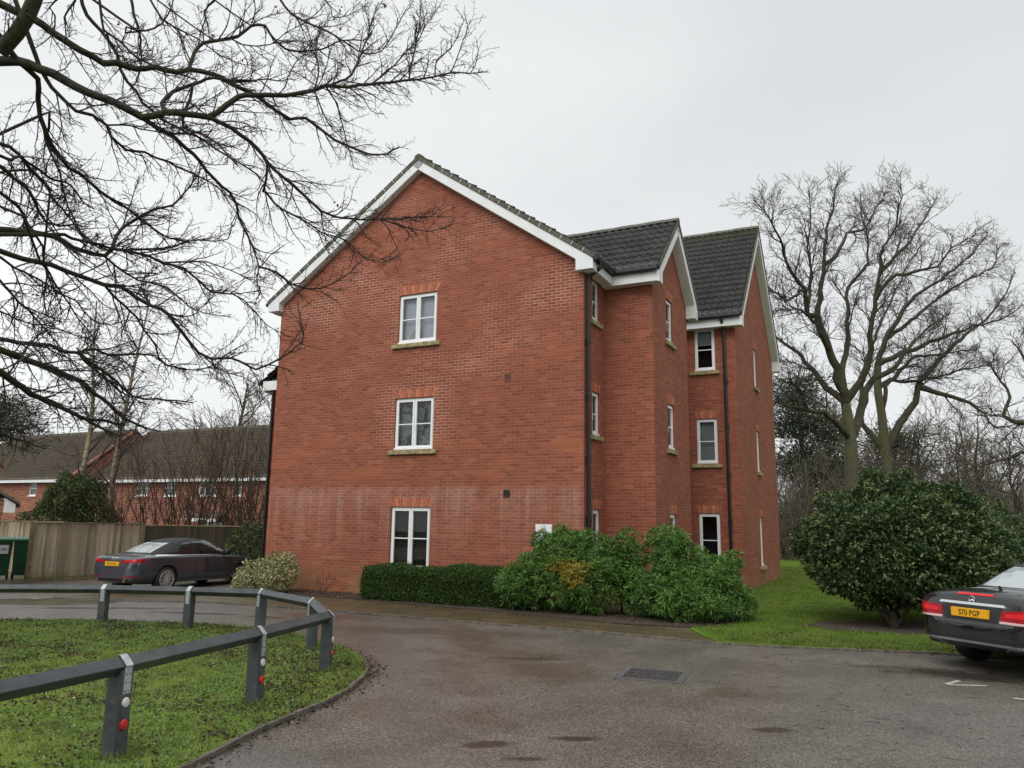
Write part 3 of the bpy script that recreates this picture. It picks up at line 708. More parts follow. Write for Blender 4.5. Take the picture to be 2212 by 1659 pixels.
for i, bl in enumerate(('slats', 'lace', 'lilac')): window(fy(0), *front_h[i], bl, sill=i > 0, arch=True, casements=2)
for i, h in enumerate(side_h): window(fx(0), *h, 'drape', True, i < 2)
for i, h in enumerate(w1_h): window(fx(P1), *h, 'drape', True, True)
for i, bl in enumerate(('dark', 'pale_blind', 'half')): window(fy(V2), *w2f_h[i], bl, True, i < 2)
for i, h in enumerate(w2_h): window(fx(P2), *h, 'pale_blind', True, True)
# air bricks in the gable wall
for (cx, cz, m) in ((-1.89, 2.46, (0.05, 0.035, 0.03)), (-1.91, 5.18, (0.17, 0.075, 0.055))):
    vb = MB(); s = .085
    vb.box((cx - s, -.012, cz - s), (cx + s, .05, cz - s + .018)); vb.box((cx - s, -.012, cz + s - .018), (cx + s, .05, cz + s)); vb.box((cx - s, -.012, cz - s + .018), (cx - s + .018, .05, cz + s - .018)); vb.box((cx + s - .018, -.012, cz - s + .018), (cx + s, .05, cz + s - .018))
    for k in range(5):
        z = cz - s + .03 + k * .026; vb.add([(cx - s + .018, -.002, z), (cx + s - .018, -.002, z), (cx + s - .018, -.010, z + .02), (cx - s + .018, -.010, z + .02)], [(0, 1, 2, 3)])
    vb.box((cx - s + .018, -.0015, cz - s + .018), (cx + s - .018, .03, cz + s - .018))
    vb.build('air_brick', simple('vent_%d' % int(cz), m, .8), B)
# weep vents
for k in range(11): x = -8.6 + k * .82; wv = MB(); wv.box((x, -.004, 2.63), (x + .012, .01, 2.695)); wv.build('weep_vent', M['black'], B)

# ================================================================== SMALL OBJECTS
def text_mesh(name, body, size, mat, parent, M4, extrude=.002, spacing=1.0, sx=1.0, align='CENTER', bold=0.0):
    cu = bpy.data.curves.new(name, 'FONT'); cu.body = body; cu.size = size; cu.extrude = extrude; cu.align_x = align; cu.align_y = 'CENTER'; cu.space_character = spacing
    cu.resolution_u = 3; cu.offset = bold
    to = bpy.data.objects.new(name + '_tmp', cu); C.objects.link(to); bpy.context.view_layer.update()
    me = bpy.data.meshes.new_from_object(to.evaluated_get(bpy.context.evaluated_depsgraph_get()))
    bpy.data.objects.remove(to); me.name = name
    me.transform(Matrix.Diagonal((sx, 1, 1, 1))); me.transform(M4)
    return link(name, me, parent, mat)
def face_mat(o, right, up):
    """text plane: origin o, reading direction right, up"""
    r, u = Vector(right).normalized(), Vector(up).normalized(); n = r.cross(u)
    return Matrix(((r.x, u.x, n.x, o[0]), (r.y, u.y, n.y, o[1]), (r.z, u.z, n.z, o[2]), (0, 0, 0, 1)))
M['sign'] = simple('white_sign_face', (0.78, 0.80, 0.80), .4)
M['ink'] = simple('grey_ink', (0.10, 0.10, 0.11), .6)
# --- white sign on the gable wall
sx0, sx1, sz0, sz1 = -1.14, -.74, 1.30, 1.775
sg = empty('wall_sign', bw(-.94, -.02, 1.3), -TH, 'white square sign with house outline and coloured bars on the gable wall', 'sign')
mb = MB(); mb.box((-.2, -.012, 0), (.2, .008, .475)); mb.build('sign_board', M['sign'], sg, bevel=.002)
mb = MB(); mb.tube([(-.055, -.016, .40), (0.0, -.016, .458), (.055, -.016, .40)], .003, 4); mb.tube([(.038, -.016, .425), (.038, -.016, .455)], .003, 4); mb.build('house_outline', M['ink'], sg)
for k, cl in enumerate(((0.16, 0.01, 0.03), (0.75, 0.20, 0.16), (0.80, 0.72, 0.18), (0.02, 0.24, 0.12), (0.10, 0.52, 0.46), (0.01, 0.22, 0.18))):
    mb = MB(); h = (.066, .064, .068, .066, .056, .06)[k]; mb.box((-.058 + k * .0195, -.016, .33), (-.043 + k * .0195, -.0125, .33 + h)); mb.build('colour_bar', simple('sign_colour_%d' % k, cl, .5), sg)
text_mesh('lettering', 'home', .062, M['ink'], sg, face_mat((-.055, -.0135, .29), (1, 0, 0), (0, 0, 1)))
# --- inspection cover in the macadam
M['iron'] = simple('worn_cast_iron', (0.085, 0.084, 0.084), .45, metal=.4, var=.4, scale=20)
mc = empty('manhole_cover', (1.77, 10.02, 0), math.radians(-20), 'dark square cast iron inspection cover set in the brown macadam', 'manhole cover')
mb = MB()
for a in ((-.41, -.41, .41, -.32), (-.41, .32, .41, .41), (-.41, -.32, -.32, .32), (.32, -.32, .41, .32)): mb.box((a[0], a[1], -.02), (a[2], a[3], .008))
mb.build('surround', simple('dark_mortar_surround', (0.075, 0.072, 0.068), .8, var=.4, scale=12), mc)
mb = MB(); mb.box((-.312, -.312, -.02), (.312, .312, .008)); mb.build('cover_plate', M['iron'], mc)
mb = MB()
for i in range(11):
    for j in range(11):
        cx, cy = -.28 + i * .056, -.28 + j * .056; a = math.pi / 4 * (1 if (i + j) % 2 else -1); ca, sa = math.cos(a), math.sin(a)
        q = [(cx + u * ca - v * sa, cy + u * sa + v * ca) for u, v in ((-.024, -.007), (.024, -.007), (.024, .007), (-.024, .007))]
        mb.add([(p[0], p[1], .008) for p in q] + [(p[0], p[1], .0125) for p in q], [(4, 5, 6, 7), (0, 1, 5, 4), (1, 2, 6, 5), (2, 3, 7, 6), (3, 0, 4, 7)])
mb.build('tread_pattern', M['iron'], mc)

# --- knee rail round the grass island
t = NT('grey_stained_timber'); ob = t.coord()
mp = t.n('ShaderNodeMapping'); t.t.links.new(ob, mp.inputs['Vector']); mp.inputs['Scale'].default_value = (9, 9, 9)
f = t.noise(mp.outputs[0], 1.0, 6.0, .7); f2 = t.noise(ob, 45.0, 3.0, .6); f3 = t.noise(ob, 2.5, 3.0)
col = t.ramp(f, [(.3, (0.032, 0.038, 0.042)), (.7, (0.074, 0.084, 0.090))])
col = t.mix(t.mapr(f2, .55, .75, 0, .5), col, (0.085, 0.092, 0.095)); col = t.mix(t.mapr(f3, .52, .68, 0, .5), col, (0.105, 0.112, 0.102)); col = t.mix(t.mapr(t.noise(ob, 7.0, 6.0, .75), .60, .70, 0, .6), col, (0.13, 0.14, 0.125))
t.base(col); t.p(Roughness=.5); t.bump(f2, .25, .004); M['timber'] = t.mat
M['galv'] = simple('galvanised_strap', (0.50, 0.53, 0.54), .38, metal=.55, var=.18, scale=30)
M['red_refl'] = simple('red_reflector', (0.55, 0.008, 0.012), .22, coat=.6)
M['white_refl'] = simple('white_reflector', (0.66, 0.64, 0.58), .35)
POSTS = [(-3.55, 4.35), (-2.93, 6.23), (-2.46, 8.02), (-2.17, 9.76), (-2.72, 11.28), (-4.0, 13.1), (-5.23, 13.27), (-6.88, 13.76), (-8.75, 13.6), (-10.7, 13.2)]
TOPS = [.78, .775, .765, .735, .735, .69, .695, .665, .66, .655]
kf = empty('knee_rail_fence', (-2.17, 9.76, 0), 0, 'low dark grey timber knee rail with metal straps curving round the grass island', 'fence')
off = Vector((2.17, -9.76, 0))
def loc3(p, z): return Vector((p[0], p[1], z)) + off
cen = Vector((-7, 8.5, 0))
for i, (p, zt) in enumerate(zip(POSTS, TOPS)):
    a = Vector(POSTS[max(i - 1, 0)]); b = Vector(POSTS[min(i + 1, len(POSTS) - 1)]); d = (b - a).normalized(); nrm = Vector((d.y, -d.x))
    if nrm.dot(Vector(p) - cen.xy) < 0: nrm = -nrm
    D3, N3 = Vector((d.x, d.y, 0)), Vector((nrm.x, nrm.y, 0)); o = loc3(p, 0); hw = .064
    zc = zt - .075                                            # rail centre
    mb = MB(); prof = [(-hw, -.1), (hw, -.1), (hw, zc - .015), (0, zc - .075), (-hw, zc - .015)]
    mb.prism([o + N3 * u + D3 * -hw + Vector((0, 0, w)) for u, w in prof], D3 * 2 * hw)
    post = mb.build('post', M['timber'], kf, bevel=.005)
    sb = MB(); r = .0735; tk = .003
    sw = .036
    ring = [(hw + .0015, zc - .20), (hw + .0015, zc - .006), (r + .004, zc + .004), (.006, zc + r + .004), (-.006, zc + r + .004), (-r - .004, zc + .004), (-hw - .0015, zc - .006), (-hw - .0015, zc - .20)]
    for q0, q1 in zip(ring[:-1], ring[1:]):
        dv = Vector((q1[0] - q0[0], q1[1] - q0[1])).normalized(); nn = Vector((dv.y, -dv.x)) * tk
        if i and False: pass
        pr = [(q0[0], q0[1]), (q1[0], q1[1]), (q1[0] + nn.x, q1[1] + nn.y), (q0[0] + nn.x, q0[1] + nn.y)]
        sb.prism([o + N3 * u + D3 * -sw + Vector((0, 0, w)) for u, w in pr], D3 * 2 * sw)
    for (u, w) in ((hw + .005, zc - .18), (hw + .005, zc - .12), (hw + .005, zc - .06)):
        for s in (-.018, .018): c = o + N3 * u + D3 * s + Vector((0, 0, w)); sb.m = 1; sb.tube([c, c + N3 * .004], .005, 6)
    sb.build('strap', [M['galv'], M['iron']], post)
    if i <= 3:
        for nm, m_, zz, rad in (('white_reflector', M['white_refl'], zc - .262, .036), ('red_reflector', M['red_refl'], zc - .42, .039)):
            rb = MB(); c = o + N3 * hw + Vector((0, 0, zz)); rb.tube([c, c + N3 * .008, c + N3 * .016, c + N3 * .019], [rad, rad, rad * .82, rad * .25], 20); rb.build(nm, m_, post)
for i in range(len(POSTS) - 1):
    p, q = loc3(POSTS[i], TOPS[i] - .075), loc3(POSTS[i + 1], TOPS[i + 1] - .075); d = (q - p).normalized(); s = d.cross(Vector((0, 0, 1))).normalized(); u = s.cross(d); r = .0705
    n = 8; rng = random.Random(i); mb = MB(); ext = 0.02
    p2, q2 = p - d * ext * 0, q + d * ext * 0
    mb.prism([p2 + s * r, p2 + u * r, p2 - s * r, p2 - u * r], q2 - p2); mb.build('rail', M['timber'], kf, bevel=.004)

# --- close-board fences
t = NT('weathered_boards'); ob = t.coord(); x, y, z = t.sep(ob)
f = t.noise(t.comb(t.math('MULTIPLY', x, 16.), t.math('MULTIPLY', y, 16.), t.math('MULTIPLY', z, .9)), 1.0, 5.0, .65)
g_ = t.t.nodes.new('ShaderNodeNewGeometry'); rnd = g_.outputs['Random Per Island']
col = t.ramp(f, [(.3, (0.225, 0.185, 0.130)), (.7, (0.400, 0.345, 0.260))])
col = t.mix(1.0, col, t.ramp(rnd, [(0, (.62, .60, .57)), (.5, (1.0, .98, .95)), (1, (1.3, 1.28, 1.25))]), 'MULTIPLY')
edge = t.math('MULTIPLY', t.mapr(z, 1.35, 1.75), t.mapr(f, .42, .55)); col = t.mix(t.math('MULTIPLY', edge, .7), col, (0.075, 0.055, 0.03))
alg = t.math('MULTIPLY', t.mapr(z, .35, .02), t.mapr(t.noise(ob, 3.0, 4.0), .35, .6)); col = t.mix(t.math('MULTIPLY', alg, .8), col, (0.10, 0.11, 0.02))
t.base(col); t.p(Roughness=.9); t.bsdf.inputs['Specular IOR Level'].default_value = .15; M['boards'] = t.mat
M['rail_wood'] = simple('greenish_fence_post', (0.17, 0.145, 0.07), .9, var=.35, scale=10)
M['dark_boards'] = island_mat('dark_damp_boards', [(0, (0.022, 0.017, 0.010)), (1, (0.045, 0.034, 0.020))], .95, 0)
def board_fence(name, p, q, h, label, zb=0, mat='boards', posts=3, group=None, front=1):
    p, q = Vector(p), Vector(q); L = (q - p).length; ang = math.atan2(q.y - p.y, q.x - p.x)
    e = empty(name, (p.x, p.y, zb), ang, label, 'fence', group); rng = random.Random(7)
    mb = MB(); x = 0
    while x < L - .02:
        w = min(.125, L - x); hh = h - .03 + rng.uniform(-.006, .006); th = .010
        mb.prism([(x, -.012 * front, .12), (x + w - .004, -.022 * front, .12), (x + w - .004, -.005 * front, .12), (x, -.005 * front, .12)], (0, 0, hh - .12)); x += .104
    mb.build('boards', M[mat], e)
    mb = MB(); mb.box((0, -.03, h - .03), (L, .03, h + .005)); mb.build('capping', M['rail_wood'], e)
    for i in range(posts):
        xx = .05 + (L - .1) * i / (posts - 1); mb = MB(); mb.box((xx - .05, -.05 if i in (0, posts - 1) else .0, -.05), (xx + .05, .06, h + .01)); mb.build('post', M['rail_wood'], e)
    mb = MB(); mb.box((.1, -.014, 0), (L - .1, .01, .118)); mb.build('gravel_board', M['rail_wood'], e)
    return e
board_fence('board_fence', (-14.42, 24.0), (-12.31, 26.85), 1.76, 'tall weathered grey brown board fence between the green bins and the dark grey convertible', -.16, posts=3)
board_fence('board_fence', (-18.6, 27.6), (-14.3, 25.6), 1.78, 'greenish board fence standing behind the green wheeled bins', -.16, 'boards', 4)
board_fence('board_fence', (-13.6, 27.5), (-6.0, 28.2), 1.70, 'dark damp board fence below the bare stems behind the parked convertible', -.16, 'dark_boards', 5)

# --- bin store building at the left edge
bs = empty('bin_store', (-13.42, 21.0, -.15), math.radians(37), 'low red brick outbuilding with a pitched tiled roof at the far left', 'outbuilding')
mb = MB(); mb.add([(0, 0, 0), (-3.2, 0, 0), (-3.2, 0, 2.35), (-1.6, 0, 3.35), (0, 0, 2.35)], [(0, 1, 2, 3, 4)]); mb.quad((0, 0, 0), (0, 3.4, 0), (0, 3.4, 2.35), (0, 0, 2.35)); mb.quad((-3.2, 0, 0), (-3.2, 3.4, 0), (-3.2, 3.4, 2.35), (-3.2, 0, 2.35))
mb.quad((-3.2, 3.4, 0), (0, 3.4, 0), (0, 3.4, 2.35), (-3.2, 3.4, 2.35)); mb.build('wall', M['brick_far2'] if 'brick_far2' in M else M['brick_far'], bs, recalc=False)
mb = MB(); mb.prism([(.36, -.16, 2.22), (-1.6, -.16, 3.46), (-1.6, -.16, 3.54), (.36, -.16, 2.30)], (0, 3.7, 0)); mb.prism([(-3.56, -.16, 2.22), (-1.6, -.16, 3.46), (-1.6, -.16, 3.54), (-3.56, -.16, 2.30)], (0, 3.7, 0)); mb.build('roof', M['verge'], bs)
mb = MB(); mb.prism([(.01, -.1, 2.02), (.27, -.1, 2.02), (.27, -.1, 2.24), (.01, -.1, 2.40)], (0, 3.5, 0)); mb.build('fascia', M['board'], bs)
mb = MB(); mb.tube([(.33, -.1, 2.20), (.33, 3.5, 2.20)], .05, 8); mb.build('gutter', M['black'], bs)
mb = MB(); mb.box((-.42, -.02, 1.42), (-.02, .0, 1.62)); mb.build('wall_plate', simple('blue_grey_plate', (0.10, 0.13, 0.19), .5), bs)

# --- wheeled bins
M['bin'] = simple('green_bin_plastic', (0.010, 0.085, 0.036), .42, var=.15, scale=3)
M['tyre'] = simple('black_rubber', (0.014, 0.014, 0.015), .75)
def wheeled_bin(x, y, rz, label):
    e = empty('wheeled_bin', (x, y, -.165), rz, label, 'bin', 'green wheeled bins')
    mb = MB(); b, tp = (.285, .27), (.325, .36)
    pr = [(-b[0], -b[1], .14), (b[0], -b[1], .14), (b[0], b[1], .14), (-b[0], b[1], .14), (-tp[0], -tp[1], 1.2), (tp[0], -tp[1], 1.2), (tp[0], tp[1], 1.2), (-tp[0], tp[1], 1.2)]
    mb.add(pr, [(0, 3, 2, 1), (0, 1, 5, 4), (1, 2, 6, 5), (2, 3, 7, 6), (3, 0, 4, 7), (4, 5, 6, 7)]); mb.build('body', M['bin'], e, bevel=.02)
    mb = MB(); mb.box((-.34, -.39, 1.15), (.34, .38, 1.205)); mb.build('rim', M['bin'], e, bevel=.012)
    mb = MB(); mb.prism([(-.34, -.40, 1.21), (-.34, .38, 1.21), (-.33, .34, 1.275), (-.33, -.1, 1.305), (-.33, -.37, 1.25)], (.67, 0, 0)); mb.build('lid', simple('bin_lid', (0.020, 0.115, 0.052), .4), e, bevel=.012)
    mb = MB(); mb.tube([(-.28, .40, 1.22), (.28, .40, 1.22)], .018, 8); mb.build('handle', M['bin'], e)
    for s in (-1, 1): mb = MB(); mb.tube([(s * .235, .2, .11), (s * .30, .2, .11)], .11, 16); mb.build('wheel', M['tyre'], e)
    return e
b1 = wheeled_bin(-15.75, 24.75, math.radians(33), 'green wheeled bin with a white number label beside the brick outbuilding')
lb = MB(); lb.box((-.02, -.362, .80), (.22, -.300, 1.06)); lbl = lb.build('label', M['sign'], b1)
lbl.matrix_parent_inverse = Matrix(); lbl.location = (0, -.008, 0)
text_mesh('lettering', '000', .115, simple('blue_ink', (0.02, 0.035, 0.22), .5), lbl, face_mat((.10, -.364, .93), (1, 0, 0), (0, 0, 1)), sx=.95)
wheeled_bin(-15.18, 25.12, math.radians(33), 'plain green wheeled bin without a label next to the board fence')

# ================================================================== TERRACE HOUSES BEHIND
def terrace(name, x0, x1, y0, wins, label, door=None):
    e = empty(name, (-26.7 + math.cos(TH) * x0 + math.sin(TH) * y0, 50 - math.sin(TH) * x0 + math.cos(TH) * y0, -.35), -TH, label, 'house', 'terrace houses behind the board fence')
    L = x1 - x0; ez, rz_, dp = 4.42, 7.8, 8.4; mb = MB(); As = [0, L] + [a for w in wins for a in (w[0] - x0, w[1] - x0)]; As = sorted(As); z0, z1 = 3.40, 4.32
    for i in range(len(As) - 1):
        inn = any(w[0] - x0 <= (As[i] + As[i + 1]) / 2 <= w[1] - x0 for w in wins)
        for (a, b) in (((0, z0), (z1, ez)) if inn else ((0, ez),)): mb.quad((As[i], 0, a), (As[i + 1], 0, a), (As[i + 1], 0, b), (As[i], 0, b))
    for X in (0, L): mb.add([(X, 0, 0), (X, dp, 0), (X, dp, ez), (X, dp / 2, rz_ - .1), (X, 0, ez)], [(0, 1, 2, 3, 4)])
    mb.quad((0, dp, 0), (L, dp, 0), (L, dp, ez), (0, dp, ez)); mb.build('wall', M['brick_far'], e, recalc=False)
    c, s, Ls = upv(dp / 2 + .3, rz_ - ez + .1); 
    parts = [tile_slope((.0, -.3, ez - .05), (1, 0, 0), (0, c, s), L, Ls, 2, .34, .3, .06), tile_slope((.0, dp + .3, ez - .05), (1, 0, 0), (0, -c, s), L, Ls, 2, .34, .3, .06)]
    link('roof', np_mesh('roof', *merge(parts)), e, M['tile_far'])
    mb = MB(); mb.tube([(0, dp / 2, rz_ + .06), (L, dp / 2, rz_ + .06)], .13, 8); mb.build('ridge_tiles', M['ridge'], e)
    for X in (0, L):
        mb = MB(); mb.prism([(X - .11, -.3, ez - .05), (X - .11, dp / 2, rz_ + .07), (X - .11, dp / 2, rz_ + .22), (X - .11, -.3, ez + .1)], (.22, 0, 0)); mb.build('gable_parapet', M['brick_far'], e)
    mb = MB(); mb.box((.0, -.31, ez - .22), (L, -.26, ez - .02)); mb.build('fascia', M['board'], e)
    for w in wins:
        a, b = w[0] - x0, w[1] - x0; n = max(1, round((b - a) / .5)); fr = MB(); o = .06
        fr.box((a, .03, z0), (b, .09, z0 + o)); fr.box((a, .03, z1 - o), (b, .09, z1))
        for k in range(n + 1): xx = a + (b - a - o) * k / n; fr.box((xx, .03, z0 + o), (xx + o, .09, z1 - o))
        fr.box((a + o, .04, (z0 + z1) / 2 - .02), (b - o, .08, (z0 + z1) / 2 + .02)); f = fr.build('window', M['upvc'], e)
        pm = MB(); pm.quad((a, .07, z0), (b, .07, z0), (b, .07, z1), (a, .07, z1)); pm.build('pane', M['glass_far'], f, recalc=False)
        sm = MB(); sm.box((a - .05, -.04, z0 - .07), (b + .05, .03, z0 - .002)); sm.build('sill', M['upvc'], f)
    if door:
        mb = MB(); a, b = door[0] - x0, door[1] - x0; mb.prism([(a, -.9, 2.15), (a, -.01, 2.5), (a, -.01, 2.42), (a, -.9, 2.07)], (b - a, 0, 0)); mb.build('porch_roof', M['verge'], e)
        mb = MB(); mb.box((a, -.92, 1.95), (b, -.86, 2.12)); mb.build('porch_fascia', M['board'], e)
        mb = MB(); mb.box((a + .2, -.05, 1.2), (b - .2, -.01, 1.9)); mb.build('ground_floor_window', M['upvc'], e)
    return e
M['glass_far'] = simple('dark_house_glass', (0.05, 0.06, 0.065), .06, spec=.9)
terrace('terrace_house', -13.0, 0.1, -1.2, [(-4.1, -3.4), (-8.6, -7.6)], 'left terrace house standing forward with a dark tiled roof behind the dense evergreen shrub')
terrace('terrace_house', .0, 22.0, 0.0, [(1.46, 2.40), (4.46, 5.44), (6.89, 7.88), (9.73, 11.12), (12.5, 13.05), (16, 17)], 'long terrace house with a row of white upstairs windows seen through bare stems', (9.9, 12.2))

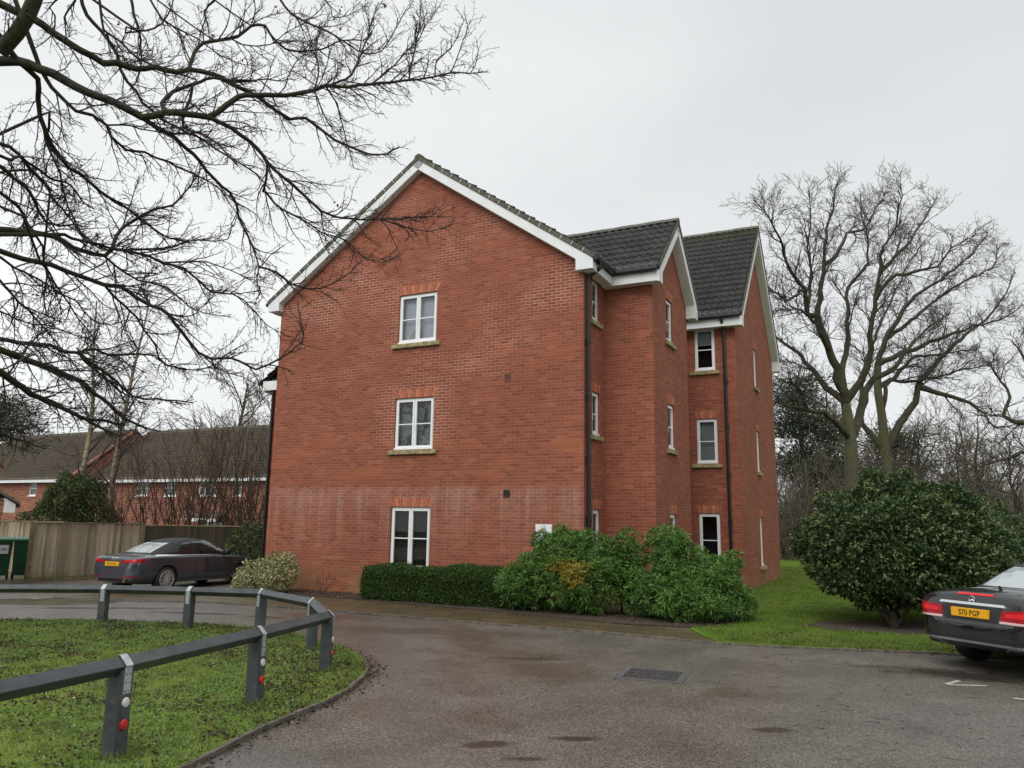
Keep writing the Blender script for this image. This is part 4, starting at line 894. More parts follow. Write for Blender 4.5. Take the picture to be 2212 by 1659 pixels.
# ================================================================== TREES
OAK_LIMBS = [[-521,720,640,73,-513,717,648,73,-502,714,658,72,-491,709,672,71,-482,704,688,70,-477,700,704,69],
[-751,1000,905,60,-740,1009,899,59,-726,1019,897,58,-707,1033,894,57,-686,1048,884,55,-667,1062,873,53,-641,1079,864,51,-627,1088,858,50,-614,1096,864,49,-589,1110,864,47,-568,1122,874,45,-537,1138,877,43,-522,1146,886,41,-490,1162,888,39,-466,1175,881,37,-430,1193,869,34,-414,1202,860,32,-400,1210,852,31,-381,1220,843,29,-357,1231,852,27,-326,1247,833,24,-297,1261,820,21,-271,1273,815,19,-244,1284,812,17,-227,1291,820,16,-207,1300,836,14],
[-522,1146,886,31,-524,1148,896,31,-521,1154,922,29,-511,1161,943,28,-496,1166,951,27,-463,1177,967,25,-445,1185,992,23,-432,1189,996,22,-424,1192,997,22,-413,1197,982,20,-392,1206,964,19,-369,1213,964,17,-336,1223,976,15,-302,1234,1000,12,-268,1244,1006,10,-256,1250,1029,8],
[-445,1185,992,13,-442,1190,1017,11,-446,1195,1042,9,-453,1200,1068,7],
[-496,1166,951,12,-472,1170,958,11,-451,1173,948,11,-431,1177,950,10,-409,1180,954,9,-386,1185,979,8,-358,1191,1004,7,-333,1196,1032,6,-328,1200,1061,5],
[-704,950,773,68,-689,955,778,67,-670,960,782,65,-643,968,775,63,-615,976,764,60,-587,985,751,57,-558,993,744,55,-537,999,735,53,-517,1005,725,51,-504,1009,731,49,-490,1013,739,48,-465,1019,740,46,-436,1027,740,43,-426,1030,747,42,-414,1034,764,41,-400,1039,780,39,-377,1044,785,37,-338,1054,791,33,-299,1063,805,30,-283,1067,814,28,-251,1075,819,25,-218,1082,828,22,-164,1094,842,17,-125,1103,854,14,-102,1108,864,12,-72,1114,867,9,-46,1120,874,7],
[-436,1027,740,33,-409,1046,733,31,-380,1068,716,28,-366,1082,700,26,-344,1100,683,24,-326,1113,670,23,-309,1126,656,21,-295,1136,646,20,-278,1146,642,18,-255,1158,644,17,-232,1170,647,15,-216,1179,652,14,-183,1195,661,12,-143,1215,672,9,-110,1230,678,6],
[-216,1179,652,12,-185,1196,649,11,-150,1215,647,8,-124,1228,655,7,-103,1240,670,6],
[-490,1013,739,31,-500,1020,757,29,-491,1032,780,27,-472,1048,801,25,-457,1061,820,22,-449,1067,824,21,-429,1081,830,19,-399,1100,840,15],
[-472,1048,801,24,-471,1042,777,22,-474,1036,754,20,-471,1029,725,18,-448,1023,713,16,-423,1016,701,14,-379,1000,656,9],
[-517,1005,725,33,-503,1018,717,32,-485,1033,712,30,-472,1045,703,28,-457,1060,689,26,-441,1078,669,23,-423,1093,657,21,-415,1103,643,19,-414,1114,625,18,-405,1126,608,16,-397,1142,585,13,-393,1155,562,11,-397,1167,541,9,-390,1180,519,6],
[-393,1155,562,17,-366,1162,557,16,-345,1169,541,14,-325,1174,535,12,-301,1180,538,11,-281,1186,549,9,-262,1192,566,8,-237,1200,595,5],
[-366,1082,700,20,-366,1086,683,19,-373,1093,657,17,-370,1094,658,17,-357,1099,642,16,-334,1106,629,15,-309,1113,619,13,-291,1119,607,12,-267,1125,601,11,-254,1128,597,10,-237,1134,583,9,-223,1138,571,8,-201,1144,568,7,-177,1150,583,5],
[-283,1067,814,21,-258,1087,838,18,-249,1097,861,16,-244,1111,892,14,-238,1127,933,12,-235,1142,972,9,-229,1160,1021,6],
[-164,1094,842,13,-161,1100,879,11,-157,1105,910,9,-153,1110,939,8,-154,1115,977,6,-152,1120,1009,4],
[-218,1082,828,15,-187,1098,869,12,-171,1107,899,10,-155,1115,925,9,-145,1123,955,7,-130,1133,988,6,-120,1140,1016,4],
[-125,1103,854,12,-124,1105,883,10,-103,1107,904,8,-93,1108,925,6,-83,1110,958,4],
[-102,1108,864,10,-92,1106,888,8,-84,1104,914,7,-77,1102,941,5,-83,1100,961,4],
[-72,1114,867,8,-63,1110,879,7,-60,1105,900,6,-64,1100,918,4],
[-283,1067,814,14,-270,1090,798,12,-266,1110,779,10,-261,1133,755,7,-254,1160,727,4],
[-251,1075,819,11,-232,1098,811,8,-224,1113,801,6,-205,1130,805,4],
[-299,1063,805,11,-291,1077,785,10,-282,1088,767,9,-267,1101,752,7,-254,1113,737,6,-222,1130,735,4],
[-670,960,782,38,-656,986,769,36,-663,1002,751,34,-669,1018,733,33,-668,1034,716,31,-662,1052,698,30,-651,1072,681,28,-640,1084,676,26,-621,1108,660,24,-613,1116,655,23,-596,1133,647,21,-581,1148,638,19,-561,1168,624,17,-548,1180,617,15,-521,1200,617,13],
[-669,1018,733,20,-661,1027,744,19,-666,1039,727,18,-677,1049,716,18,-674,1065,696,16,-669,1081,676,15,-670,1096,654,14,-668,1109,636,12,-664,1121,621,11,-656,1136,603,10,-641,1150,591,9],
[-643,968,775,29,-632,980,754,28,-618,990,739,26,-606,998,730,25,-588,1007,730,24,-573,1017,720,22,-566,1023,706,21,-552,1033,692,20,-529,1044,693,18,-501,1057,685,16,-465,1074,673,13,-435,1089,658,10,-420,1100,636,8],
[-573,1017,720,14,-553,1018,721,13,-529,1021,718,11,-497,1024,713,9,-466,1027,713,7,-436,1030,726,5],
[-684,1100,986,30,-677,1112,956,29,-657,1124,936,27,-645,1131,923,26,-637,1139,906,26,-634,1147,885,25,-626,1154,869,24,-612,1161,856,23,-604,1168,841,22,-591,1174,831,21,-568,1185,815,20,-526,1202,800,18,-483,1220,777,15,-437,1239,754,13,-415,1250,730,11],
[-655,1100,986,22,-651,1108,950,20,-647,1113,931,19,-622,1120,916,18,-610,1125,902,17,-586,1131,888,16,-546,1142,879,14,-512,1150,871,12],
[-662,1200,1060,27,-653,1207,1023,24,-645,1212,996,21,-641,1219,956,17,-644,1224,925,14,-660,1230,898,11],
[-693,1100,985,22,-690,1100,971,19,-703,1100,943,13,-697,1100,906,7],
[-645,1212,996,22,-668,1210,993,20,-666,1209,1003,19,-643,1207,994,17,-617,1205,997,15,-594,1203,1020,12,-585,1200,1057,9],
[-508,1200,1063,24,-541,1224,1042,16,-540,1234,1029,12,-540,1250,1009,7],
[-630,1200,1056,18,-612,1220,1027,16,-586,1236,1017,14,-563,1250,1011,12,-529,1272,992,10,-493,1290,986,7,-473,1300,990,6],
[-428,1250,1099,23,-413,1254,1077,21,-387,1260,1056,20,-351,1266,1045,18,-314,1273,1027,15,-287,1279,1011,14,-269,1282,1005,13,-245,1286,1014,11,-227,1292,1051,10,-205,1300,1109,7],
[-350,1250,1098,13,-335,1261,1083,11,-332,1269,1069,10,-306,1281,1082,8,-271,1300,1122,5],
[-466,1175,881,14,-417,1203,906,11,-392,1216,911,10,-382,1230,950,8,-365,1246,989,6,-352,1260,1027,5],
[-299,1063,805,14,-302,1095,858,12,-317,1120,901,10,-320,1152,959,8,-311,1180,1006,5],
[-734,1140,1014,19,-759,1146,993,15,-751,1149,979,14,-752,1154,949,10,-784,1160,928,6],
[-635,900,521,39,-632,916,526,39,-625,949,536,37,-616,982,545,35,-608,1009,545,33,-598,1040,543,31,-585,1070,547,29,-583,1083,561,28,-588,1104,590,26,-588,1118,608,25,-579,1145,635,22,-569,1169,659,20,-554,1195,678,17,-549,1207,691,16,-544,1226,718,14,-541,1250,753,11],
[-616,982,545,24,-606,1006,555,23,-602,1016,553,22,-590,1041,557,21,-576,1067,557,19,-555,1101,568,17,-539,1127,580,15,-525,1146,587,14,-509,1172,609,12,-483,1203,620,10,-469,1219,630,8,-467,1250,680,6],
[-576,1067,557,24,-555,1092,561,22,-540,1108,560,21,-526,1123,556,20,-504,1146,555,18,-489,1164,544,17,-473,1185,529,15,-449,1205,533,13,-435,1219,528,12,-419,1238,512,10,-405,1255,495,8,-376,1280,482,6],
[-526,1123,556,14,-491,1163,572,11,-472,1183,575,10,-452,1204,571,9,-422,1234,564,7,-397,1260,589,5],
[-585,1070,547,18,-574,1084,537,17,-551,1108,524,14,-520,1135,520,12,-500,1156,503,10,-479,1175,494,8,-445,1200,494,5],
[-588,1118,608,12,-589,1128,638,10,-588,1140,675,7,-588,1150,706,5],
[-608,1009,545,9,-600,1022,535,9,-590,1040,559,8,-584,1050,573,7],
[-667,950,515,37,-659,961,514,37,-642,982,511,36,-629,998,512,35,-612,1017,510,33,-595,1036,505,32,-574,1058,501,31,-558,1072,502,30,-543,1088,492,28,-528,1103,484,27,-508,1122,476,26,-501,1133,463,25,-489,1149,444,23,-476,1164,429,22,-462,1176,421,21,-437,1194,427,19,-406,1218,414,17,-390,1231,426,16,-377,1241,436,14,-356,1259,460,12,-349,1272,485,11,-370,1300,546,8],
[-574,1058,501,18,-566,1078,487,17,-549,1109,468,15,-544,1126,452,14,-535,1146,435,13,-535,1160,419,12,-528,1173,409,11,-495,1207,409,9,-476,1227,421,7,-458,1250,445,6],
[-508,1122,476,12,-496,1171,487,10,-493,1225,529,7,-490,1260,557,5],
[-528,1103,484,12,-567,1154,522,9,-587,1179,520,8,-600,1222,554,5,-599,1230,554,5],
[-462,1176,421,11,-458,1205,409,9,-437,1252,407,7,-425,1280,401,5],
[-618,900,387,29,-617,920,390,28,-613,970,395,26,-608,1006,401,24,-604,1034,399,23,-598,1058,403,21,-597,1071,410,21,-592,1089,415,19,-585,1114,412,18,-568,1162,424,15,-555,1192,427,12,-547,1217,418,10,-531,1250,417,8],
[-598,1058,403,21,-598,1071,396,20,-592,1102,383,17,-586,1129,372,14,-576,1160,360,11,-559,1200,350,7],
[-613,970,395,10,-617,1004,419,9,-615,1030,430,8,-610,1061,429,7,-601,1100,429,5],
[-582,850,365,43,-581,869,365,42,-578,907,363,39,-573,945,361,36,-567,974,358,33,-561,1004,353,30,-557,1030,343,27,-550,1061,331,23,-543,1094,316,19,-527,1133,308,13,-519,1150,306,11],
[-546,800,335,41,-551,829,333,39,-558,867,327,37,-563,922,319,33,-563,973,314,29,-561,1018,308,25,-556,1056,309,21,-548,1100,308,16],
[-561,1018,308,25,-545,1033,296,17,-526,1050,288,9],
[-598,1058,403,26,-592,1070,395,25,-575,1099,379,21,-555,1133,355,17,-532,1159,355,14,-511,1181,357,11,-493,1200,356,9],
[-535,800,271,18,-544,829,273,16,-560,887,277,13,-575,950,286,8],
[-534,800,268,15,-541,827,266,13,-553,877,265,11,-565,950,260,6],
[-650,900,634,24,-655,927,645,24,-658,950,652,23,-666,992,656,21,-670,1024,660,19,-675,1074,664,17,-674,1122,676,14,-680,1160,670,12,-679,1200,670,9],
[-646,900,622,23,-650,923,627,22,-654,951,634,21,-657,972,650,21,-667,1014,648,19,-673,1059,648,17,-681,1088,643,16,-687,1134,637,13,-689,1165,632,11,-693,1200,624,9],
[-644,900,607,27,-643,916,610,26,-644,947,607,24,-643,978,605,22,-652,1016,591,20,-653,1038,584,18,-647,1061,588,16,-641,1084,598,14,-640,1115,586,11,-629,1150,582,8],
[-637,900,577,23,-640,919,576,22,-645,962,575,20,-649,981,571,19,-656,1013,563,17,-662,1051,553,15,-671,1070,545,14,-679,1093,535,12,-689,1125,520,10,-692,1150,509,8],
[-671,1070,545,15,-669,1079,516,12,-674,1086,491,10,-671,1093,467,7,-660,1100,447,5],
[-629,900,494,16,-630,920,493,16,-632,953,489,15,-630,984,490,14,-628,1014,487,13,-625,1043,482,12,-619,1074,481,11,-620,1101,470,10,-613,1132,464,9,-607,1151,466,8,-598,1180,481,6,-590,1200,484,5],
[-625,900,465,16,-631,927,464,16,-642,973,458,15,-651,1020,451,13,-659,1072,440,12,-663,1108,431,10,-667,1141,422,9,-672,1200,401,6],
[-629,998,512,15,-631,1022,505,14,-636,1054,494,13,-638,1090,480,11,-640,1120,468,10,-639,1150,456,8,-641,1188,436,6,-639,1200,431,5],
[-617,900,423,12,-625,925,425,12,-642,986,431,10,-655,1044,438,7,-666,1100,455,5]]
BIG_LIMBS = [[1408,3300,-70,430,1429,3300,357,298,1436,3300,547,241,1424,3300,707,194],
[1424,3300,707,226,1389,3277,811,202,1353,3255,914,178,1319,3238,986,162,1295,3221,1069,143,1313,3199,1173,121,1316,3177,1276,100,1319,3162,1349,85,1337,3138,1462,61,1354,3111,1586,36,1368,3100,1637,25],
[1424,3300,707,172,1377,3312,741,157,1324,3330,820,133,1262,3353,923,102,1203,3368,971,83,1164,3378,1006,69,1062,3400,1068,39],
[1436,3300,547,140,1322,3216,630,110,1205,3150,645,87,1141,3114,654,75,1036,3053,663,56,945,3000,644,39],
[1424,3300,707,151,1430,3324,820,137,1477,3360,996,116,1495,3384,1116,101,1512,3408,1239,87,1570,3425,1316,76,1627,3440,1382,67,1642,3473,1565,46,1639,3500,1712,29],
[1295,3221,1069,126,1241,3191,1060,117,1196,3114,1145,96,1107,3026,1222,73,1051,2941,1306,51,994,2880,1353,37,903,2800,1400,18],
[1316,3177,1276,104,1390,3235,1331,94,1500,3345,1477,74,1601,3413,1528,62,1714,3514,1669,42,1811,3600,1797,23],
[1436,3300,547,215,1567,3394,779,162,1616,3420,841,147,1685,3444,869,133,1761,3476,934,114,1924,3546,1094,70,2079,3600,1195,35],
[1424,3300,707,183,1479,3268,789,164,1508,3237,880,146,1506,3208,971,130,1515,3160,1121,103,1526,3124,1229,83,1528,3092,1326,66,1571,3061,1403,51,1580,3022,1517,31,1574,3000,1583,20],
[1515,3160,1121,103,1549,3112,1193,86,1635,3054,1208,67,1702,3005,1224,51,1732,2962,1282,38,1808,2900,1312,19],
[1196,3114,1145,71,1077,2964,1057,50,990,2852,1043,36,876,2700,1015,18],
[1241,3191,1060,83,1255,3164,1216,64,1237,3143,1340,49,1246,3123,1455,36,1234,3100,1590,20],
[1526,3124,1229,92,1673,3189,1364,66,1791,3250,1514,42,1894,3300,1642,22],
[1353,3255,914,106,1215,3123,1041,60,1123,3068,1046,41,1009,3000,1015,20],
[1205,3150,645,82,1143,3081,730,52,1080,3041,752,36,1007,3000,734,20],
[1846,3900,-113,343,1871,3900,417,256,1868,3900,553,235,1862,3900,742,205,1851,3900,869,185,1860,3900,998,165],
[1860,3900,998,165,1893,3871,1122,144,1961,3838,1245,120,2030,3809,1343,99,2110,3787,1390,83,2246,3744,1496,54,2358,3700,1638,24],
[1868,3900,553,229,1966,3928,696,202,2063,3952,816,179,2089,3965,897,165,2171,3984,993,146,2298,4009,1107,121,2395,4028,1194,102,2556,4056,1313,73,2681,4083,1462,45,2742,4100,1568,27],
[2089,3965,897,155,2174,3936,867,132,2278,3900,824,102,2361,3862,744,73,2392,3840,679,55,2509,3800,688,25],
[1862,3900,742,127,1916,3922,913,105,1984,3931,915,96,2122,3948,933,79,2334,3974,994,53,2548,4000,1029,26],
[1860,3900,998,153,1955,3853,1042,131,2107,3777,1103,97,2215,3721,1142,73,2375,3637,1185,38,2428,3600,1238,23],
[1868,3900,553,153,1794,3941,682,137,1781,3958,748,130,1852,4022,1023,104,2010,4091,1314,75,2169,4154,1591,48,2319,4200,1785,27],
[1851,3900,869,140,2024,4003,982,113,2149,4080,1080,92,2335,4172,1116,66,2606,4300,1177,28],
[1893,3871,1122,114,2011,3892,1208,99,2163,3920,1324,81,2332,3949,1444,61,2530,3980,1539,40,2595,4000,1672,26],
[1916,2700,-13,308,1946,2700,405,207,1898,2700,526,176],
[1898,2700,526,132,1783,2700,546,100,1720,2700,571,82,1744,2700,638,64,1715,2700,700,45,1668,2700,771,22],
[1946,2700,405,114,1803,2746,450,73,1754,2761,433,60,1715,2772,416,49,1622,2800,381,23],
[1898,2700,526,132,1865,2745,674,84,1852,2777,789,49,1829,2800,869,23]]

def unpack(a):
    a = np.array(a, float).reshape(-1, 4); return a[:, :3] / 100, a[:, 3] / 1000
def resample(P, R, step):
    """smooth curve through the points"""
    out, rr = [], []
    n = len(P); Pe = np.vstack([2 * P[0] - P[1], P, 2 * P[-1] - P[-2]])
    for i in range(n - 1):
        p0, p1, p2, p3 = Pe[i:i + 4]; m = max(1, int(round(np.linalg.norm(p2 - p1) / step)))
        for k in range(m):
            t_ = k / m; t2, t3 = t_ * t_, t_ ** 3
            out.append(.5 * ((2 * p1) + (-p0 + p2) * t_ + (2 * p0 - 5 * p1 + 4 * p2 - p3) * t2 + (-p0 + 3 * p1 - 3 * p2 + p3) * t3)); rr.append(R[i] * (1 - t_) + R[i + 1] * t_)
    out.append(P[-1]); rr.append(R[-1]); return np.array(out), np.array(rr)

def shoot(rng, p, d, L, r0, r1, seg, wig, up):
    n = seg + 1; pts = np.empty((n, 3)); pts[0] = p; d = d / np.linalg.norm(d); st = L / seg
    for i in range(1, n):
        d = d + rng.normal(0, wig, 3); d[2] += up; d /= np.linalg.norm(d); pts[i] = pts[i - 1] + d * st
    return pts, np.linspace(r0, r1, n)

def sprout(rng, P, R, sp, out, lvl=0):
    """sp: list of level dicts; adds side shoots along the polyline P"""
    if lvl >= len(sp): return
    s = sp[lvl]; seg = np.linalg.norm(np.diff(P, axis=0), axis=1); cum = np.r_[0, np.cumsum(seg)]; T = cum[-1]
    if T < 1e-4: return
    t = s.get('start', .15) * T + rng.uniform(0, s['gap'])
    while t < T:
        i = min(np.searchsorted(cum, t) - 1, len(seg) - 1); i = max(i, 0); f = (t - cum[i]) / (seg[i] + 1e-9)
        p = P[i] + (P[i + 1] - P[i]) * f; tan = (P[i + 1] - P[i]) / (seg[i] + 1e-9); r = R[i] * (1 - f) + R[i + 1] * f
        q = rng.normal(size=3); q -= tan * q.dot(tan); q /= np.linalg.norm(q) + 1e-9
        if 'flat' in s: q[2] *= s['flat']; 
        a = math.radians(rng.uniform(*s['ang'])); d = tan * math.cos(a) + q * math.sin(a); d[2] += s.get('bias', 0)
        L = min(rng.uniform(*s['len']), s.get('cap', 9) * T) * (1 - s.get('taper', .4) * t / T); r0 = min(r * .75, s['r']); 
        pts, rr = shoot(rng, p, d, L, r0, s.get('r1', r0 * .45), s['seg'], s['wig'], s.get('up', 0))
        out[lvl].append((pts, rr)); sprout(rng, pts, rr, sp, out, lvl + 1)
        t += s['gap'] * rng.uniform(.5, 1.5)
    if s.get('tip', True) and lvl > 0 or s.get('tipall'):
        pass

M['oak_bark'] = bark_mat('oak_bark', (0.018, 0.016, 0.013), (0.055, 0.050, 0.040), (0.060, 0.068, 0.022), .55, 14)
M['oak_twig'] = simple('oak_twig', (0.030, 0.024, 0.021), .85, var=.25, scale=8)
# --- the oak over the grass island, its trunk out of the picture to the left
oak = empty('oak_tree', (-12.2, 10.4, 0), 0, 'bare oak whose long mossy boughs reach in over the car park from the upper left', 'tree')
rng = np.random.default_rng(11)
OL = [unpack(a) for a in OAK_LIMBS]; og = np.array([-12.2, 10.4, 0.0])
curves, TW = [], [[], [], []]
roots = 0
for k, (P, R) in enumerate(OL):
    root = False
    if P[0][0] < -5.9 and P[0][0] / P[0][1] < -.60: root = 'left'
    elif P[0][2] > 1.8 + P[0][1] * .655: root = 'top'
    Ps, Rs = resample(P, R, .16)
    Ps[1:-1] += rng.normal(0, .006, Ps[1:-1].shape)
    if root:
        h = float(np.clip(P[0][2] - 1.3, 2.6, 8.5)) if root == 'left' else 9.6
        s0 = np.array([-12.2, 10.4, h]); d0 = P[1] - P[0]; d0 = d0 / np.linalg.norm(d0)
        mid = P[0] - d0 * 1.2 if root == 'left' else np.array([P[0][0] - 2.5, P[0][1], P[0][2] + 1.6])
        r_ = R[0]; ex, er = resample(np.array([s0, (s0 + mid) / 2 + [0, 0, .35], mid, P[0]]), np.array([r_ * 1.8, r_ * 1.5, r_ * 1.15, r_]), .4)
        Ps = np.vstack([ex[:-1], Ps]); Rs = np.r_[er[:-1], Rs]
    curves.append((Ps, Rs))
    sp = [dict(gap=.13, len=(.40, 1.5), ang=(20, 52), seg=7, wig=.125, r=.0115, r1=.0040, cap=.32, start=.0 if not root else .1, taper=.78, bias=.03, up=.0),
          dict(gap=.11, len=(.10, .50), ang=(25, 60), seg=4, wig=.17, r=.0058, r1=.0030, start=.12, taper=.35, bias=.05),
          dict(gap=.065, len=(.025, .09), ang=(35, 75), seg=1, wig=.2, r=.0042, r1=.0036, start=.15, taper=.2, bias=.05)]
    vis = Ps[len(Ps) - len(resample(P, R, .16)[0]):] if root else Ps
    vr = Rs[len(Rs) - len(vis):]
    sprout(rng, vis, vr, sp, TW)
    sprout(rng, vis[len(vis) // 2:], np.minimum(vr[len(vis) // 2:], .004), [dict(sp[1], taper=.75)] + sp[2:], TW[1:])
    sprout(rng, vis[len(vis) // 2:], np.minimum(vr[len(vis) // 2:], .004), sp[2:], TW[2:])
tr, trr = resample(np.array([[0, 0, -.2], [0, 0, .3], [.1, 0, 3], [0.0, 0, 6], [.15, .1, 9.4], [.6, .2, 12]]), np.array([.62, .50, .43, .36, .27, .12]), .5)
V, F = tubes_np([(tr, trr)], 16); link('trunk', np_mesh('trunk', V, F), oak, M['oak_bark'], True)
V, F = tubes_np([(p - og, r) for p, r in curves], 8); link('boughs', np_mesh('boughs', V, F), oak, M['oak_bark'], True)
tw = [tubes_np([(p - og, r) for p, r in TW[0]], 4), tubes_np([(p - og, r) for p, r in TW[1]], 3), tubes_np([(p - og, r) for p, r in TW[2]], 3)]
V, F = merge(tw); link('twigs', np_mesh('twigs', V, F), oak, M['oak_twig'], False)
print('oak twigs', [len(t_) for t_ in TW], len(F))
# a few dead leaves still hanging
ends = [p[-1] for p, r in TW[1]]; sel = rng.choice(len(ends), 26, replace=False); C0 = np.repeat(np.array([ends[i] for i in sel]), 3, axis=0) - og + rng.normal(0, .015, (78, 3))
V, F = leaves_np(C0, rng.normal(size=(78, 3)) + [0, 0, -.8], rng.uniform(.05, .09, 78), .045, rng); l_ = link('dead_leaves', np_mesh('dead_leaves', V, F), oak, island_mat('dead_oak_leaf', [(0, (.10, .03, .015)), (1, (.22, .075, .03))], .8, .2)); l_['kind'] = 'stuff'

# --- the big bare trees beyond the laurustinus
M['big_bark'] = bark_mat('mossy_trunk_bark', (0.050, 0.046, 0.034), (0.115, 0.105, 0.076), (0.115, 0.115, 0.038), .75, 7)
M['bough_bark'] = bark_mat('bough_bark', (0.034, 0.030, 0.023), (0.082, 0.074, 0.055), (0.080, 0.080, 0.030), .5, 7)
M['grey_twig'] = simple('grey_brown_twig', (0.070, 0.060, 0.052), .9, var=.3, scale=3)
M['brown_twig'] = simple('brown_twig', (0.118, 0.100, 0.072), .9, var=.3, scale=3)
BL = [unpack(a) for a in BIG_LIMBS]
def big_tree(name, ids, label, sp, seed, steps=.4, bases=None):
    rng = np.random.default_rng(seed); o = BL[ids[0]][0][0].copy(); o[2] = 0
    e = empty(name, tuple(o), 0, label, 'tree')
    cs, TW = [], [[] for _ in sp]
    for k, i in enumerate(ids):
        P, R = BL[i]; P = P.copy(); R = R.copy()
        if k == 0: P[0, 2] = -.1; R[0] *= 1.25
        else: R = R * np.linspace(1, .72, len(R))
        Ps, Rs = resample(P, R, steps); 
        if k: Ps[1:-1] += rng.normal(0, .035, Ps[1:-1].shape)
        cs.append((Ps, Rs))
        if k: sprout(rng, Ps, Rs, sp, TW); sprout(rng, Ps[len(Ps) * 2 // 3:], np.minimum(Rs[len(Ps) * 2 // 3:], .02), [dict(sp[1], taper=.75)] + sp[2:], TW[1:])
        if k: sprout(rng, Ps, Rs, [dict(sp[1], gap=.4)] + sp[2:], TW[1:])
    V, F = tubes_np([(p - o, r) for p, r in cs[:1]], 14); link('trunk', np_mesh('trunk', V, F), e, M['big_bark'], True)
    V, F = tubes_np([(p - o, r) for p, r in cs[1:]], 8); link('boughs', np_mesh('boughs', V, F), e, M['bough_bark'], True)
    V, F = merge([tubes_np([(p - o, r) for p, r in t_], 3) for t_ in TW if t_]); link('twigs', np_mesh('twigs', V, F), e, M['grey_twig'])
    print(name, [len(t_) for t_ in TW]); return e
spb = [dict(gap=1.2, len=(1.4, 3.3), ang=(22, 50), seg=9, wig=.10, r=.05, r1=.013, start=.22, taper=.84, bias=.18, cap=.42),
       dict(gap=.25, len=(.7, 2.2), ang=(25, 60), seg=6, wig=.14, r=.026, r1=.009, start=.2, taper=.62, bias=.16, up=.015),
       dict(gap=.21, len=(.35, 1.1), ang=(25, 60), seg=4, wig=.16, r=.012, r1=.0065, start=.15, taper=.5, bias=.10),
       dict(gap=.15, len=(.15, .45), ang=(25, 65), seg=2, wig=.18, r=.0085, r1=.006, start=.15, taper=.3, bias=.1),
       dict(gap=.16, len=(.07, .22), ang=(30, 65), seg=1, wig=.18, r=.006, r1=.005, start=.2, taper=.2, bias=.08)]
big_tree('bare_oak', list(range(0, 15)), 'tall bare tree with thick mossy trunk rising behind the big rounded shrub', spb, 3)
big_tree('bare_oak', list(range(15, 24)), 'slimmer bare tree standing right behind the thick mossy trunk, spreading right', spb, 4)
big_tree('bare_oak', list(range(24, 28)), 'bare tree at the right edge reaching crooked branches into the view', spb, 5)

# --- generic bare trees
def bare_tree_parts(seed, H, trunk_r, forks=7, spread=.55, sp=None, lean=0.0, first=.28, weep=0.0):
    rng = np.random.default_rng(seed); base = np.array([0, 0, -.1]); n = 9
    T = np.cumsum(np.vstack([[0, 0, -.1], np.c_[rng.normal(lean, .10, n) * H / n, rng.normal(0, .10, n) * H / n, np.full(n, H * .86 / n)]]), axis=0)
    R = np.linspace(trunk_r, trunk_r * .16, n + 1); cs = [resample(T, R, .5)]; limbs = []
    P0, R0 = cs[0]
    for i in range(forks):
        f = first + (.92 - first) * (i + rng.uniform(0, .8)) / forks; k = int(f * (len(P0) - 1)); a = rng.uniform(0, 6.283)
        d = np.array([math.cos(a) * spread, math.sin(a) * spread, rng.uniform(.35, .8)])
        limbs.append(shoot(rng, P0[k], d, H * rng.uniform(.28, .48) * (1.15 - f * .7), R0[k] * .6, .02, 8, .13, .02))
    TW = [[] for _ in sp]
    for P, R in limbs + [(P0[len(P0) // 2:], R0[len(P0) // 2:])]: sprout(rng, P, R, sp, TW)
    return cs, limbs, TW
def bare_tree(name, loc, label, seed, H, tr_, mats, group=None, **kw):
    cs, limbs, TW = bare_tree_parts(seed, H, tr_, **kw); e = empty(name, loc, 0, label, 'tree', group)
    V, F = tubes_np(cs, 10); link('trunk', np_mesh('trunk', V, F), e, mats[0], True)
    V, F = merge([tubes_np(limbs, 6)] + [tubes_np(t_, 3) for t_ in TW if t_]); link('crown', np_mesh('crown', V, F), e, mats[1])
    return e
sp_far = [dict(gap=.42, len=(1.0, 2.8), ang=(25, 60), seg=4, wig=.15, r=.03, r1=.012, start=.15, bias=.15),
          dict(gap=.27, len=(.5, 1.4), ang=(25, 60), seg=2, wig=.18, r=.014, r1=.010, start=.1, bias=.12),
          dict(gap=.22, len=(.2, .7), ang=(25, 60), seg=1, wig=.18, r=.011, r1=.009, start=.1, bias=.1)]
M['far_bark'] = bark_mat('far_bark', (0.040, 0.034, 0.026), (0.085, 0.072, 0.054), (0.07, 0.07, 0.03), .4, 5)
fm = (M['far_bark'], M['brown_twig'])
protos = [bare_tree('woodland_tree', (20.5, 47, 0), 'thin bare woodland tree just right of the block, behind the lawn', 21, 10.5, .16, fm, 'bare woodland trees behind the lawn', forks=9, sp=sp_far),
          bare_tree('woodland_tree', (27.5, 45, 0), 'bare woodland tree with open branches right of the two big trunks', 22, 9.5, .17, fm, 'bare woodland trees behind the lawn', forks=10, sp=sp_far, spread=.8, first=.2),
          bare_tree('woodland_tree', (31.5, 43, 0), 'spreading bare woodland tree near the right edge of the view', 23, 8.5, .18, fm, 'bare woodland trees behind the lawn', forks=11, sp=sp_far, spread=.9, first=.15)]
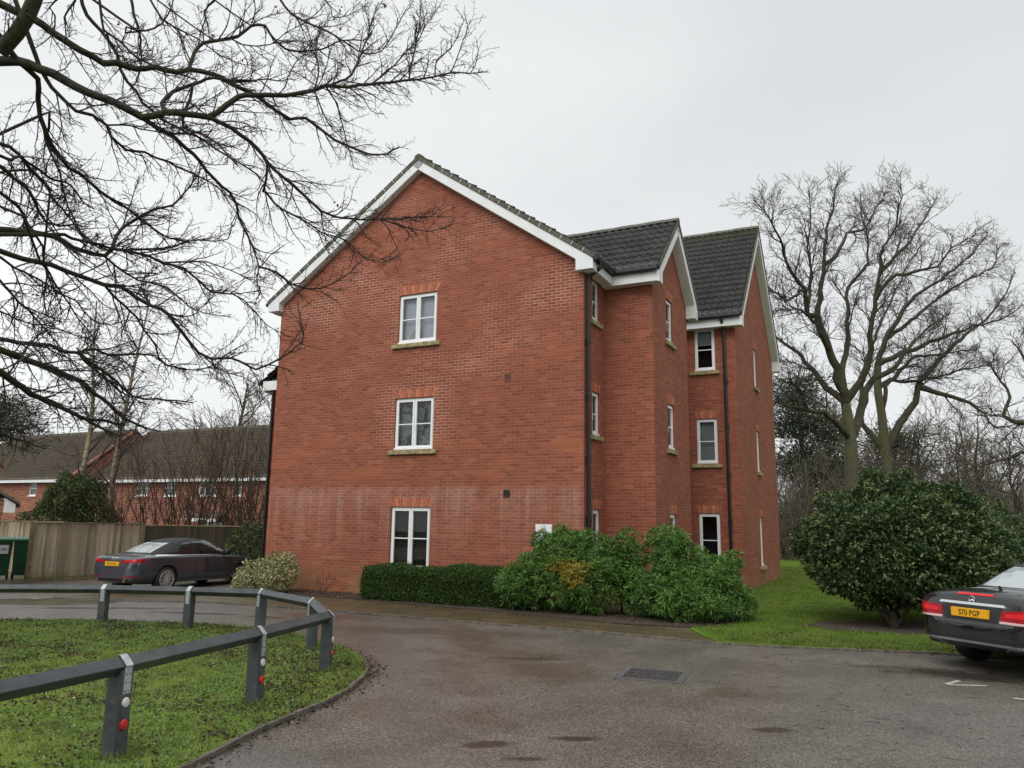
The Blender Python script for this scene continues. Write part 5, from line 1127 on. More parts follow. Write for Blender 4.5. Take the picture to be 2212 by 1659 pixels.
for (k, x, y, s, rz, lb) in ((0, 16.5, 53, .95, 1.0, 'bare woodland tree seen past the corner of the block, left of the mossy trunk'), (1, 23.0, 56, 1.0, 2.0, 'bare woodland tree between the two big mossy trunks, far back'), (2, 36, 52, 1.15, 3.1, 'broad bare woodland tree far back at the right edge'),
                           (1, 26.5, 50, 1.0, 1.4, 'bare woodland tree partly hidden by the slimmer mossy trunk'), (2, 34.5, 46, 1.0, 2.4, 'bare woodland tree in front of the far right group'), (2, 29.5, 46, .95, 5.4, 'low spreading bare woodland tree above the right half of the big shrub'), (0, 24.5, 48, .9, 3.3, 'bare woodland tree just right of the thick mossy trunk'), (1, 38, 43, 1.05, 0.3, 'bare woodland tree cut by the right edge of the view'), (1, 33, 58, 1.2, 4.4, 'tall bare woodland tree far back right of the conifers'), (0, 29.5, 52, .9, 5.2, 'narrow bare woodland tree behind the open branched one'), (2, 40, 48, 1.0, .6, 'bare woodland tree farthest to the right')):
    c = copy_tree(protos[k]); c.location = (x, y, 0); c.scale = (s, s, s); c.rotation_euler = (0, 0, rz); c['label'] = lb
for (k, x, y, s, rz, lb) in ((2, -21.5, 63, 1.75, 1.2, 'bare round headed tree rising behind the middle of the terrace roof'), (1, -18.5, 66, 1.5, 2.2, 'bare tree behind the terrace roof, right of the round headed one')):
    c = copy_tree(protos[k]); c.location = (x, y, 0); c.scale = (s, s, s); c.rotation_euler = (0, 0, rz); c['label'] = lb; c['group'] = 'bare trees behind the terrace'; c.name = 'bare_tree'
wm_ = simple('yellow_willow_twig', (0.15, 0.115, 0.045), .9, var=.3, scale=3)
w_ = bare_tree('willow_tree', (-18.5, 58, 0), 'yellowish twiggy willow behind the terrace ridge beside the brick block', 31, 9.6, .2, (M['far_bark'], wm_), None, forks=12, sp=sp_far, spread=.8, first=.2)
# --- birches
t = NT('birch_bark'); ob = t.coord(); x, y, z = t.sep(ob)
f = t.noise(t.comb(t.math('MULTIPLY', x, 3.), t.math('MULTIPLY', y, 3.), t.math('MULTIPLY', z, 9.)), 1.0, 5.0, .7)
t.base(t.ramp(f, [(.36, (.045, .036, .025)), (.5, (.20, .16, .095)), (.75, (.31, .26, .17))])); t.p(Roughness=.8); M['birch'] = t.mat
M['birch_twig'] = simple('birch_twig', (0.085, 0.060, 0.055), .9, var=.3, scale=3)
def birch(loc, seed, H, lean, label):
    rng = np.random.default_rng(seed); e = empty('birch_tree', loc, 0, label, 'tree', 'birches behind the fence')
    n = 9; zz = np.linspace(-.1, H, n); sway = np.cumsum(rng.normal(0, .11, n)); T = np.c_[lean * zz + sway * .5, np.cumsum(rng.normal(0, .08, n)), zz]; T[0, :2] = 0
    P, R = resample(T, np.linspace(.15, .02, n), .4); limbs = []
    for i in range(26):
        f = .30 + .66 * i / 26; k = int(f * (len(P) - 1)); a = rng.uniform(0, 6.283); limbs.append(shoot(rng, P[k], np.array([math.cos(a) * .6, math.sin(a) * .6, 1.0]), rng.uniform(1.3, 3.0) * (1.25 - .8 * f), R[k] * .5 + .004, .007, 7, .08, -.05))
    TW = [[], []]
    sp = [dict(gap=.13, len=(.5, 1.3), ang=(20, 55), seg=5, wig=.10, r=.007, r1=.0045, start=.2, up=-.16), dict(gap=.15, len=(.2, .6), ang=(20, 50), seg=3, wig=.12, r=.0048, r1=.004, start=.15, up=-.14)]
    for l_ in limbs: sprout(rng, l_[0], l_[1], sp, TW)
    V, F = tubes_np([(P, R)], 10); link('trunk', np_mesh('trunk', V, F), e, M['birch'], True)
    V, F = merge([tubes_np(limbs, 4)] + [tubes_np(t_, 3) for t_ in TW]); link('crown', np_mesh('crown', V, F), e, M['birch_twig']); return e
birch((-16.05, 30, -.2), 5, 10.4, -.03, 'pale birch leaning left behind the fence next to the dense evergreen shrub')
birch((-15.4, 30.3, -.2), 6, 10.8, .045, 'pale birch leaning right in front of the terrace gable')

# --- bare multi-stemmed shrubs between fence and terrace
def stems(seed, n, H, spread):
    rng = np.random.default_rng(seed); L, TW = [], [[], []]
    for i in range(n):
        a = rng.uniform(0, 6.283); s = rng.uniform(.05, 1) * spread; b = np.array([math.cos(a), math.sin(a), 0]) * rng.uniform(0, .35)
        L.append(shoot(rng, b, np.array([math.cos(a) * s, math.sin(a) * s, 1.0]), H * rng.uniform(.6, 1.05), rng.uniform(.018, .034), .007, 9, .09, .02))
    sp = [dict(gap=.34, len=(.3, 1.3), ang=(15, 50), seg=4, wig=.12, r=.010, r1=.006, start=.25, bias=.25, up=.03), dict(gap=.24, len=(.15, .5), ang=(20, 55), seg=2, wig=.15, r=.007, r1=.006, start=.2, bias=.1)]
    for l_ in L: sprout(rng, l_[0], l_[1], sp, TW)
    return L, TW
def bare_shrub(loc, seed, n, H, spread, label, mat):
    L, TW = stems(seed, n, H, spread); e = empty('bare_shrub', loc, 0, label, 'shrub', 'bare shrubs behind the fence')
    V, F = tubes_np(L, 5); link('stems', np_mesh('stems', V, F), e, mat, True)
    V, F = merge([tubes_np(t_, 3) for t_ in TW if t_]); link('twigs', np_mesh('twigs', V, F), e, mat); return e
M['stem'] = bark_mat('reddish_stem', (0.050, 0.034, 0.025), (0.115, 0.080, 0.058), (0.10, 0.085, 0.035), .35, 9)
s_a = bare_shrub((-11.2, 29.0, -.1), 41, 22, 6.2, .46, 'tallest bare many stemmed shrub fanning out in the middle of the terrace wall', M['stem'])
s_b = bare_shrub((-13.1, 29.4, -.1), 42, 16, 5.3, .42, 'bare stemmed shrub right of the leaning birch, behind the end of the fence', M['stem'])
for src, x, y, s, rz, lb in ((s_a, -9.6, 28.8, .94, 2, 'bare many stemmed shrub second from the brick block'), (s_b, -8.6, 29.2, 1.0, 1, 'bare stemmed shrub closest to the corner of the brick block'), (s_b, -12.2, 30.2, 1.1, 3, 'bare stemmed shrub standing behind the tallest fan of stems'), (s_b, -14.3, 29.0, .85, 4, 'small bare shrub between the two birch trunks'), (s_a, -10.3, 30.6, .98, 5, 'bare shrub behind, between the tallest fan and the block')):
    c = copy_tree(src); c.location = (x, y, -.1); c.scale = (s, s, s); c.rotation_euler = (0, 0, rz); c['label'] = lb
# --- pines
M['needle'] = island_mat('pine_needles', [(0, (.026, .038, .024)), (.6, (.050, .068, .038)), (1, (.078, .096, .050))], .6, .1)
def pine(loc, seed, H, r, label, clumps=60, low=.35):
    rng = np.random.default_rng(seed); e = empty('pine_tree', loc, 0, label, 'tree', 'pines')
    P, R = resample(np.array([[0, 0, -.1], [.1, 0, H * .4], [0, .1, H * .75], [.05, 0, H * .97]]), np.array([.25, .2, .12, .03]), .6); br = []; LC, LD = [], []
    for i in range(clumps):
        f = low + (1 - low) * rng.uniform(0, 1) ** .8; z = H * f; a = rng.uniform(0, 6.283); rad = r * (1.08 - f * .75) * rng.uniform(.3, 1.0); k = int(min(f, .97) * (len(P) - 1))
        c = np.array([math.cos(a) * rad, math.sin(a) * rad, z + rng.uniform(-.2, .4)]); br.append(resample(np.array([P[k], (P[k] + c) / 2 - [0, 0, .1], c]), np.array([.05, .03, .015]), .5))
        n = 190; q = rng.normal(size=(n, 3)) * np.array([.62, .62, .24]) * (r * .42); LC.append(c + q); LD.append(q * .8 + rng.normal(size=(n, 3)) * .3 + [0, 0, .3])
    V, F = tubes_np([(P, R)], 8); link('trunk', np_mesh('trunk', V, F), e, M['far_bark'], True)
    V, F = tubes_np([b for b in br], 4); link('branches', np_mesh('branches', V, F), e, M['far_bark'])
    LC = np.concatenate(LC); V, F = leaves_np(LC, np.concatenate(LD), rng.uniform(.18, .42, len(LC)), .07, rng); link('crown', np_mesh('crown', V, F), e, M['needle']); return e
pine((-39.5, 60, -.3), 51, 11.0, 4.2, 'dark pine at the far left edge above the terrace roof')
pine((18.6, 50, 0), 52, 11.2, 2.6, 'dark pine behind the bare trees, right beside the brick block', 60, .3)
pine((25.5, 52, 0), 53, 7.8, 2.8, 'low dark pine seen right of the slimmer bare trunk', 50, .2)
pine((22.0, 54, 0), 54, 9.0, 2.4, 'dark pine between the two bare trunks', 45, .25)
# --- undergrowth: the brown thicket closing the lawn
rng = np.random.default_rng(77); n = 7000; xx = rng.uniform(13, 52, n); yy = 41 + rng.uniform(0, 1, n) ** 1.2 * 26 + np.maximum(0, 24 - xx) * .15; L = []
for i in range(n):
    L.append(shoot(rng, np.array([xx[i], yy[i], -.1]), np.array([rng.normal(0, .28), rng.normal(0, .28), 1.0]), rng.uniform(1.2, 6.6), rng.uniform(.016, .034), .009, 4, .16, 0))
und = [L[i] for i in range(n)]; TW = [[], []]
for l_ in und: sprout(rng, l_[0], l_[1], [dict(gap=.55, len=(.4, 1.3), ang=(20, 60), seg=3, wig=.18, r=.012, r1=.008, start=.1), dict(gap=.5, len=(.2, .6), ang=(20, 60), seg=1, wig=.1, r=.009, r1=.008)], TW)
V, F = merge([tubes_np(und, 3)] + [tubes_np(t_, 3) for t_ in TW]); tag(link('undergrowth', np_mesh('undergrowth', V, F), None, M['brown_twig']), 'brown leafless thicket closing the far side of the lawn', 'undergrowth', kind='stuff')
n = 16000; c = np.c_[rng.uniform(12, 52, n), rng.uniform(44, 66, n), rng.uniform(0, 1, n) ** 1.5 * 3.2]
V, F = leaves_np(c, rng.normal(size=(n, 3)), rng.uniform(.12, .3, n), .12, rng); tag(link('bramble_leaves', np_mesh('bramble_leaves', V, F), None, island_mat('bramble_leaf', [(0, (.02, .022, .010)), (.5, (.05, .038, .020)), (1, (.075, .05, .028))], .8, .1)), 'dull brown and green leaves low down in the far thicket', 'undergrowth', kind='stuff')

# ================================================================== SHRUBS AND GRASS
def blobs(rng, n, E, inner=0.25, noise=.06, zmin=.03):
    """points and outward directions on the union of ellipsoids E (cx,cy,cz,rx,ry,rz)"""
    E = np.array(E, float); A = (E[:, 3] * E[:, 4] + E[:, 4] * E[:, 5] + E[:, 3] * E[:, 5]); P, N = [], []; need = n
    while need > 0:
        k = rng.choice(len(E), need * 2, p=A / A.sum()); d = unit(rng.normal(size=(len(k), 3))); f = 1 - np.abs(rng.normal(0, noise, len(k)))
        ins = rng.uniform(size=len(k)) < inner; f = np.where(ins, f * rng.uniform(.45, .95, len(k)), f)
        lump = 1 + .10 * np.sin(d[:, 0] * 7 + k * 1.7) * np.sin(d[:, 1] * 6 + 1) + .07 * np.sin(d[:, 2] * 11 + d[:, 0] * 9)
        p = E[k, :3] + d * E[k, 3:] * (f * lump)[:, None]; nr = unit(d / E[k, 3:])
        q = ((p[:, None, :] - E[None, :, :3]) / E[None, :, 3:]); inside = (np.sum(q * q, -1) < .72).sum(1) > 0
        ok = (p[:, 2] > zmin) & (~inside | ins); P.append(p[ok]); N.append(nr[ok]); need = n - sum(map(len, P))
    return np.concatenate(P)[:n], np.concatenate(N)[:n]

# --- the big rounded shrub with flower heads
M['vib'] = island_mat('laurustinus_leaf', [(0, (.015, .036, .014)), (.45, (.036, .072, .023)), (.8, (.072, .112, .034)), (1, (.165, .205, .065))], .5, .2, .3)
M['vib_fl'] = island_mat('flower_head', [(0, (.12, .16, .05)), (.6, (.20, .22, .08)), (.92, (.30, .27, .14)), (1, (.48, .37, .31))], .8, .2)
M['shrub_stem'] = bark_mat('shrub_stem', (0.014, 0.011, 0.008), (0.038, 0.030, 0.022), (0.05, 0.05, 0.02), .3, 20)
def leafy_shrub(name, loc, E, n, leaf, mat, label, cat='shrub', seed=1, flowers=0, stems_=6, droop=-.1, group=None, inner=.3, up=.0, shoots=40):
    rng = np.random.default_rng(seed); e = empty(name, loc, 0, label, cat, group); E = [list(a) for a in E]; E0 = list(E)
    for i in range(shoots):
        a = E0[rng.integers(len(E0))]; d = unit(rng.normal(size=3) + [0, -.3, .5]); s_ = rng.uniform(.5, 1.2) * leaf[0] * 2.4; q = np.array(a[:3]) + d * np.array(a[3:]) * rng.uniform(.95, 1.1)
        if min(np.sum(((q - np.array(b[:3])) / np.array(b[3:])) ** 2) for b in E0) > .80: E.append([*q, s_, s_, s_ * 1.25])
    P, N = blobs(rng, n, E, inner); D = N * .7 + rng.normal(size=(n, 3)) * .75 + [0, 0, droop + up]
    V, F = leaves_np(P, D, rng.uniform(leaf[0] * .7, leaf[0] * 1.25, n), leaf[1], rng, .2); link('foliage', np_mesh('foliage', V, F), e, mat)
    if flowers:
        k = flowers; P, N = blobs(rng, k, E, 0, .02); Q = np.repeat(P + N * .035, 9, axis=0) + rng.normal(0, .020, (k * 9, 3))
        V, F = leaves_np(Q, rng.normal(size=(k * 9, 3)), .038, .034, rng, 0)
        link('flower_heads', np_mesh('flower_heads', V, F), e, M['vib_fl'])['kind'] = 'stuff'
    if stems_:
        L = []
        for i in range(stems_):
            a = rng.uniform(0, 6.283); k = rng.integers(len(E)); c = np.array(E[k][:3]) + rng.normal(0, .2, 3) * np.array(E[k][3:]); b = np.array([math.cos(a) * .22, math.sin(a) * .16, -.03]); b[:2] += np.array(E[0][:2]) * .5
            L.append(resample(np.array([b, b * .5 + c * .5 * [1, 1, .8], c]), np.array([.045, .03, .012]), .2))
        V, F = tubes_np(L, 7); link('stems', np_mesh('stems', V, F), e, M['shrub_stem'], True)
    return e
leafy_shrub('flowering_shrub', (7.15, 15.0, 0.03), [(.32, .45, 1.52, 1.70, 1.5, 1.12), (-.36, .2, 1.28, 1.05, 1.2, .90), (1.25, .5, 1.42, 1.2, 1.2, .97), (.5, -.1, 1.12, 1.5, 1.2, .76), (.95, .3, 1.95, .85, .8, .66), (.08, .4, 2.02, .8, .8, .62), (.5, .1, 1.65, 1.2, 1.1, .78)], 52000, (.085, .042), M['vib'], 'big rounded evergreen shrub dotted with cream flower heads on the lawn beside the black car', seed=2, flowers=800, stems_=0)
rng = np.random.default_rng(8); L = []
fs = bpy.data.objects['flowering_shrub']
for (cx_, cy_, k_, rr_) in ((-.22, -.42, 6, .075), (.62, -.36, 4, .05), (.1, .1, 3, .05)):
    L.append(resample(np.array([[cx_, cy_, -.05], [cx_ + .01, cy_, .12], [cx_ - .02, cy_ + .02, .30]]), np.array([rr_ * 1.5, rr_ * 1.1, rr_ * .7]), .08))
    for i in range(k_):
        a = rng.uniform(0, 6.283); b = np.array([cx_ + .04 * math.cos(a), cy_ + .04 * math.sin(a), rng.uniform(.02, .2)]); top = b + np.array([math.cos(a) * rng.uniform(.3, .9), math.sin(a) * .5, rng.uniform(.7, 1.3)]); L.append(resample(np.array([b, (b + top) / 2 + [rng.normal(0, .07), 0, -.05], top]), np.array([.045, .03, .015]), .12))
V, F = tubes_np(L, 8); link('stems', np_mesh('stems', V, F), fs, M['shrub_stem'], True)
leafy_shrub('flowering_shrub', (10.4, 17.6, 0.03), [(0, 0, 1.15, 1.6, 1.2, 1.05), (.9, .2, .9, 1.2, 1.0, .8)], 20000, (.08, .04), M['vib'], 'smaller evergreen shrub behind the black car at the right edge', seed=3, flowers=220)

# --- finger-leaved shrubs in the planting bed
M['fing'] = island_mat('finger_leaf', [(0, (.040, .100, .021)), (.5, (.092, .195, .040)), (1, (.205, .335, .085))], .5, .3, .25)
M['fing_y'] = island_mat('yellowed_leaf', [(0, (.20, .13, .018)), (.6, (.40, .29, .035)), (1, (.30, .32, .07))], .5, .25)
def rosettes(rng, P, N, nl, L, W):
    n = len(P); A = unit(N * .9 + rng.normal(size=(n, 3)) * .35 + [0, 0, .35]); r1 = unit(np.cross(A, rng.normal(size=(n, 3)))); r2 = np.cross(A, r1); PP, DD = [], []
    for k in range(nl):
        th = 2 * math.pi * k / nl + rng.uniform(-.25, .25, n); el = rng.uniform(.05, .75, n)
        d = (r1 * np.cos(th)[:, None] + r2 * np.sin(th)[:, None]) * np.cos(el)[:, None] + A * np.sin(el)[:, None]; PP.append(P + d * .006); DD.append(d + [0, 0, -.12])
    PP = np.concatenate(PP); return leaves_np(PP, np.concatenate(DD), rng.uniform(L * .75, L * 1.25, len(PP)), W, rng, .12)
def fingers(name, E, n, label, seed, yellow=None, stems_=(), keep=None):
    o = bw(E[0][0], E[0][1]); rng = np.random.default_rng(seed); e = empty(name, (o[0], o[1], .035), -TH, label, 'shrub', 'finger leaved shrubs in the planting bed')
    E = [(a[0] - E[0][0], a[1] - E[0][1], *a[2:]) for a in E]
    E = np.array(E, float); ex = []
    for i in range(26 if n > 500 else 5):
        k = rng.integers(len(E)); d = unit(rng.normal(size=3) + [0, -.3, .45]); s_ = rng.uniform(.10, .24); ex.append([*(E[k, :3] + d * E[k, 3:] * rng.uniform(.9, 1.12)), s_, s_, s_ * .9])
    E0 = E; E = np.vstack([E, ex]); P, N = blobs(rng, n, E, .35, .10, .06)
    if yellow is not None:
        yc = np.array(yellow[:3]); yr = yellow[3]; m = (np.linalg.norm((P - yc) / [1.25, 1.1, 1], axis=1) + rng.normal(0, .09, n)) < yr
        V, F = rosettes(rng, P[m], N[m], 8, .095, .019); link('yellowed_foliage', np_mesh('yellowed_foliage', V, F), e, M['fing_y']); P, N = P[~m], N[~m]
    V, F = rosettes(rng, P, N, 8, .125, .022); link('foliage', np_mesh('foliage', V, F), e, M['fing'])
    L = []
    for c in list(E0) + list(stems_):
        c = np.array(c[:3]); b = np.array([c[0] * .5 + rng.normal(0, .06), .1 + rng.normal(0, .05), -.03]); L.append(resample(np.array([b, (b + c) / 2 + rng.normal(0, .06, 3), c]), np.array([.022, .016, .008]), .12))
    V, F = tubes_np(L, 6); link('stems', np_mesh('stems', V, F), e, M['shrub_stem'], True)
fingers('finger_leaved_shrub', [(-.25, -1.0, .62, .95, .72, .55), (-.05, -.9, 1.22, .60, .5, .40), (.45, -.85, 1.22, .52, .42, .36), (-.75, -1.0, .62, .55, .6, .48), (-1.0, -1.05, .40, .42, .5, .36), (.55, -1.0, .55, .62, .6, .5), (.95, -.8, .78, .28, .3, .3)], 2600, 'wide finger leaved green shrub with a yellowed patch, in front of the white wall sign', 61, (.60, -.55, .88, .30))
fingers('finger_leaved_shrub', [(2.4, -.75, .50, .80, .70, .50), (1.95, -.45, 1.36, .42, .4, .40), (2.25, -.55, 1.0, .55, .5, .45), (2.85, -.55, .80, .52, .5, .42), (3.15, -.55, .35, .48, .5, .36), (1.65, -.85, .40, .45, .45, .36), (2.5, -1.15, .34, .75, .4, .32)], 2600, 'finger leaved green shrub with a tall shoot by the recessed ground floor window', 62)
fingers('finger_leaved_shrub', [(1.16, -.55, 1.36, .20, .2, .20), (1.25, -.5, 1.0, .13, .13, .15), (1.18, -.55, .62, .22, .25, .2)], 260, 'thin leggy shrub showing bare stems between the two finger leaved shrubs', 63, None, [(0, 0, 1.3), (.1, 0, .9), (-.05, .05, .6)])

# --- clipped hedge
M['hedge'] = island_mat('hedge_leaf', [(0, (.022, .050, .012)), (.5, (.046, .092, .020)), (.85, (.080, .140, .032)), (1, (.125, .190, .050))], .5, .3, .25)
def hedge(x0, x1, y0, y1, h, n, label, seed):
    rng = np.random.default_rng(seed); o = bw(x0, y0); e = empty('clipped_hedge', (o[0], o[1], .03), -TH, label, 'hedge'); Lx, Ly = x1 - x0, y1 - y0
    fr, tp, sd, inn = int(n * .4), int(n * .32), int(n * .10), int(n * .18); P, N = [], []
    P.append(np.c_[rng.uniform(0, Lx, fr), np.zeros(fr), rng.uniform(.02, h, fr)]); N.append(np.tile([0, -1, 0.1], (fr, 1)))
    P.append(np.c_[rng.uniform(0, Lx, tp), rng.uniform(0, Ly, tp), np.full(tp, h)]); N.append(np.tile([0, 0, 1], (tp, 1)))
    P.append(np.c_[np.zeros(sd), rng.uniform(0, Ly, sd), rng.uniform(.02, h, sd)]); N.append(np.tile([-1, 0, .1], (sd, 1)))
    P.append(np.c_[rng.uniform(.1, Lx, inn), rng.uniform(.1, Ly, inn), rng.uniform(.05, h - .05, inn)]); N.append(rng.normal(size=(inn, 3)))
    P, N = np.concatenate(P), np.concatenate(N).astype(float); m = len(P)
    # rounded shoulders and a hand-clipped, uneven face
    w = .035 * np.sin(P[:, 0] * 3.1) + .025 * np.sin(P[:, 0] * 7.3 + P[:, 2] * 5) + .03 * np.sin(P[:, 2] * 6 + P[:, 0]) 
    edge = np.clip((P[:, 2] - (h - .18)) / .18, 0, 1) ** 2; P[:fr, 1] += edge[:fr] * .13; near = np.clip((.22 - P[:, 1]) / .22, 0, 1) ** 2; P[fr:fr + tp, 2] -= near[fr:fr + tp] * .10
    P += N * (w + rng.normal(0, .022, m))[:, None]; c = np.clip((.2 - P[:, 0]) / .2, 0, 1) ** 2; P[:, 1] += c * .12 * (P[:, 1] < Ly / 2)
    V, F = leaves_np(P, N * .6 + rng.normal(size=(m, 3)) * .8, rng.uniform(.028, .052, m), .024, rng); link('foliage', np_mesh('foliage', V, F), e, M['hedge'])
    L = []
    for i in range(16):
        x = rng.uniform(.2, Lx - .1); L.append(resample(np.array([[x, Ly / 2, -.05], [x + rng.normal(0, .1), Ly / 2 - .1, h * .5], [x + rng.normal(0, .2), .15, h - .1]]), np.array([.014, .01, .005]), .15))
    V, F = tubes_np(L, 5); link('stems', np_mesh('stems', V, F), e, M['shrub_stem'])
hedge(-5.08, -.85, -1.12, -.12, .72, 62000, 'low clipped box hedge along the foot of the gable wall under the window', 71)
M['euon'] = island_mat('variegated_leaf', [(0, (.055, .100, .028)), (.35, (.10, .155, .045)), (.5, (.42, .40, .20)), (1, (.62, .58, .36))], .45, .2)
leafy_shrub('variegated_shrub', (-5.98, 19.75, -.02), [(0, .1, .42, .66, .55, .44), (-.35, .0, .34, .42, .45, .36), (.30, .2, .50, .45, .45, .38), (-.1, -.15, .26, .6, .4, .27)], 7500, (.055, .034), M['euon'], 'cream and green variegated shrub at the left corner of the gable wall', seed=4, stems_=5)
M['dkgreen'] = island_mat('dark_evergreen_leaf', [(0, (.030, .044, .015)), (.6, (.062, .090, .028)), (1, (.120, .140, .052))], .5, .2, .3)
leafy_shrub('evergreen_shrub', (-8.05, 25.2, -.15), [(0, 0, .85, .85, .8, .85), (-.5, .1, .6, .6, .6, .6), (.5, 0, .9, .6, .6, .75)], 11000, (.07, .04), M['dkgreen'], 'rounded dark green shrub between the convertible and the brick block', seed=5)
leafy_shrub('evergreen_shrub', (-15.75, 28.6, -.15), [(0, 0, 1.6, 1.25, 1.0, 1.65), (-.9, .1, 1.2, .9, .9, 1.1), (.75, 0, 1.3, .85, .9, 1.2), (-.2, 0, 2.5, .7, .7, .8)], 26000, (.09, .05), M['dkgreen'], 'tall dense evergreen shrub rising above the fence in front of the left terrace house', seed=6, stems_=10)
# bare twiggy plant by the wall
o = bw(-6.6, -.62); pl = empty('twiggy_plant', (o[0], o[1], .035), -TH, 'small leafless reddish twiggy plant at the foot of the wall left of the hedge', 'plant')
rng = np.random.default_rng(91); L, TW = [], [[], []]
for i in range(7):
    a = rng.uniform(-1.2, 1.2); L.append(shoot(rng, np.array([rng.normal(0, .02), 0, -.03]), np.array([math.sin(a) * .8, rng.normal(0, .2), .9]), rng.uniform(.4, .75), .009, .003, 6, .13, .03))
for l_ in L: sprout(rng, l_[0], l_[1], [dict(gap=.1, len=(.08, .26), ang=(25, 55), seg=3, wig=.12, r=.0045, r1=.003, start=.3, bias=.2), dict(gap=.07, len=(.04, .1), ang=(25, 55), seg=1, wig=.1, r=.003, r1=.0025)], TW)
V, F = merge([tubes_np(L, 5)] + [tubes_np(t_, 3) for t_ in TW if t_]); link('twigs', np_mesh('twigs', V, F), pl, simple('red_brown_twig', (.10, .04, .03), .8))

# --- grass
def inside_poly(x, y, poly):
    c = np.zeros(len(x), bool); p = np.array(poly); n = len(p)
    for i in range(n):
        x0, y0 = p[i]; x1, y1 = p[(i + 1) % n]; cond = ((y0 > y) != (y1 > y)); xi = (x1 - x0) * (y - y0) / ((y1 - y0) if y1 != y0 else 1e-9) + x0; c ^= cond & (x < xi)
    return c
def vnoise(x, y, s, seed):
    r = np.random.default_rng(seed); G = r.uniform(size=(64, 64)); u, v = x * s + 100, y * s + 100; i, j = np.floor(u).astype(int), np.floor(v).astype(int); fu, fv = u - i, v - j; fu = fu * fu * (3 - 2 * fu); fv = fv * fv * (3 - 2 * fv)
    g = lambda a, b: G[a % 64, b % 64]
    return g(i, j) * (1 - fu) * (1 - fv) + g(i + 1, j) * fu * (1 - fv) + g(i, j + 1) * (1 - fu) * fv + g(i + 1, j + 1) * fu * fv
def blades(rng, x, y, z, h, w, lean=.6):
    n = len(x); a = rng.uniform(0, 6.283, n); b = rng.uniform(0, 6.283, n); ln = np.abs(rng.normal(0, lean, n)) * h
    base = np.c_[x, y, z]; sd = np.c_[np.cos(a), np.sin(a), np.zeros(n)] * w[:, None] / 2; tip = base + np.c_[np.cos(b) * ln, np.sin(b) * ln, h]
    mid = base + np.c_[np.cos(b) * ln * .35, np.sin(b) * ln * .35, h * .6]
    V = np.stack([base - sd, base + sd, mid + sd * .7, tip, mid - sd * .7], 1).reshape(-1, 3); i = np.arange(n)[:, None] * 5
    return V, i + np.array([[0, 1, 2, 4]]), i + np.array([[4, 2, 3, 3]])
def grass_obj(name, rng, x, y, z, h, w, mat, label, lean=.6):
    n = len(x); a = rng.uniform(0, 6.283, n); b = rng.uniform(0, 6.283, n); ln = np.abs(rng.normal(0, lean, n)) * h
    base = np.c_[x, y, z]; sd = np.c_[np.cos(a), np.sin(a), np.zeros(n)] * w[:, None] / 2; tip = base + np.c_[np.cos(b) * ln, np.sin(b) * ln, h]; mid = base + np.c_[np.cos(b) * ln * .4, np.sin(b) * ln * .4, h * .62]
    V = np.stack([base - sd, base + sd, mid + sd * .75, tip, mid - sd * .75], 1).reshape(-1, 3)
    F = np.arange(n)[:, None] * 5 + np.array([[0, 1, 2, 3]]); F2 = np.arange(n)[:, None] * 5 + np.array([[0, 2, 3, 4]])
    F = np.stack([np.arange(n) * 5 + k for k in (0, 1, 2, 3)], 1); 
    me = bpy.data.meshes.new(name); tri = np.stack([np.stack([np.arange(n) * 5 + k for k in q], 1) for q in ((0, 1, 2), (0, 2, 4), (4, 2, 3))], 1).reshape(-1, 3)
    return tag(link(name, np_mesh(name, V, tri), None, mat), label, 'grass', kind='stuff')
def blade_mat(name, stops, dry, dark, sc):
    m = island_mat(name, stops, .6, .3); nt = m.node_tree; tc = nt.nodes.new('ShaderNodeTexCoord'); rp = [n for n in nt.nodes if n.type == 'VALTORGB'][0]
    src = rp.outputs[0]; dests = [l.to_socket for l in src.links]
    for scale, colr, lo, hi, amt in ((sc, dry, .50, .66, .75), (sc * 2.7, dark, .52, .64, .6)):
        nz = nt.nodes.new('ShaderNodeTexNoise'); nz.inputs['Scale'].default_value = scale; nz.inputs['Detail'].default_value = 4; nt.links.new(tc.outputs['Object'], nz.inputs['Vector'])
        mr = nt.nodes.new('ShaderNodeMapRange'); mr.inputs['From Min'].default_value = lo; mr.inputs['From Max'].default_value = hi; mr.inputs['To Max'].default_value = amt; nt.links.new(nz.outputs['Fac'], mr.inputs['Value'])
        mx = nt.nodes.new('ShaderNodeMixRGB'); nt.links.new(mr.outputs[0], mx.inputs[0]); nt.links.new(src, mx.inputs[1]); mx.inputs[2].default_value = colr + (1,); src = mx.outputs[0]
    for d in dests: nt.links.new(src, d)
    return m
M['blade2'] = blade_mat('lawn_blade', [(0, (.070, .125, .014)), (.5, (.130, .205, .024)), (1, (.210, .285, .055))], (.20, .22, .070), (.055, .095, .012), .8)
M['blade'] = blade_mat('island_grass_blade', [(0, (.090, .140, .028)), (.4, (.165, .240, .044)), (.8, (.245, .330, .070)), (1, (.34, .35, .12))], (.27, .34, .085), (.085, .072, .034), 1.5)
rng = np.random.default_rng(101)
N0 = 300000; x = rng.uniform(-9.5, -1.6, N0); y = rng.uniform(4.6, 14.1, N0)
ok = inside_poly(x, y, ISL) & (np.abs(x / y) < .72); x, y = x[ok], y[ok]
pat = vnoise(x, y, 1.6, 1) * .55 + vnoise(x, y, 5.0, 2) * .45; keep = rng.uniform(size=len(x)) < np.clip((pat - .36) * 3.6, .05, 1) * np.clip(9.5 / y, .45, 1) ; x, y, pat = x[keep], y[keep], pat[keep]
grass_obj('grass', rng, x, y, np.full(len(x), .042), rng.uniform(.008, .030, len(x)) * (.6 + pat), np.clip(rng.normal(.0055, .0015, len(x)), .003, .01), M['blade'], 'short mossy grass growing on the fenced island', 1.0)
tx, ty = [], []
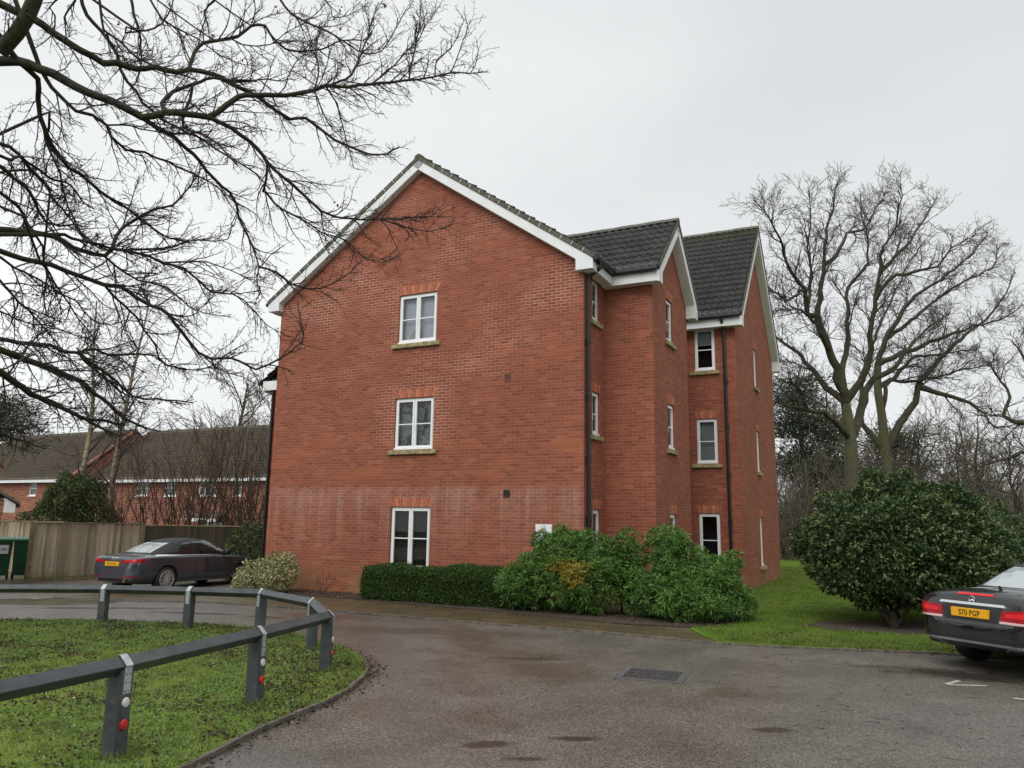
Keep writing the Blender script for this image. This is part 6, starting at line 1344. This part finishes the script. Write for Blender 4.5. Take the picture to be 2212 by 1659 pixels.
for p in POSTS[1:8]:
    k = 170; a = rng.uniform(0, 6.283, k); r_ = .07 + np.abs(rng.normal(0, .05, k)); tx.append(p[0] + np.cos(a) * r_); ty.append(p[1] + np.sin(a) * r_)
for a, b in zip(ISL[1:17], ISL[2:18]):
    k = 260; s_ = rng.uniform(0, 1, k); nx_, ny_ = (b[1] - a[1]), -(b[0] - a[0]); ln = math.hypot(nx_, ny_); o_ = -np.abs(rng.normal(0, .06, k)) - .03; cl = vnoise(a[0] + s_ * 3, a[1] + s_ * 2, 3.0, 5) > .35
    tx.append((a[0] + (b[0] - a[0]) * s_ + nx_ / ln * o_)[cl]); ty.append((a[1] + (b[1] - a[1]) * s_ + ny_ / ln * o_)[cl])
tx, ty = np.concatenate(tx), np.concatenate(ty)
grass_obj('grass_tufts', rng, tx, ty, np.full(len(tx), .042), rng.uniform(.03, .085, len(tx)), np.clip(rng.normal(.006, .0015, len(tx)), .003, .01), M['blade'], 'longer grass tufts left around the rail posts and along the kerb', .7)
# clover and weeds
n = 26000; x = rng.uniform(-9, -1.7, n); y = rng.uniform(4.8, 14, n); pat = vnoise(x, y, 1.1, 7); ok = inside_poly(x, y, ISL) & (pat > .42); x, y = x[ok], y[ok]
Q = np.c_[x, y, rng.uniform(.05, .075, len(x))]; V, F = leaves_np(Q, rng.normal(size=(len(x), 3)) * [1, 1, .35], rng.uniform(.018, .042, len(x)), .022, rng)
tag(link('clover', np_mesh('clover', V, F), None, island_mat('clover_leaf', [(0, (.050, .120, .035)), (.6, (.105, .210, .060)), (1, (.18, .29, .10))], .5, .25)), 'small clover and weed leaves among the island grass', 'weeds', kind='stuff')
def litter(name, n, region, zf, mat, label, rng, size=(.02, .05)):
    x = rng.uniform(region[0], region[1], n); y = rng.uniform(region[2], region[3], n); return x, y
n = 60000; x = rng.uniform(-9, -1.7, n); y = rng.uniform(4.8, 14, n); pat = vnoise(x, y, 1.6, 1) * .55 + vnoise(x, y, 5.0, 2) * .45; ok = inside_poly(x, y, ISL) & (rng.uniform(size=n) < np.clip((.60 - pat) * 3.2, .07, 1)); x, y = x[ok], y[ok]; m = len(x)
Q = np.c_[x, y, rng.uniform(.052, .076, m)]; V, F = leaves_np(Q, np.c_[rng.normal(size=(m, 2)), rng.normal(0, .25, m)], rng.uniform(.014, .045, m), rng.uniform(.010, .026, m), rng, .5)
M['deadleaf'] = island_mat('fallen_leaf', [(0, (.026, .018, .012)), (.72, (.058, .038, .022)), (.90, (.13, .060, .030)), (.985, (.20, .10, .05)), (1, (.46, .38, .28))], .8, .1)
tag(link('fallen_leaves', np_mesh('fallen_leaves', V, F), None, M['deadleaf']), 'brown fallen leaves scattered over the island grass', 'leaves', kind='stuff')
# leaf litter in the bed and along the kerbs
n = 5200; bx = rng.uniform(-9, 3.4, n); by = rng.uniform(-1.3, .4, n) - np.clip(bx, 0, 2) * .25
m1 = np.array([bw(a, b) for a, b in zip(bx, by)]); kx = []
for a, b in zip(ISL[1:17], ISL[2:18]):
    k = 60; s_ = rng.uniform(0, 1, k); nx_, ny_ = (b[1] - a[1]), -(b[0] - a[0]); ln = math.hypot(nx_, ny_); o_ = np.abs(rng.normal(0, .09, k)) + .03
    kx.append(np.c_[a[0] + (b[0] - a[0]) * s_ + nx_ / ln * o_, a[1] + (b[1] - a[1]) * s_ + ny_ / ln * o_, np.zeros(k) - .03])
n2 = 900; lx = rng.uniform(3.6, 9, n2); ly = rng.uniform(-3.2, -1.9, n2); m2 = np.array([bw(a, b, .01) for a, b in zip(lx, ly)])
n3 = 420; m3 = np.c_[rng.uniform(-6, 8, n3), rng.uniform(5, 15, n3), np.zeros(n3) - .028]
Q = np.concatenate([m1, np.concatenate(kx), m2, m3]); Q[:, 2] += rng.uniform(.036, .052, len(Q)); sz = np.r_[rng.uniform(.02, .055, len(Q) - n3), rng.uniform(.008, .03, n3)]
V, F = leaves_np(Q, np.c_[rng.normal(size=(len(Q), 2)), rng.normal(0, .12, len(Q))], sz, sz * .45, rng, .3)
tag(link('leaf_litter', np_mesh('leaf_litter', V, F), None, M['deadleaf']), 'damp brown leaf litter in the planting bed and along the kerbs', 'leaves', kind='stuff')
# twigs dropped on the macadam at the right
tw_ = []
for i in range(150):
    p = np.array([rng.uniform(2.5, 8.5), rng.uniform(6.5, 11.8), .004]); a = rng.uniform(0, 6.283); tw_.append(shoot(rng, p, np.array([math.cos(a), math.sin(a), 0]), rng.uniform(.04, .16), .0022, .0015, 3, .12, 0))
for p_, r_ in tw_: p_[:, 2] = .005
V, F = tubes_np(tw_, 3); tag(link('dropped_twigs', np_mesh('dropped_twigs', V, F), None, M['oak_twig']), 'thin dark twigs littering the damp macadam near the black car', 'twigs', kind='stuff')
# lawn blades
LB = [bw(a, b) for a, b in [(3.55, -3.34), (2.85, -2.0), (3.2, -1.2), (3.45, -.2), (2.7, 2.4), (1.25, 4.8), (2.22, 6.3), (2.22, 13.5), (0, 13.6), (0, 30), (12, 30), (14, -2.75), (6.7, -2.58), (5.2, -3.08)]]; LB = [(p[0], p[1]) for p in LB]
N0 = 420000; x = rng.uniform(3, 16, N0); y = 11.5 + rng.uniform(0, 1, N0) ** 2.0 * 24; ok = inside_poly(x, y, LB); x, y = x[ok], y[ok]; pat = vnoise(x, y, 1.3, 12)
h = rng.uniform(.02, .055, len(x)) * (.7 + .6 * pat); w = np.clip(rng.normal(.006, .0015, len(x)), .004, .01) * np.clip(y / 14, 1, 2)
kk = ~((((x - 7.35) / 1.95) ** 2 + ((y - 14.75) / .92) ** 2 + rng.normal(0, .16, len(x))) < 1); x, y, h, w = x[kk], y[kk], h[kk], w[kk]
grass_obj('lawn_grass', rng, x, y, np.full(len(x), .028), h, w, M['blade2'], 'bright green mown grass of the lawn beside the block', .7)
# strip of moss and grass growing over the pavement end
# --- the belt of trees on the other side of the car park, behind the viewer (seen only as reflections)
rng = np.random.default_rng(202); n = 26000; x = rng.uniform(-34, 34, n); ht = 5.5 + 2.5 * np.sin(x * .35) + 1.5 * np.sin(x * .9 + 1); z = rng.uniform(0, 1, n) * ht; y = -17 + rng.uniform(-2, 2, n)
V, F = leaves_np(np.c_[x, y, z], rng.normal(size=(n, 3)), rng.uniform(.4, .8, n), .35, rng); tag(link('woodland_belt', np_mesh('woodland_belt', V, F), None, M['dkgreen']), 'dense dark evergreen belt across the car park, mirrored in the windows', 'woodland', kind='stuff')

# ================================================================== CARS (x forward from the rear bumper, y left, z up)
def paint_mat(name, col, flake=0.0, coat=1.0):
    t = NT(name); ob = t.coord(); f = t.noise(ob, 7.0, 5.0, .65); dr = t.noise(ob, 160.0, 2.0, .6)
    t.base(t.mix(t.mapr(f, .5, .75, 0, .25), col, tuple(min(1, c * 1.5 + .008) for c in col)))
    t.p(Metallic=flake, Roughness=.5); t.bsdf.inputs['Specular IOR Level'].default_value = .12; t.bsdf.inputs['Coat Weight'].default_value = coat; t.bsdf.inputs['Coat Roughness'].default_value = .025; t.bsdf.inputs['Coat IOR'].default_value = 1.9
    return t.mat
M['grey_paint'] = paint_mat('dark_grey_metallic_paint', (0.036, 0.046, 0.060), .0)
M['black_paint'] = paint_mat('black_paint', (0.0035, 0.0038, 0.0045), .0, .75)
M['belt'] = simple('sky_white_trim', (0.74, 0.75, 0.76), .35, spec=.7)  # satin white stands in for chrome mirroring the sky
M['hood'] = simple('black_soft_top_cloth', (0.026, 0.025, 0.028), .85, var=.3, scale=60)
M['trim'] = simple('black_trim', (0.010, 0.010, 0.011), .5)
M['chrome'] = simple('chrome', (0.72, 0.73, 0.74), .12, metal=1.0)
M['lamp'] = simple('red_lamp_lens', (0.30, 0.004, 0.008), .3, spec=.2, coat=.25)
M['lamp_bright'] = simple('bright_red_lens', (0.60, 0.012, 0.018), .3, spec=.2, coat=.2)
M['lamp_pale'] = simple('pale_pink_lens', (0.60, 0.42, 0.40), .2, coat=.6)
M['plate_y'] = simple('yellow_plate', (0.80, 0.40, 0.006), .45)
M['plate_ink'] = simple('plate_ink', (0.012, 0.011, 0.010), .5)
M['car_glass'] = simple('dark_car_glass', (0.012, 0.017, 0.016), .03, spec=1.0, coat=.6)
M['rear_glass'] = simple('sky_pale_glass', (0.34, 0.39, 0.39), .08, spec=1.0, coat=1.0)  # bright sky reflection painted into the glass as a pale base colour
M['alloy'] = simple('alloy_wheel', (0.50, 0.50, 0.50), .4, metal=.25)
M['alloy_dark'] = simple('dark_brake_disc', (0.012, 0.012, 0.013), .7)

def loft(name, st, closed=True, levels=2):
    """st: list of rings (equal point counts, closed across y)"""
    n = len(st[0]); V = [p for r in st for p in r]; F = []
    for i in range(len(st) - 1):
        for k in range(n):
            k2 = (k + 1) % n; F.append((i * n + k, i * n + k2, (i + 1) * n + k2, (i + 1) * n + k))
    F.append(tuple(range(n))[::-1]); F.append(tuple((len(st) - 1) * n + k for k in range(n)))
    me = bpy.data.meshes.new(name); me.from_pydata(V, [], F)
    bm = bmesh.new(); bm.from_mesh(me); bmesh.ops.recalc_face_normals(bm, faces=bm.faces); bm.to_mesh(me); bm.free()
    o = bpy.data.objects.new(name + '_tmp', me); C.objects.link(o); md = o.modifiers.new('s', 'SUBSURF'); md.levels = levels; md.render_levels = levels
    bpy.context.view_layer.update(); r = bpy.data.meshes.new_from_object(o.evaluated_get(bpy.context.evaluated_depsgraph_get()))
    bpy.data.objects.remove(o); r.name = name; return r
def body_ring(x, zb, wb, zm, ws, zs, wt, zt):
    h = [(0, zb), (.85 * wb, zb), (wb, zb + .035), (ws * .985, zb + (zm - zb) * .45), (ws, zm), (ws * .99, zs - .05), (ws * .968, zs - .012), (ws * .94, zs + .004), (wt, zs + (zt - zs) * .8), (0, zt)]
    return [(x, y, z) for y, z in h] + [(x, -y, z) for y, z in h[-2:0:-1]]
def cut_wheels(me, wheels, r, mats, hw):
    a = bpy.data.objects.new('a_tmp', me); C.objects.link(a)
    me.materials.append(mats[0]); me.materials.append(mats[1])
    mb = MB()
    for (x, z) in wheels:
        for s in (-1, 1): mb.tube([(x, s * (hw - .27), z), (x, s * (hw + .2), z)], r, 40)
    cm = mb.build('b_tmp', [mats[0], mats[1]]); 
    for p in cm.data.polygons: p.material_index = 1
    md = a.modifiers.new('b', 'BOOLEAN'); md.operation = 'DIFFERENCE'; md.solver = 'EXACT'; md.object = cm; md.material_mode = 'INDEX'
    bpy.context.view_layer.update(); r_ = bpy.data.meshes.new_from_object(a.evaluated_get(bpy.context.evaluated_depsgraph_get()))
    bpy.data.objects.remove(a); bpy.data.objects.remove(cm); return r_
def bvh_of(me): return BVHTree.FromPolygons([v.co.copy() for v in me.vertices], [tuple(p.vertices) for p in me.polygons])
def decal(name, bvh, corners, axis, mat, parent, off=.004, n=10, m=4, thick=True, src=None):
    """a thin moulded piece that follows the body: 4 corners in the plane seen from axis ('rear','right','left','top')"""
    A, Bc, Cc, Dc = [Vector(c) for c in corners]; g = []
    for i in range(n + 1):
        row = []
        for j in range(m + 1):
            u, v = i / n, j / m; p = (A * (1 - u) + Bc * u) * (1 - v) + (Dc * (1 - u) + Cc * u) * v
            if axis == 'rear': o, d = Vector((-1.5, p.x, p.y)), Vector((1, 0, 0))
            elif axis == 'right': o, d = Vector((p.x, -2, p.y)), Vector((0, 1, 0))
            elif axis == 'left': o, d = Vector((p.x, 2, p.y)), Vector((0, -1, 0))
            else: o, d = Vector((p.x, p.y, 3)), Vector((0, 0, -1))
            h = bvh.ray_cast(o, d); 
            if h[0] is None: row.append(None); continue
            nn = h[1] if h[1].dot(d) < 0 else -h[1]; row.append((h[0] + nn * off, h[0] - nn * .004))
        g.append(row)
    mb = MB()
    ids = {}
    def vid(i, j, k):
        if (i, j, k) not in ids: ids[(i, j, k)] = len(mb.v); mb.v.append(tuple(g[i][j][k]))
        return ids[(i, j, k)]
    def face(*f): mb.f.append(list(f)); mb.mi.append(0)
    for i in range(n):
        for j in range(m):
            if all(g[a][b] for a, b in ((i, j), (i + 1, j), (i + 1, j + 1), (i, j + 1))): face(vid(i, j, 0), vid(i + 1, j, 0), vid(i + 1, j + 1, 0), vid(i, j + 1, 0))
    def rim(a, b):
        if g[a[0]][a[1]] and g[b[0]][b[1]]: face(vid(*a, 0), vid(*b, 0), vid(*b, 1), vid(*a, 1))
    for i in range(n): rim((i, 0), (i + 1, 0)); rim((i, m), (i + 1, m))
    for j in range(m): rim((0, j), (0, j + 1)); rim((n, j), (n, j + 1))
    if not mb.f: print('decal missed', name); return None
    return mb.build(name, mat, parent, smooth=False)
def at_rear(bvh, y, z):
    h = bvh.ray_cast(Vector((-1.5, y, z)), Vector((1, 0, 0))); return h[0].x if h[0] else 0.0
def wheel(root, x, y, r, w, spokes, alloy, twin=False):
    s = 1 if y > 0 else -1; e = MB(); N = 40; prof = [(-w / 2, r * .70), (-w / 2, r * .93), (-w * .36, r), (w * .36, r), (w / 2, r * .93), (w / 2, r * .70)]
    V, F = [], []
    for i in range(N):
        a = 2 * math.pi * i / N
        for (yy, rr) in prof: V.append((x + rr * math.cos(a), y + yy, r + rr * math.sin(a)))
    k = len(prof)
    for i in range(N):
        for j in range(k - 1): F.append((i * k + j, ((i + 1) % N) * k + j, ((i + 1) % N) * k + j + 1, i * k + j + 1))
    e.add(V, F); e.add([(x + r * .2 * math.cos(2 * math.pi * i / N), y, r + r * .2 * math.sin(2 * math.pi * i / N)) for i in range(N)], [tuple(range(N))])
    wh = e.build('wheel', M['tyre'], root, smooth=True)
    b = MB(); yo = y + s * w * .5; ro = r * .72
    for i in range(N):
        a0, a1 = 2 * math.pi * i / N, 2 * math.pi * (i + 1) / N
        for (r0, r1, y0, y1) in ((ro, ro * .95, 0, .006), (ro * .95, ro * .90, .006, -.05)):
            pts = [(r0, y0, a0), (r0, y0, a1), (r1, y1, a1), (r1, y1, a0)]; b.add([(x + q * math.cos(a), yo + s * yy, r + q * math.sin(a)) for q, yy, a in pts], [(0, 1, 2, 3)])
    b.tube([(x, yo - s * .03, r), (x, yo + s * .0, r), (x, yo + s * .004, r)], [r * .17, r * .16, r * .1], 16)
    for i in range(spokes):
        for dd in ((-.085, .085) if twin else (0,)):
            a = 2 * math.pi * i / spokes + dd * (1 if twin else 0); a2 = a + (dd * .6 if twin else 0); wd0, wd1 = r * (.022 if twin else .06), r * (.030 if twin else .075)
            c0 = Vector((math.cos(a), 0, math.sin(a))); c1 = Vector((math.cos(a2), 0, math.sin(a2))); t0 = Vector((-math.sin(a), 0, math.cos(a))); o = Vector((x, yo, r))
            p = [o + c0 * r * .12 + t0 * wd0 + Vector((0, s * .0, 0)), o + c0 * r * .12 - t0 * wd0, o + c1 * ro * .92 - t0 * wd1 + Vector((0, s * -.002, 0)), o + c1 * ro * .92 + t0 * wd1 + Vector((0, s * -.002, 0))]
            b.prism(p, (0, -s * .03, 0))
    b.build('rim', alloy, wh)
    d = MB(); d.tube([(x, yo - s * .055, r), (x, yo - s * .05, r)], r * .70, 28); d.build('brake_disc', M['alloy_dark'], wh)
def number_plate(root, bvh, z, text, w=.52, h=.111):
    xs = min(at_rear(bvh, y, zz) for y in (-.25, 0, .25) for zz in (z - .05, z + .05)); tilt = .0
    mb = MB(); mb.box((xs - .022, -w / 2, z - h / 2), (xs + .03, w / 2, z + h / 2)); p = mb.build('number_plate', M['plate_y'], root, bevel=.004)
    text_mesh('lettering', text, .098, M['plate_ink'], p, face_mat((xs - .0235, 0, z - .002), (0, -1, 0), (0, 0, 1)), .0008, 1.06, .82, bold=.0012)
    return xs
def ring_torus(c, R, r, n=28, m=8):
    """torus facing the rear (axis x)"""
    V, F = [], []
    for i in range(n):
        a = 2 * math.pi * i / n
        for j in range(m):
            b = 2 * math.pi * j / m; q = R + r * math.cos(b); V.append((c[0] + r * math.sin(b), c[1] + q * math.cos(a), c[2] + q * math.sin(a)))
    for i in range(n):
        for j in range(m): F.append((i * m + j, ((i + 1) % n) * m + j, ((i + 1) % n) * m + (j + 1) % m, i * m + (j + 1) % m))
    return V, F
def top_ring(x, wb, zb, wt, zt, crown=.03):
    h = [(wb, zb), (wb * .985, zb + (zt - zb) * .3), (wt + (wb - wt) * .12, zt - crown * 1.9), (wt * .86, zt - crown * .55), (wt * .45, zt - .004), (0, zt)]
    r = [(x, y, z) for y, z in h]; r += [(x, -y, z) for y, z in h[-2::-1]]; r += [(x, -wb * .8, zb - .04), (x, wb * .8, zb - .04)]
    return r

def convertible(name, loc, rz, label, dims, paint, spec):
    root = empty(name, loc, rz, label, 'car', 'parked convertibles')
    me = loft('body', [body_ring(*s) for s in dims['body']]); full = bvh_of(me)
    cutm = cut_wheels(me, [(dims['wx'][0], dims['r']), (dims['wx'][1], dims['r'])], dims['r'] + .045, (paint, M['trim']), dims['hw'])
    cutm.name = 'body'; body = link('body', cutm, root, None, True)
    bpy.context.view_layer.update()
    topm = loft('soft_top', [top_ring(*s) for s in dims['top']]); tb = bvh_of(topm); top = link('soft_top', topm, root, M['hood'], True)
    decal('windscreen', tb, dims['screen'], 'top', M['car_glass'], root, .005, 12, 8)
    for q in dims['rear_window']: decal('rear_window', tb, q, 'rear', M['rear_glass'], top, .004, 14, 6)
    for side in ('right', 'left'):
        for q in dims['side_windows']: decal('side_window', tb, q, side, M['car_glass'], top, .006, 12, 6)
    for x in dims['wx']:
        for s in (-1, 1): wheel(root, x, s * (dims['hw'] - .125), dims['r'], .245, spec['spokes'], spec['alloy'], spec['twin'])
    for side in ('right', 'left'): decal('windscreen_pillar', tb, dims['pillar'], side, spec['frame'], root, .010, 2, 10)
    for s in (-1, 1):
        mb = MB(); x, z = dims['mirror']; y = s * (dims['hw'] + .06)
        mb.tube([(x + .04, s * (dims['hw'] - .08), z - .06), (x + .03, s * (dims['hw'] + .0), z - .03)], .025, 8); mb.tube([(x - .07, y, z), (x - .05, y, z), (x + .05, y, z), (x + .11, y, z)], [.07, .088, .08, .03], 12)
        mb.build('wing_mirror', M['trim'], root, smooth=True)
    mb = MB(); mb.box((.35, -.6, .25), (dims['L'] - .5, .6, .34)); mb.build('underbody', M['trim'], root)
    return root, full, tb

# --- dark grey saloon-tailed convertible by the fence
A5 = dict(L=4.67, hw=.918, r=.33, wx=(1.02, 3.785), mirror=(3.02, 1.0),
  body=[(0.0, .38, .48, .46, .54, .57, .40, .59), (.02, .31, .58, .48, .69, .71, .55, .75), (.07, .27, .66, .50, .77, .84, .60, .90), (.14, .25, .71, .52, .820, .88, .64, .975), (.24, .23, .75, .54, .856, .90, .65, .985), (.42, .21, .79, .56, .893, .915, .66, .992), (.75, .2, .82, .57, .914, .93, .66, 1.005), (1.05, .2, .82, .57, .918, .93, .66, 1.01), (1.6, .2, .82, .56, .912, .915, .66, .985), (2.3, .2, .82, .55, .91, .91, .66, .98), (3.0, .2, .82, .55, .915, .90, .66, .965), (3.4, .2, .82, .56, .918, .88, .66, .945), (3.85, .2, .82, .57, .918, .845, .66, .905), (4.2, .2, .80, .55, .895, .79, .64, .845), (4.45, .21, .74, .52, .82, .71, .58, .76), (4.6, .24, .64, .48, .70, .60, .48, .63), (4.67, .34, .44, .45, .5, .52, .36, .54)],
  top=[(.62, .62, .96, .50, .995, .01), (.82, .70, .96, .52, 1.07, .02), (1.10, .755, .96, .535, 1.195, .03), (1.45, .77, .96, .55, 1.315, .035), (1.85, .775, .96, .57, 1.385, .035), (2.2, .78, .96, .575, 1.40, .035), (2.5, .785, .96, .575, 1.375, .03), (2.8, .79, .955, .59, 1.265, .03), (3.08, .795, .95, .62, 1.12, .03), (3.36, .80, .94, .69, .975, .01)],
  screen=[(3.22, .58), (3.22, -.58), (2.68, -.46), (2.68, .46)], pillar=[(2.54, 1.345), (2.62, 1.365), (3.36, .978), (3.26, .965)],
  rear_window=[[(.50, 1.02), (-.50, 1.02), (-.43, 1.27), (.43, 1.27)]],
  side_windows=[[(1.38, .985), (2.03, .985), (1.95, 1.305), (1.70, 1.265)], [(2.06, .985), (3.22, .975), (2.56, 1.325), (1.99, 1.315)]])
rc, bv, tv = convertible('parked_car', (-10.47, 21.15, -.165), math.radians(63.9), 'dark grey convertible with a black soft top parked nose-in beside the brick block', A5, M['grey_paint'], dict(spokes=10, alloy=M['alloy'], twin=True, frame=M['belt']))
for s in (1, -1):
    l_ = decal('tail_light', bv, [(s * .86, .79), (s * .34, .775), (s * .30, .825), (s * .86, .885)], 'rear', M['lamp'], rc, .006, 18, 4)
    if l_: decal('light_bar', bv, [(s * .80, .825), (s * .42, .80), (s * .42, .812), (s * .80, .845)], 'rear', M['lamp_bright'], l_, .010, 12, 1)
    decal('bumper_reflector', bv, [(s * .80, .415), (s * .46, .405), (s * .46, .432), (s * .80, .445)], 'rear', M['lamp'], rc, .005, 8, 1)
decal('boot_spoiler', bv, [(.70, .945), (-.70, .945), (-.66, .962), (.66, .962)], 'rear', M['trim'], rc, .008, 24, 2)
decal('bumper_diffuser', bv, [(.60, .315), (-.60, .315), (-.66, .395), (.66, .395)], 'rear', M['trim'], rc, .005, 20, 3)
decal('bumper_seam', bv, [(.84, .617), (-.84, .617), (-.84, .625), (.84, .625)], 'rear', M['trim'], rc, .002, 26, 1)
decal('bumper_trim', bv, [(.70, .386), (-.70, .386), (-.70, .396), (.70, .396)], 'rear', M['chrome'], rc, .005, 20, 1)
number_plate(rc, bv, .745, 'EY19 YUL')
mb = MB()
for k in range(4): x = at_rear(bv, .0, .875) - .004; mb.add(*ring_torus((x, .105 - k * .070, .872), .040, .0068))
mb.build('badge', M['chrome'], rc, smooth=True)
for s in (1, -1): mb = MB(); mb.tube([(-.012, s * .52, .325), (.10, s * .52, .325)], .047, 16); mb.build('exhaust', M['chrome'], rc)
for side, s in (('right', -1), ('left', 1)):
    decal('belt_trim', bv, [(.74, .938), (3.3, .922), (3.3, .948), (.74, .966)], side, M['belt'], rc, .012, 30, 1)
    decal('door_seam', bv, [(1.98, .30), (1.99, .30), (1.96, .90), (1.95, .90)], side, M['trim'], rc, .002, 1, 12); decal('door_seam', bv, [(3.22, .30), (3.23, .30), (3.24, .88), (3.23, .88)], side, M['trim'], rc, .002, 1, 12)
    decal('door_handle', bv, [(2.06, .755), (2.26, .76), (2.26, .79), (2.06, .785)], side, M['chrome'] if False else paint_mat('handle_paint', (.07, .07, .08), .3), rc, .022, 8, 2)
    decal('sill_trim', bv, [(1.45, .235), (3.35, .235), (3.35, .262), (1.45, .262)], side, M['alloy'], rc, .004, 16, 1); decal('wing_badge', bv, [(3.33, .70), (3.52, .70), (3.52, .722), (3.33, .722)], side, M['chrome'], rc, .004, 4, 1)
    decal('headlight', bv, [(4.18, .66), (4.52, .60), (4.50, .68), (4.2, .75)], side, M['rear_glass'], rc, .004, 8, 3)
    decal('fuel_flap' if s < 0 else 'quarter_seam', bv, [(.98, .78), (.985, .78), (.985, .90), (.98, .90)], side, M['trim'], rc, .002, 1, 4)
# --- black convertible at the right edge
E2 = dict(L=4.70, hw=.893, r=.325, wx=(1.07, 3.83), mirror=(3.05, 1.0),
  body=[(0.0, .40, .50, .47, .54, .56, .40, .58), (.02, .34, .58, .49, .66, .69, .52, .72), (.06, .31, .64, .51, .735, .81, .58, .87), (.11, .29, .69, .52, .785, .88, .62, .975), (.20, .27, .73, .54, .832, .91, .64, 1.01), (.42, .24, .78, .56, .876, .93, .66, 1.025), (.80, .2, .80, .57, .893, .935, .66, 1.03), (1.1, .2, .80, .57, .895, .925, .66, 1.015), (1.7, .2, .80, .56, .888, .92, .66, 1.0), (2.4, .2, .80, .55, .886, .91, .66, .98), (3.0, .2, .80, .55, .888, .90, .66, .965), (3.4, .2, .80, .56, .89, .88, .66, .945), (3.85, .2, .80, .57, .89, .845, .66, .905), (4.2, .2, .78, .55, .87, .79, .64, .845), (4.45, .21, .72, .52, .80, .71, .58, .76), (4.62, .24, .62, .48, .68, .60, .48, .63), (4.70, .34, .44, .45, .5, .52, .36, .54)],
  top=[(.92, .62, .98, .52, 1.01, .01), (1.08, .70, .98, .54, 1.085, .02), (1.35, .745, .98, .56, 1.215, .03), (1.65, .76, .98, .57, 1.325, .035), (1.95, .765, .98, .57, 1.385, .035), (2.25, .765, .97, .57, 1.40, .035), (2.5, .765, .96, .56, 1.38, .03), (2.75, .77, .955, .575, 1.28, .03), (3.0, .775, .95, .61, 1.14, .03), (3.26, .78, .945, .69, .98, .01)],
  screen=[(3.12, .58), (3.12, -.58), (2.62, -.46), (2.62, .46)], pillar=[(2.5, 1.345), (2.57, 1.365), (3.24, .985), (3.15, .97)],
  rear_window=[[(.54, 1.035), (-.54, 1.035), (-.46, 1.285), (.46, 1.285)]],
  side_windows=[[(1.6, .985), (2.1, .985), (2.04, 1.26), (1.8, 1.22)], [(2.14, .985), (3.1, .975), (2.55, 1.31), (2.1, 1.30)]])
MH = 23.0
rm, bm_, tm = convertible('parked_car', (5.95, 10.46, 0.0), math.radians(MH), 'glossy black convertible seen from behind at the right edge beside the rounded shrub', E2, M['black_paint'], dict(spokes=7, alloy=M['alloy'], twin=False, frame=M['trim']))
for s in (1, -1):
    l_ = decal('tail_light', bm_, [(s * .84, .665), (s * .40, .668), (s * .41, .80), (s * .84, .845)], 'rear', M['lamp'], rm, .008, 18, 6)
    if l_:
        decal('light_bar', bm_, [(s * .82, .735), (s * .46, .728), (s * .47, .775), (s * .82, .80)], 'rear', M['lamp_bright'], l_, .012, 14, 2)
        decal('reversing_strip', bm_, [(s * .84, .655), (s * .40, .655), (s * .40, .682), (s * .84, .682)], 'rear', M['lamp_pale'], l_, .012, 14, 1)
    decal('boot_seam', bm_, [(s * .612, .60), (s * .620, .60), (s * .700, .985), (s * .690, .985)], 'rear', M['trim'], rm, .002, 1, 14)
    ch = decal('exhaust', bm_, [(s * .70, .315), (s * .42, .312), (s * .47, .362), (s * .69, .362)], 'rear', M['chrome'], rm, .008, 10, 3)
    if ch: decal('exhaust_opening', bm_, [(s * .685, .322), (s * .445, .319), (s * .485, .355), (s * .675, .355)], 'rear', M['trim'], ch, .013, 10, 3)
decal('plate_recess', bm_, [(.36, .645), (-.36, .645), (-.42, .835), (.42, .835)], 'rear', simple('recess_black', (.014, .015, .017), .45), rm, .003, 16, 4)
decal('boot_handle_trim', bm_, [(.46, .842), (-.46, .842), (-.44, .872), (.44, .872)], 'rear', M['chrome'], rm, .016, 20, 2)
decal('brake_light', bm_, [(.25, .962), (-.25, .962), (-.25, .984), (.25, .984)], 'rear', M['lamp_bright'], rm, .006, 12, 1)
decal('boot_lower_seam', bm_, [(.615, .592), (-.615, .592), (-.615, .602), (.615, .602)], 'rear', M['trim'], rm, .002, 20, 1)
decal('bumper_chrome', bm_, [(.76, .372), (-.76, .372), (-.76, .400), (.76, .400)], 'rear', M['chrome'], rm, .010, 26, 1)
number_plate(rm, bm_, .745, 'S70 PGP')
x = at_rear(bm_, 0, .91) - .010; mb = MB(); mb.add(*ring_torus((x, 0, .912), .042, .0055))
for k in range(3):
    a = math.pi / 2 + k * 2.0944; c, s_ = math.cos(a), math.sin(a); mb.prism([(x, .042 * c, .912 + .042 * s_), (x, -.009 * s_, .912 + .009 * c), (x - .006, 0, .912), ], (.003, 0, 0)); mb.prism([(x, .042 * c, .912 + .042 * s_), (x, .009 * s_, .912 - .009 * c), (x - .006, 0, .912)], (.003, 0, 0))
mb.build('badge', M['chrome'], rm)
decal('window_base_trim', bm_, [(.955, .74), (.955, -.74), (.98, -.74), (.98, .74)], 'top', M['chrome'], rm, .010, 24, 1)
mb = MB(); mb.prism([(.70, -.006, 1.0), (.62, -.006, 1.0), (.60, -.006, 1.07), (.63, -.006, 1.075)], (0, .012, 0)); mb.build('roof_aerial', M['trim'], rm)
for side in ('right', 'left'):
    decal('belt_trim', bm_, [(1.0, .928), (3.2, .905), (3.2, .920), (1.0, .945)], side, M['chrome'], rm, .006, 30, 1); decal('door_seam', bm_, [(1.98, .30), (1.99, .30), (1.96, .90), (1.95, .90)], side, M['trim'], rm, .002, 1, 12)
    decal('door_handle', bm_, [(2.06, .76), (2.26, .765), (2.26, .79), (2.06, .785)], side, M['chrome'], rm, .022, 8, 2)
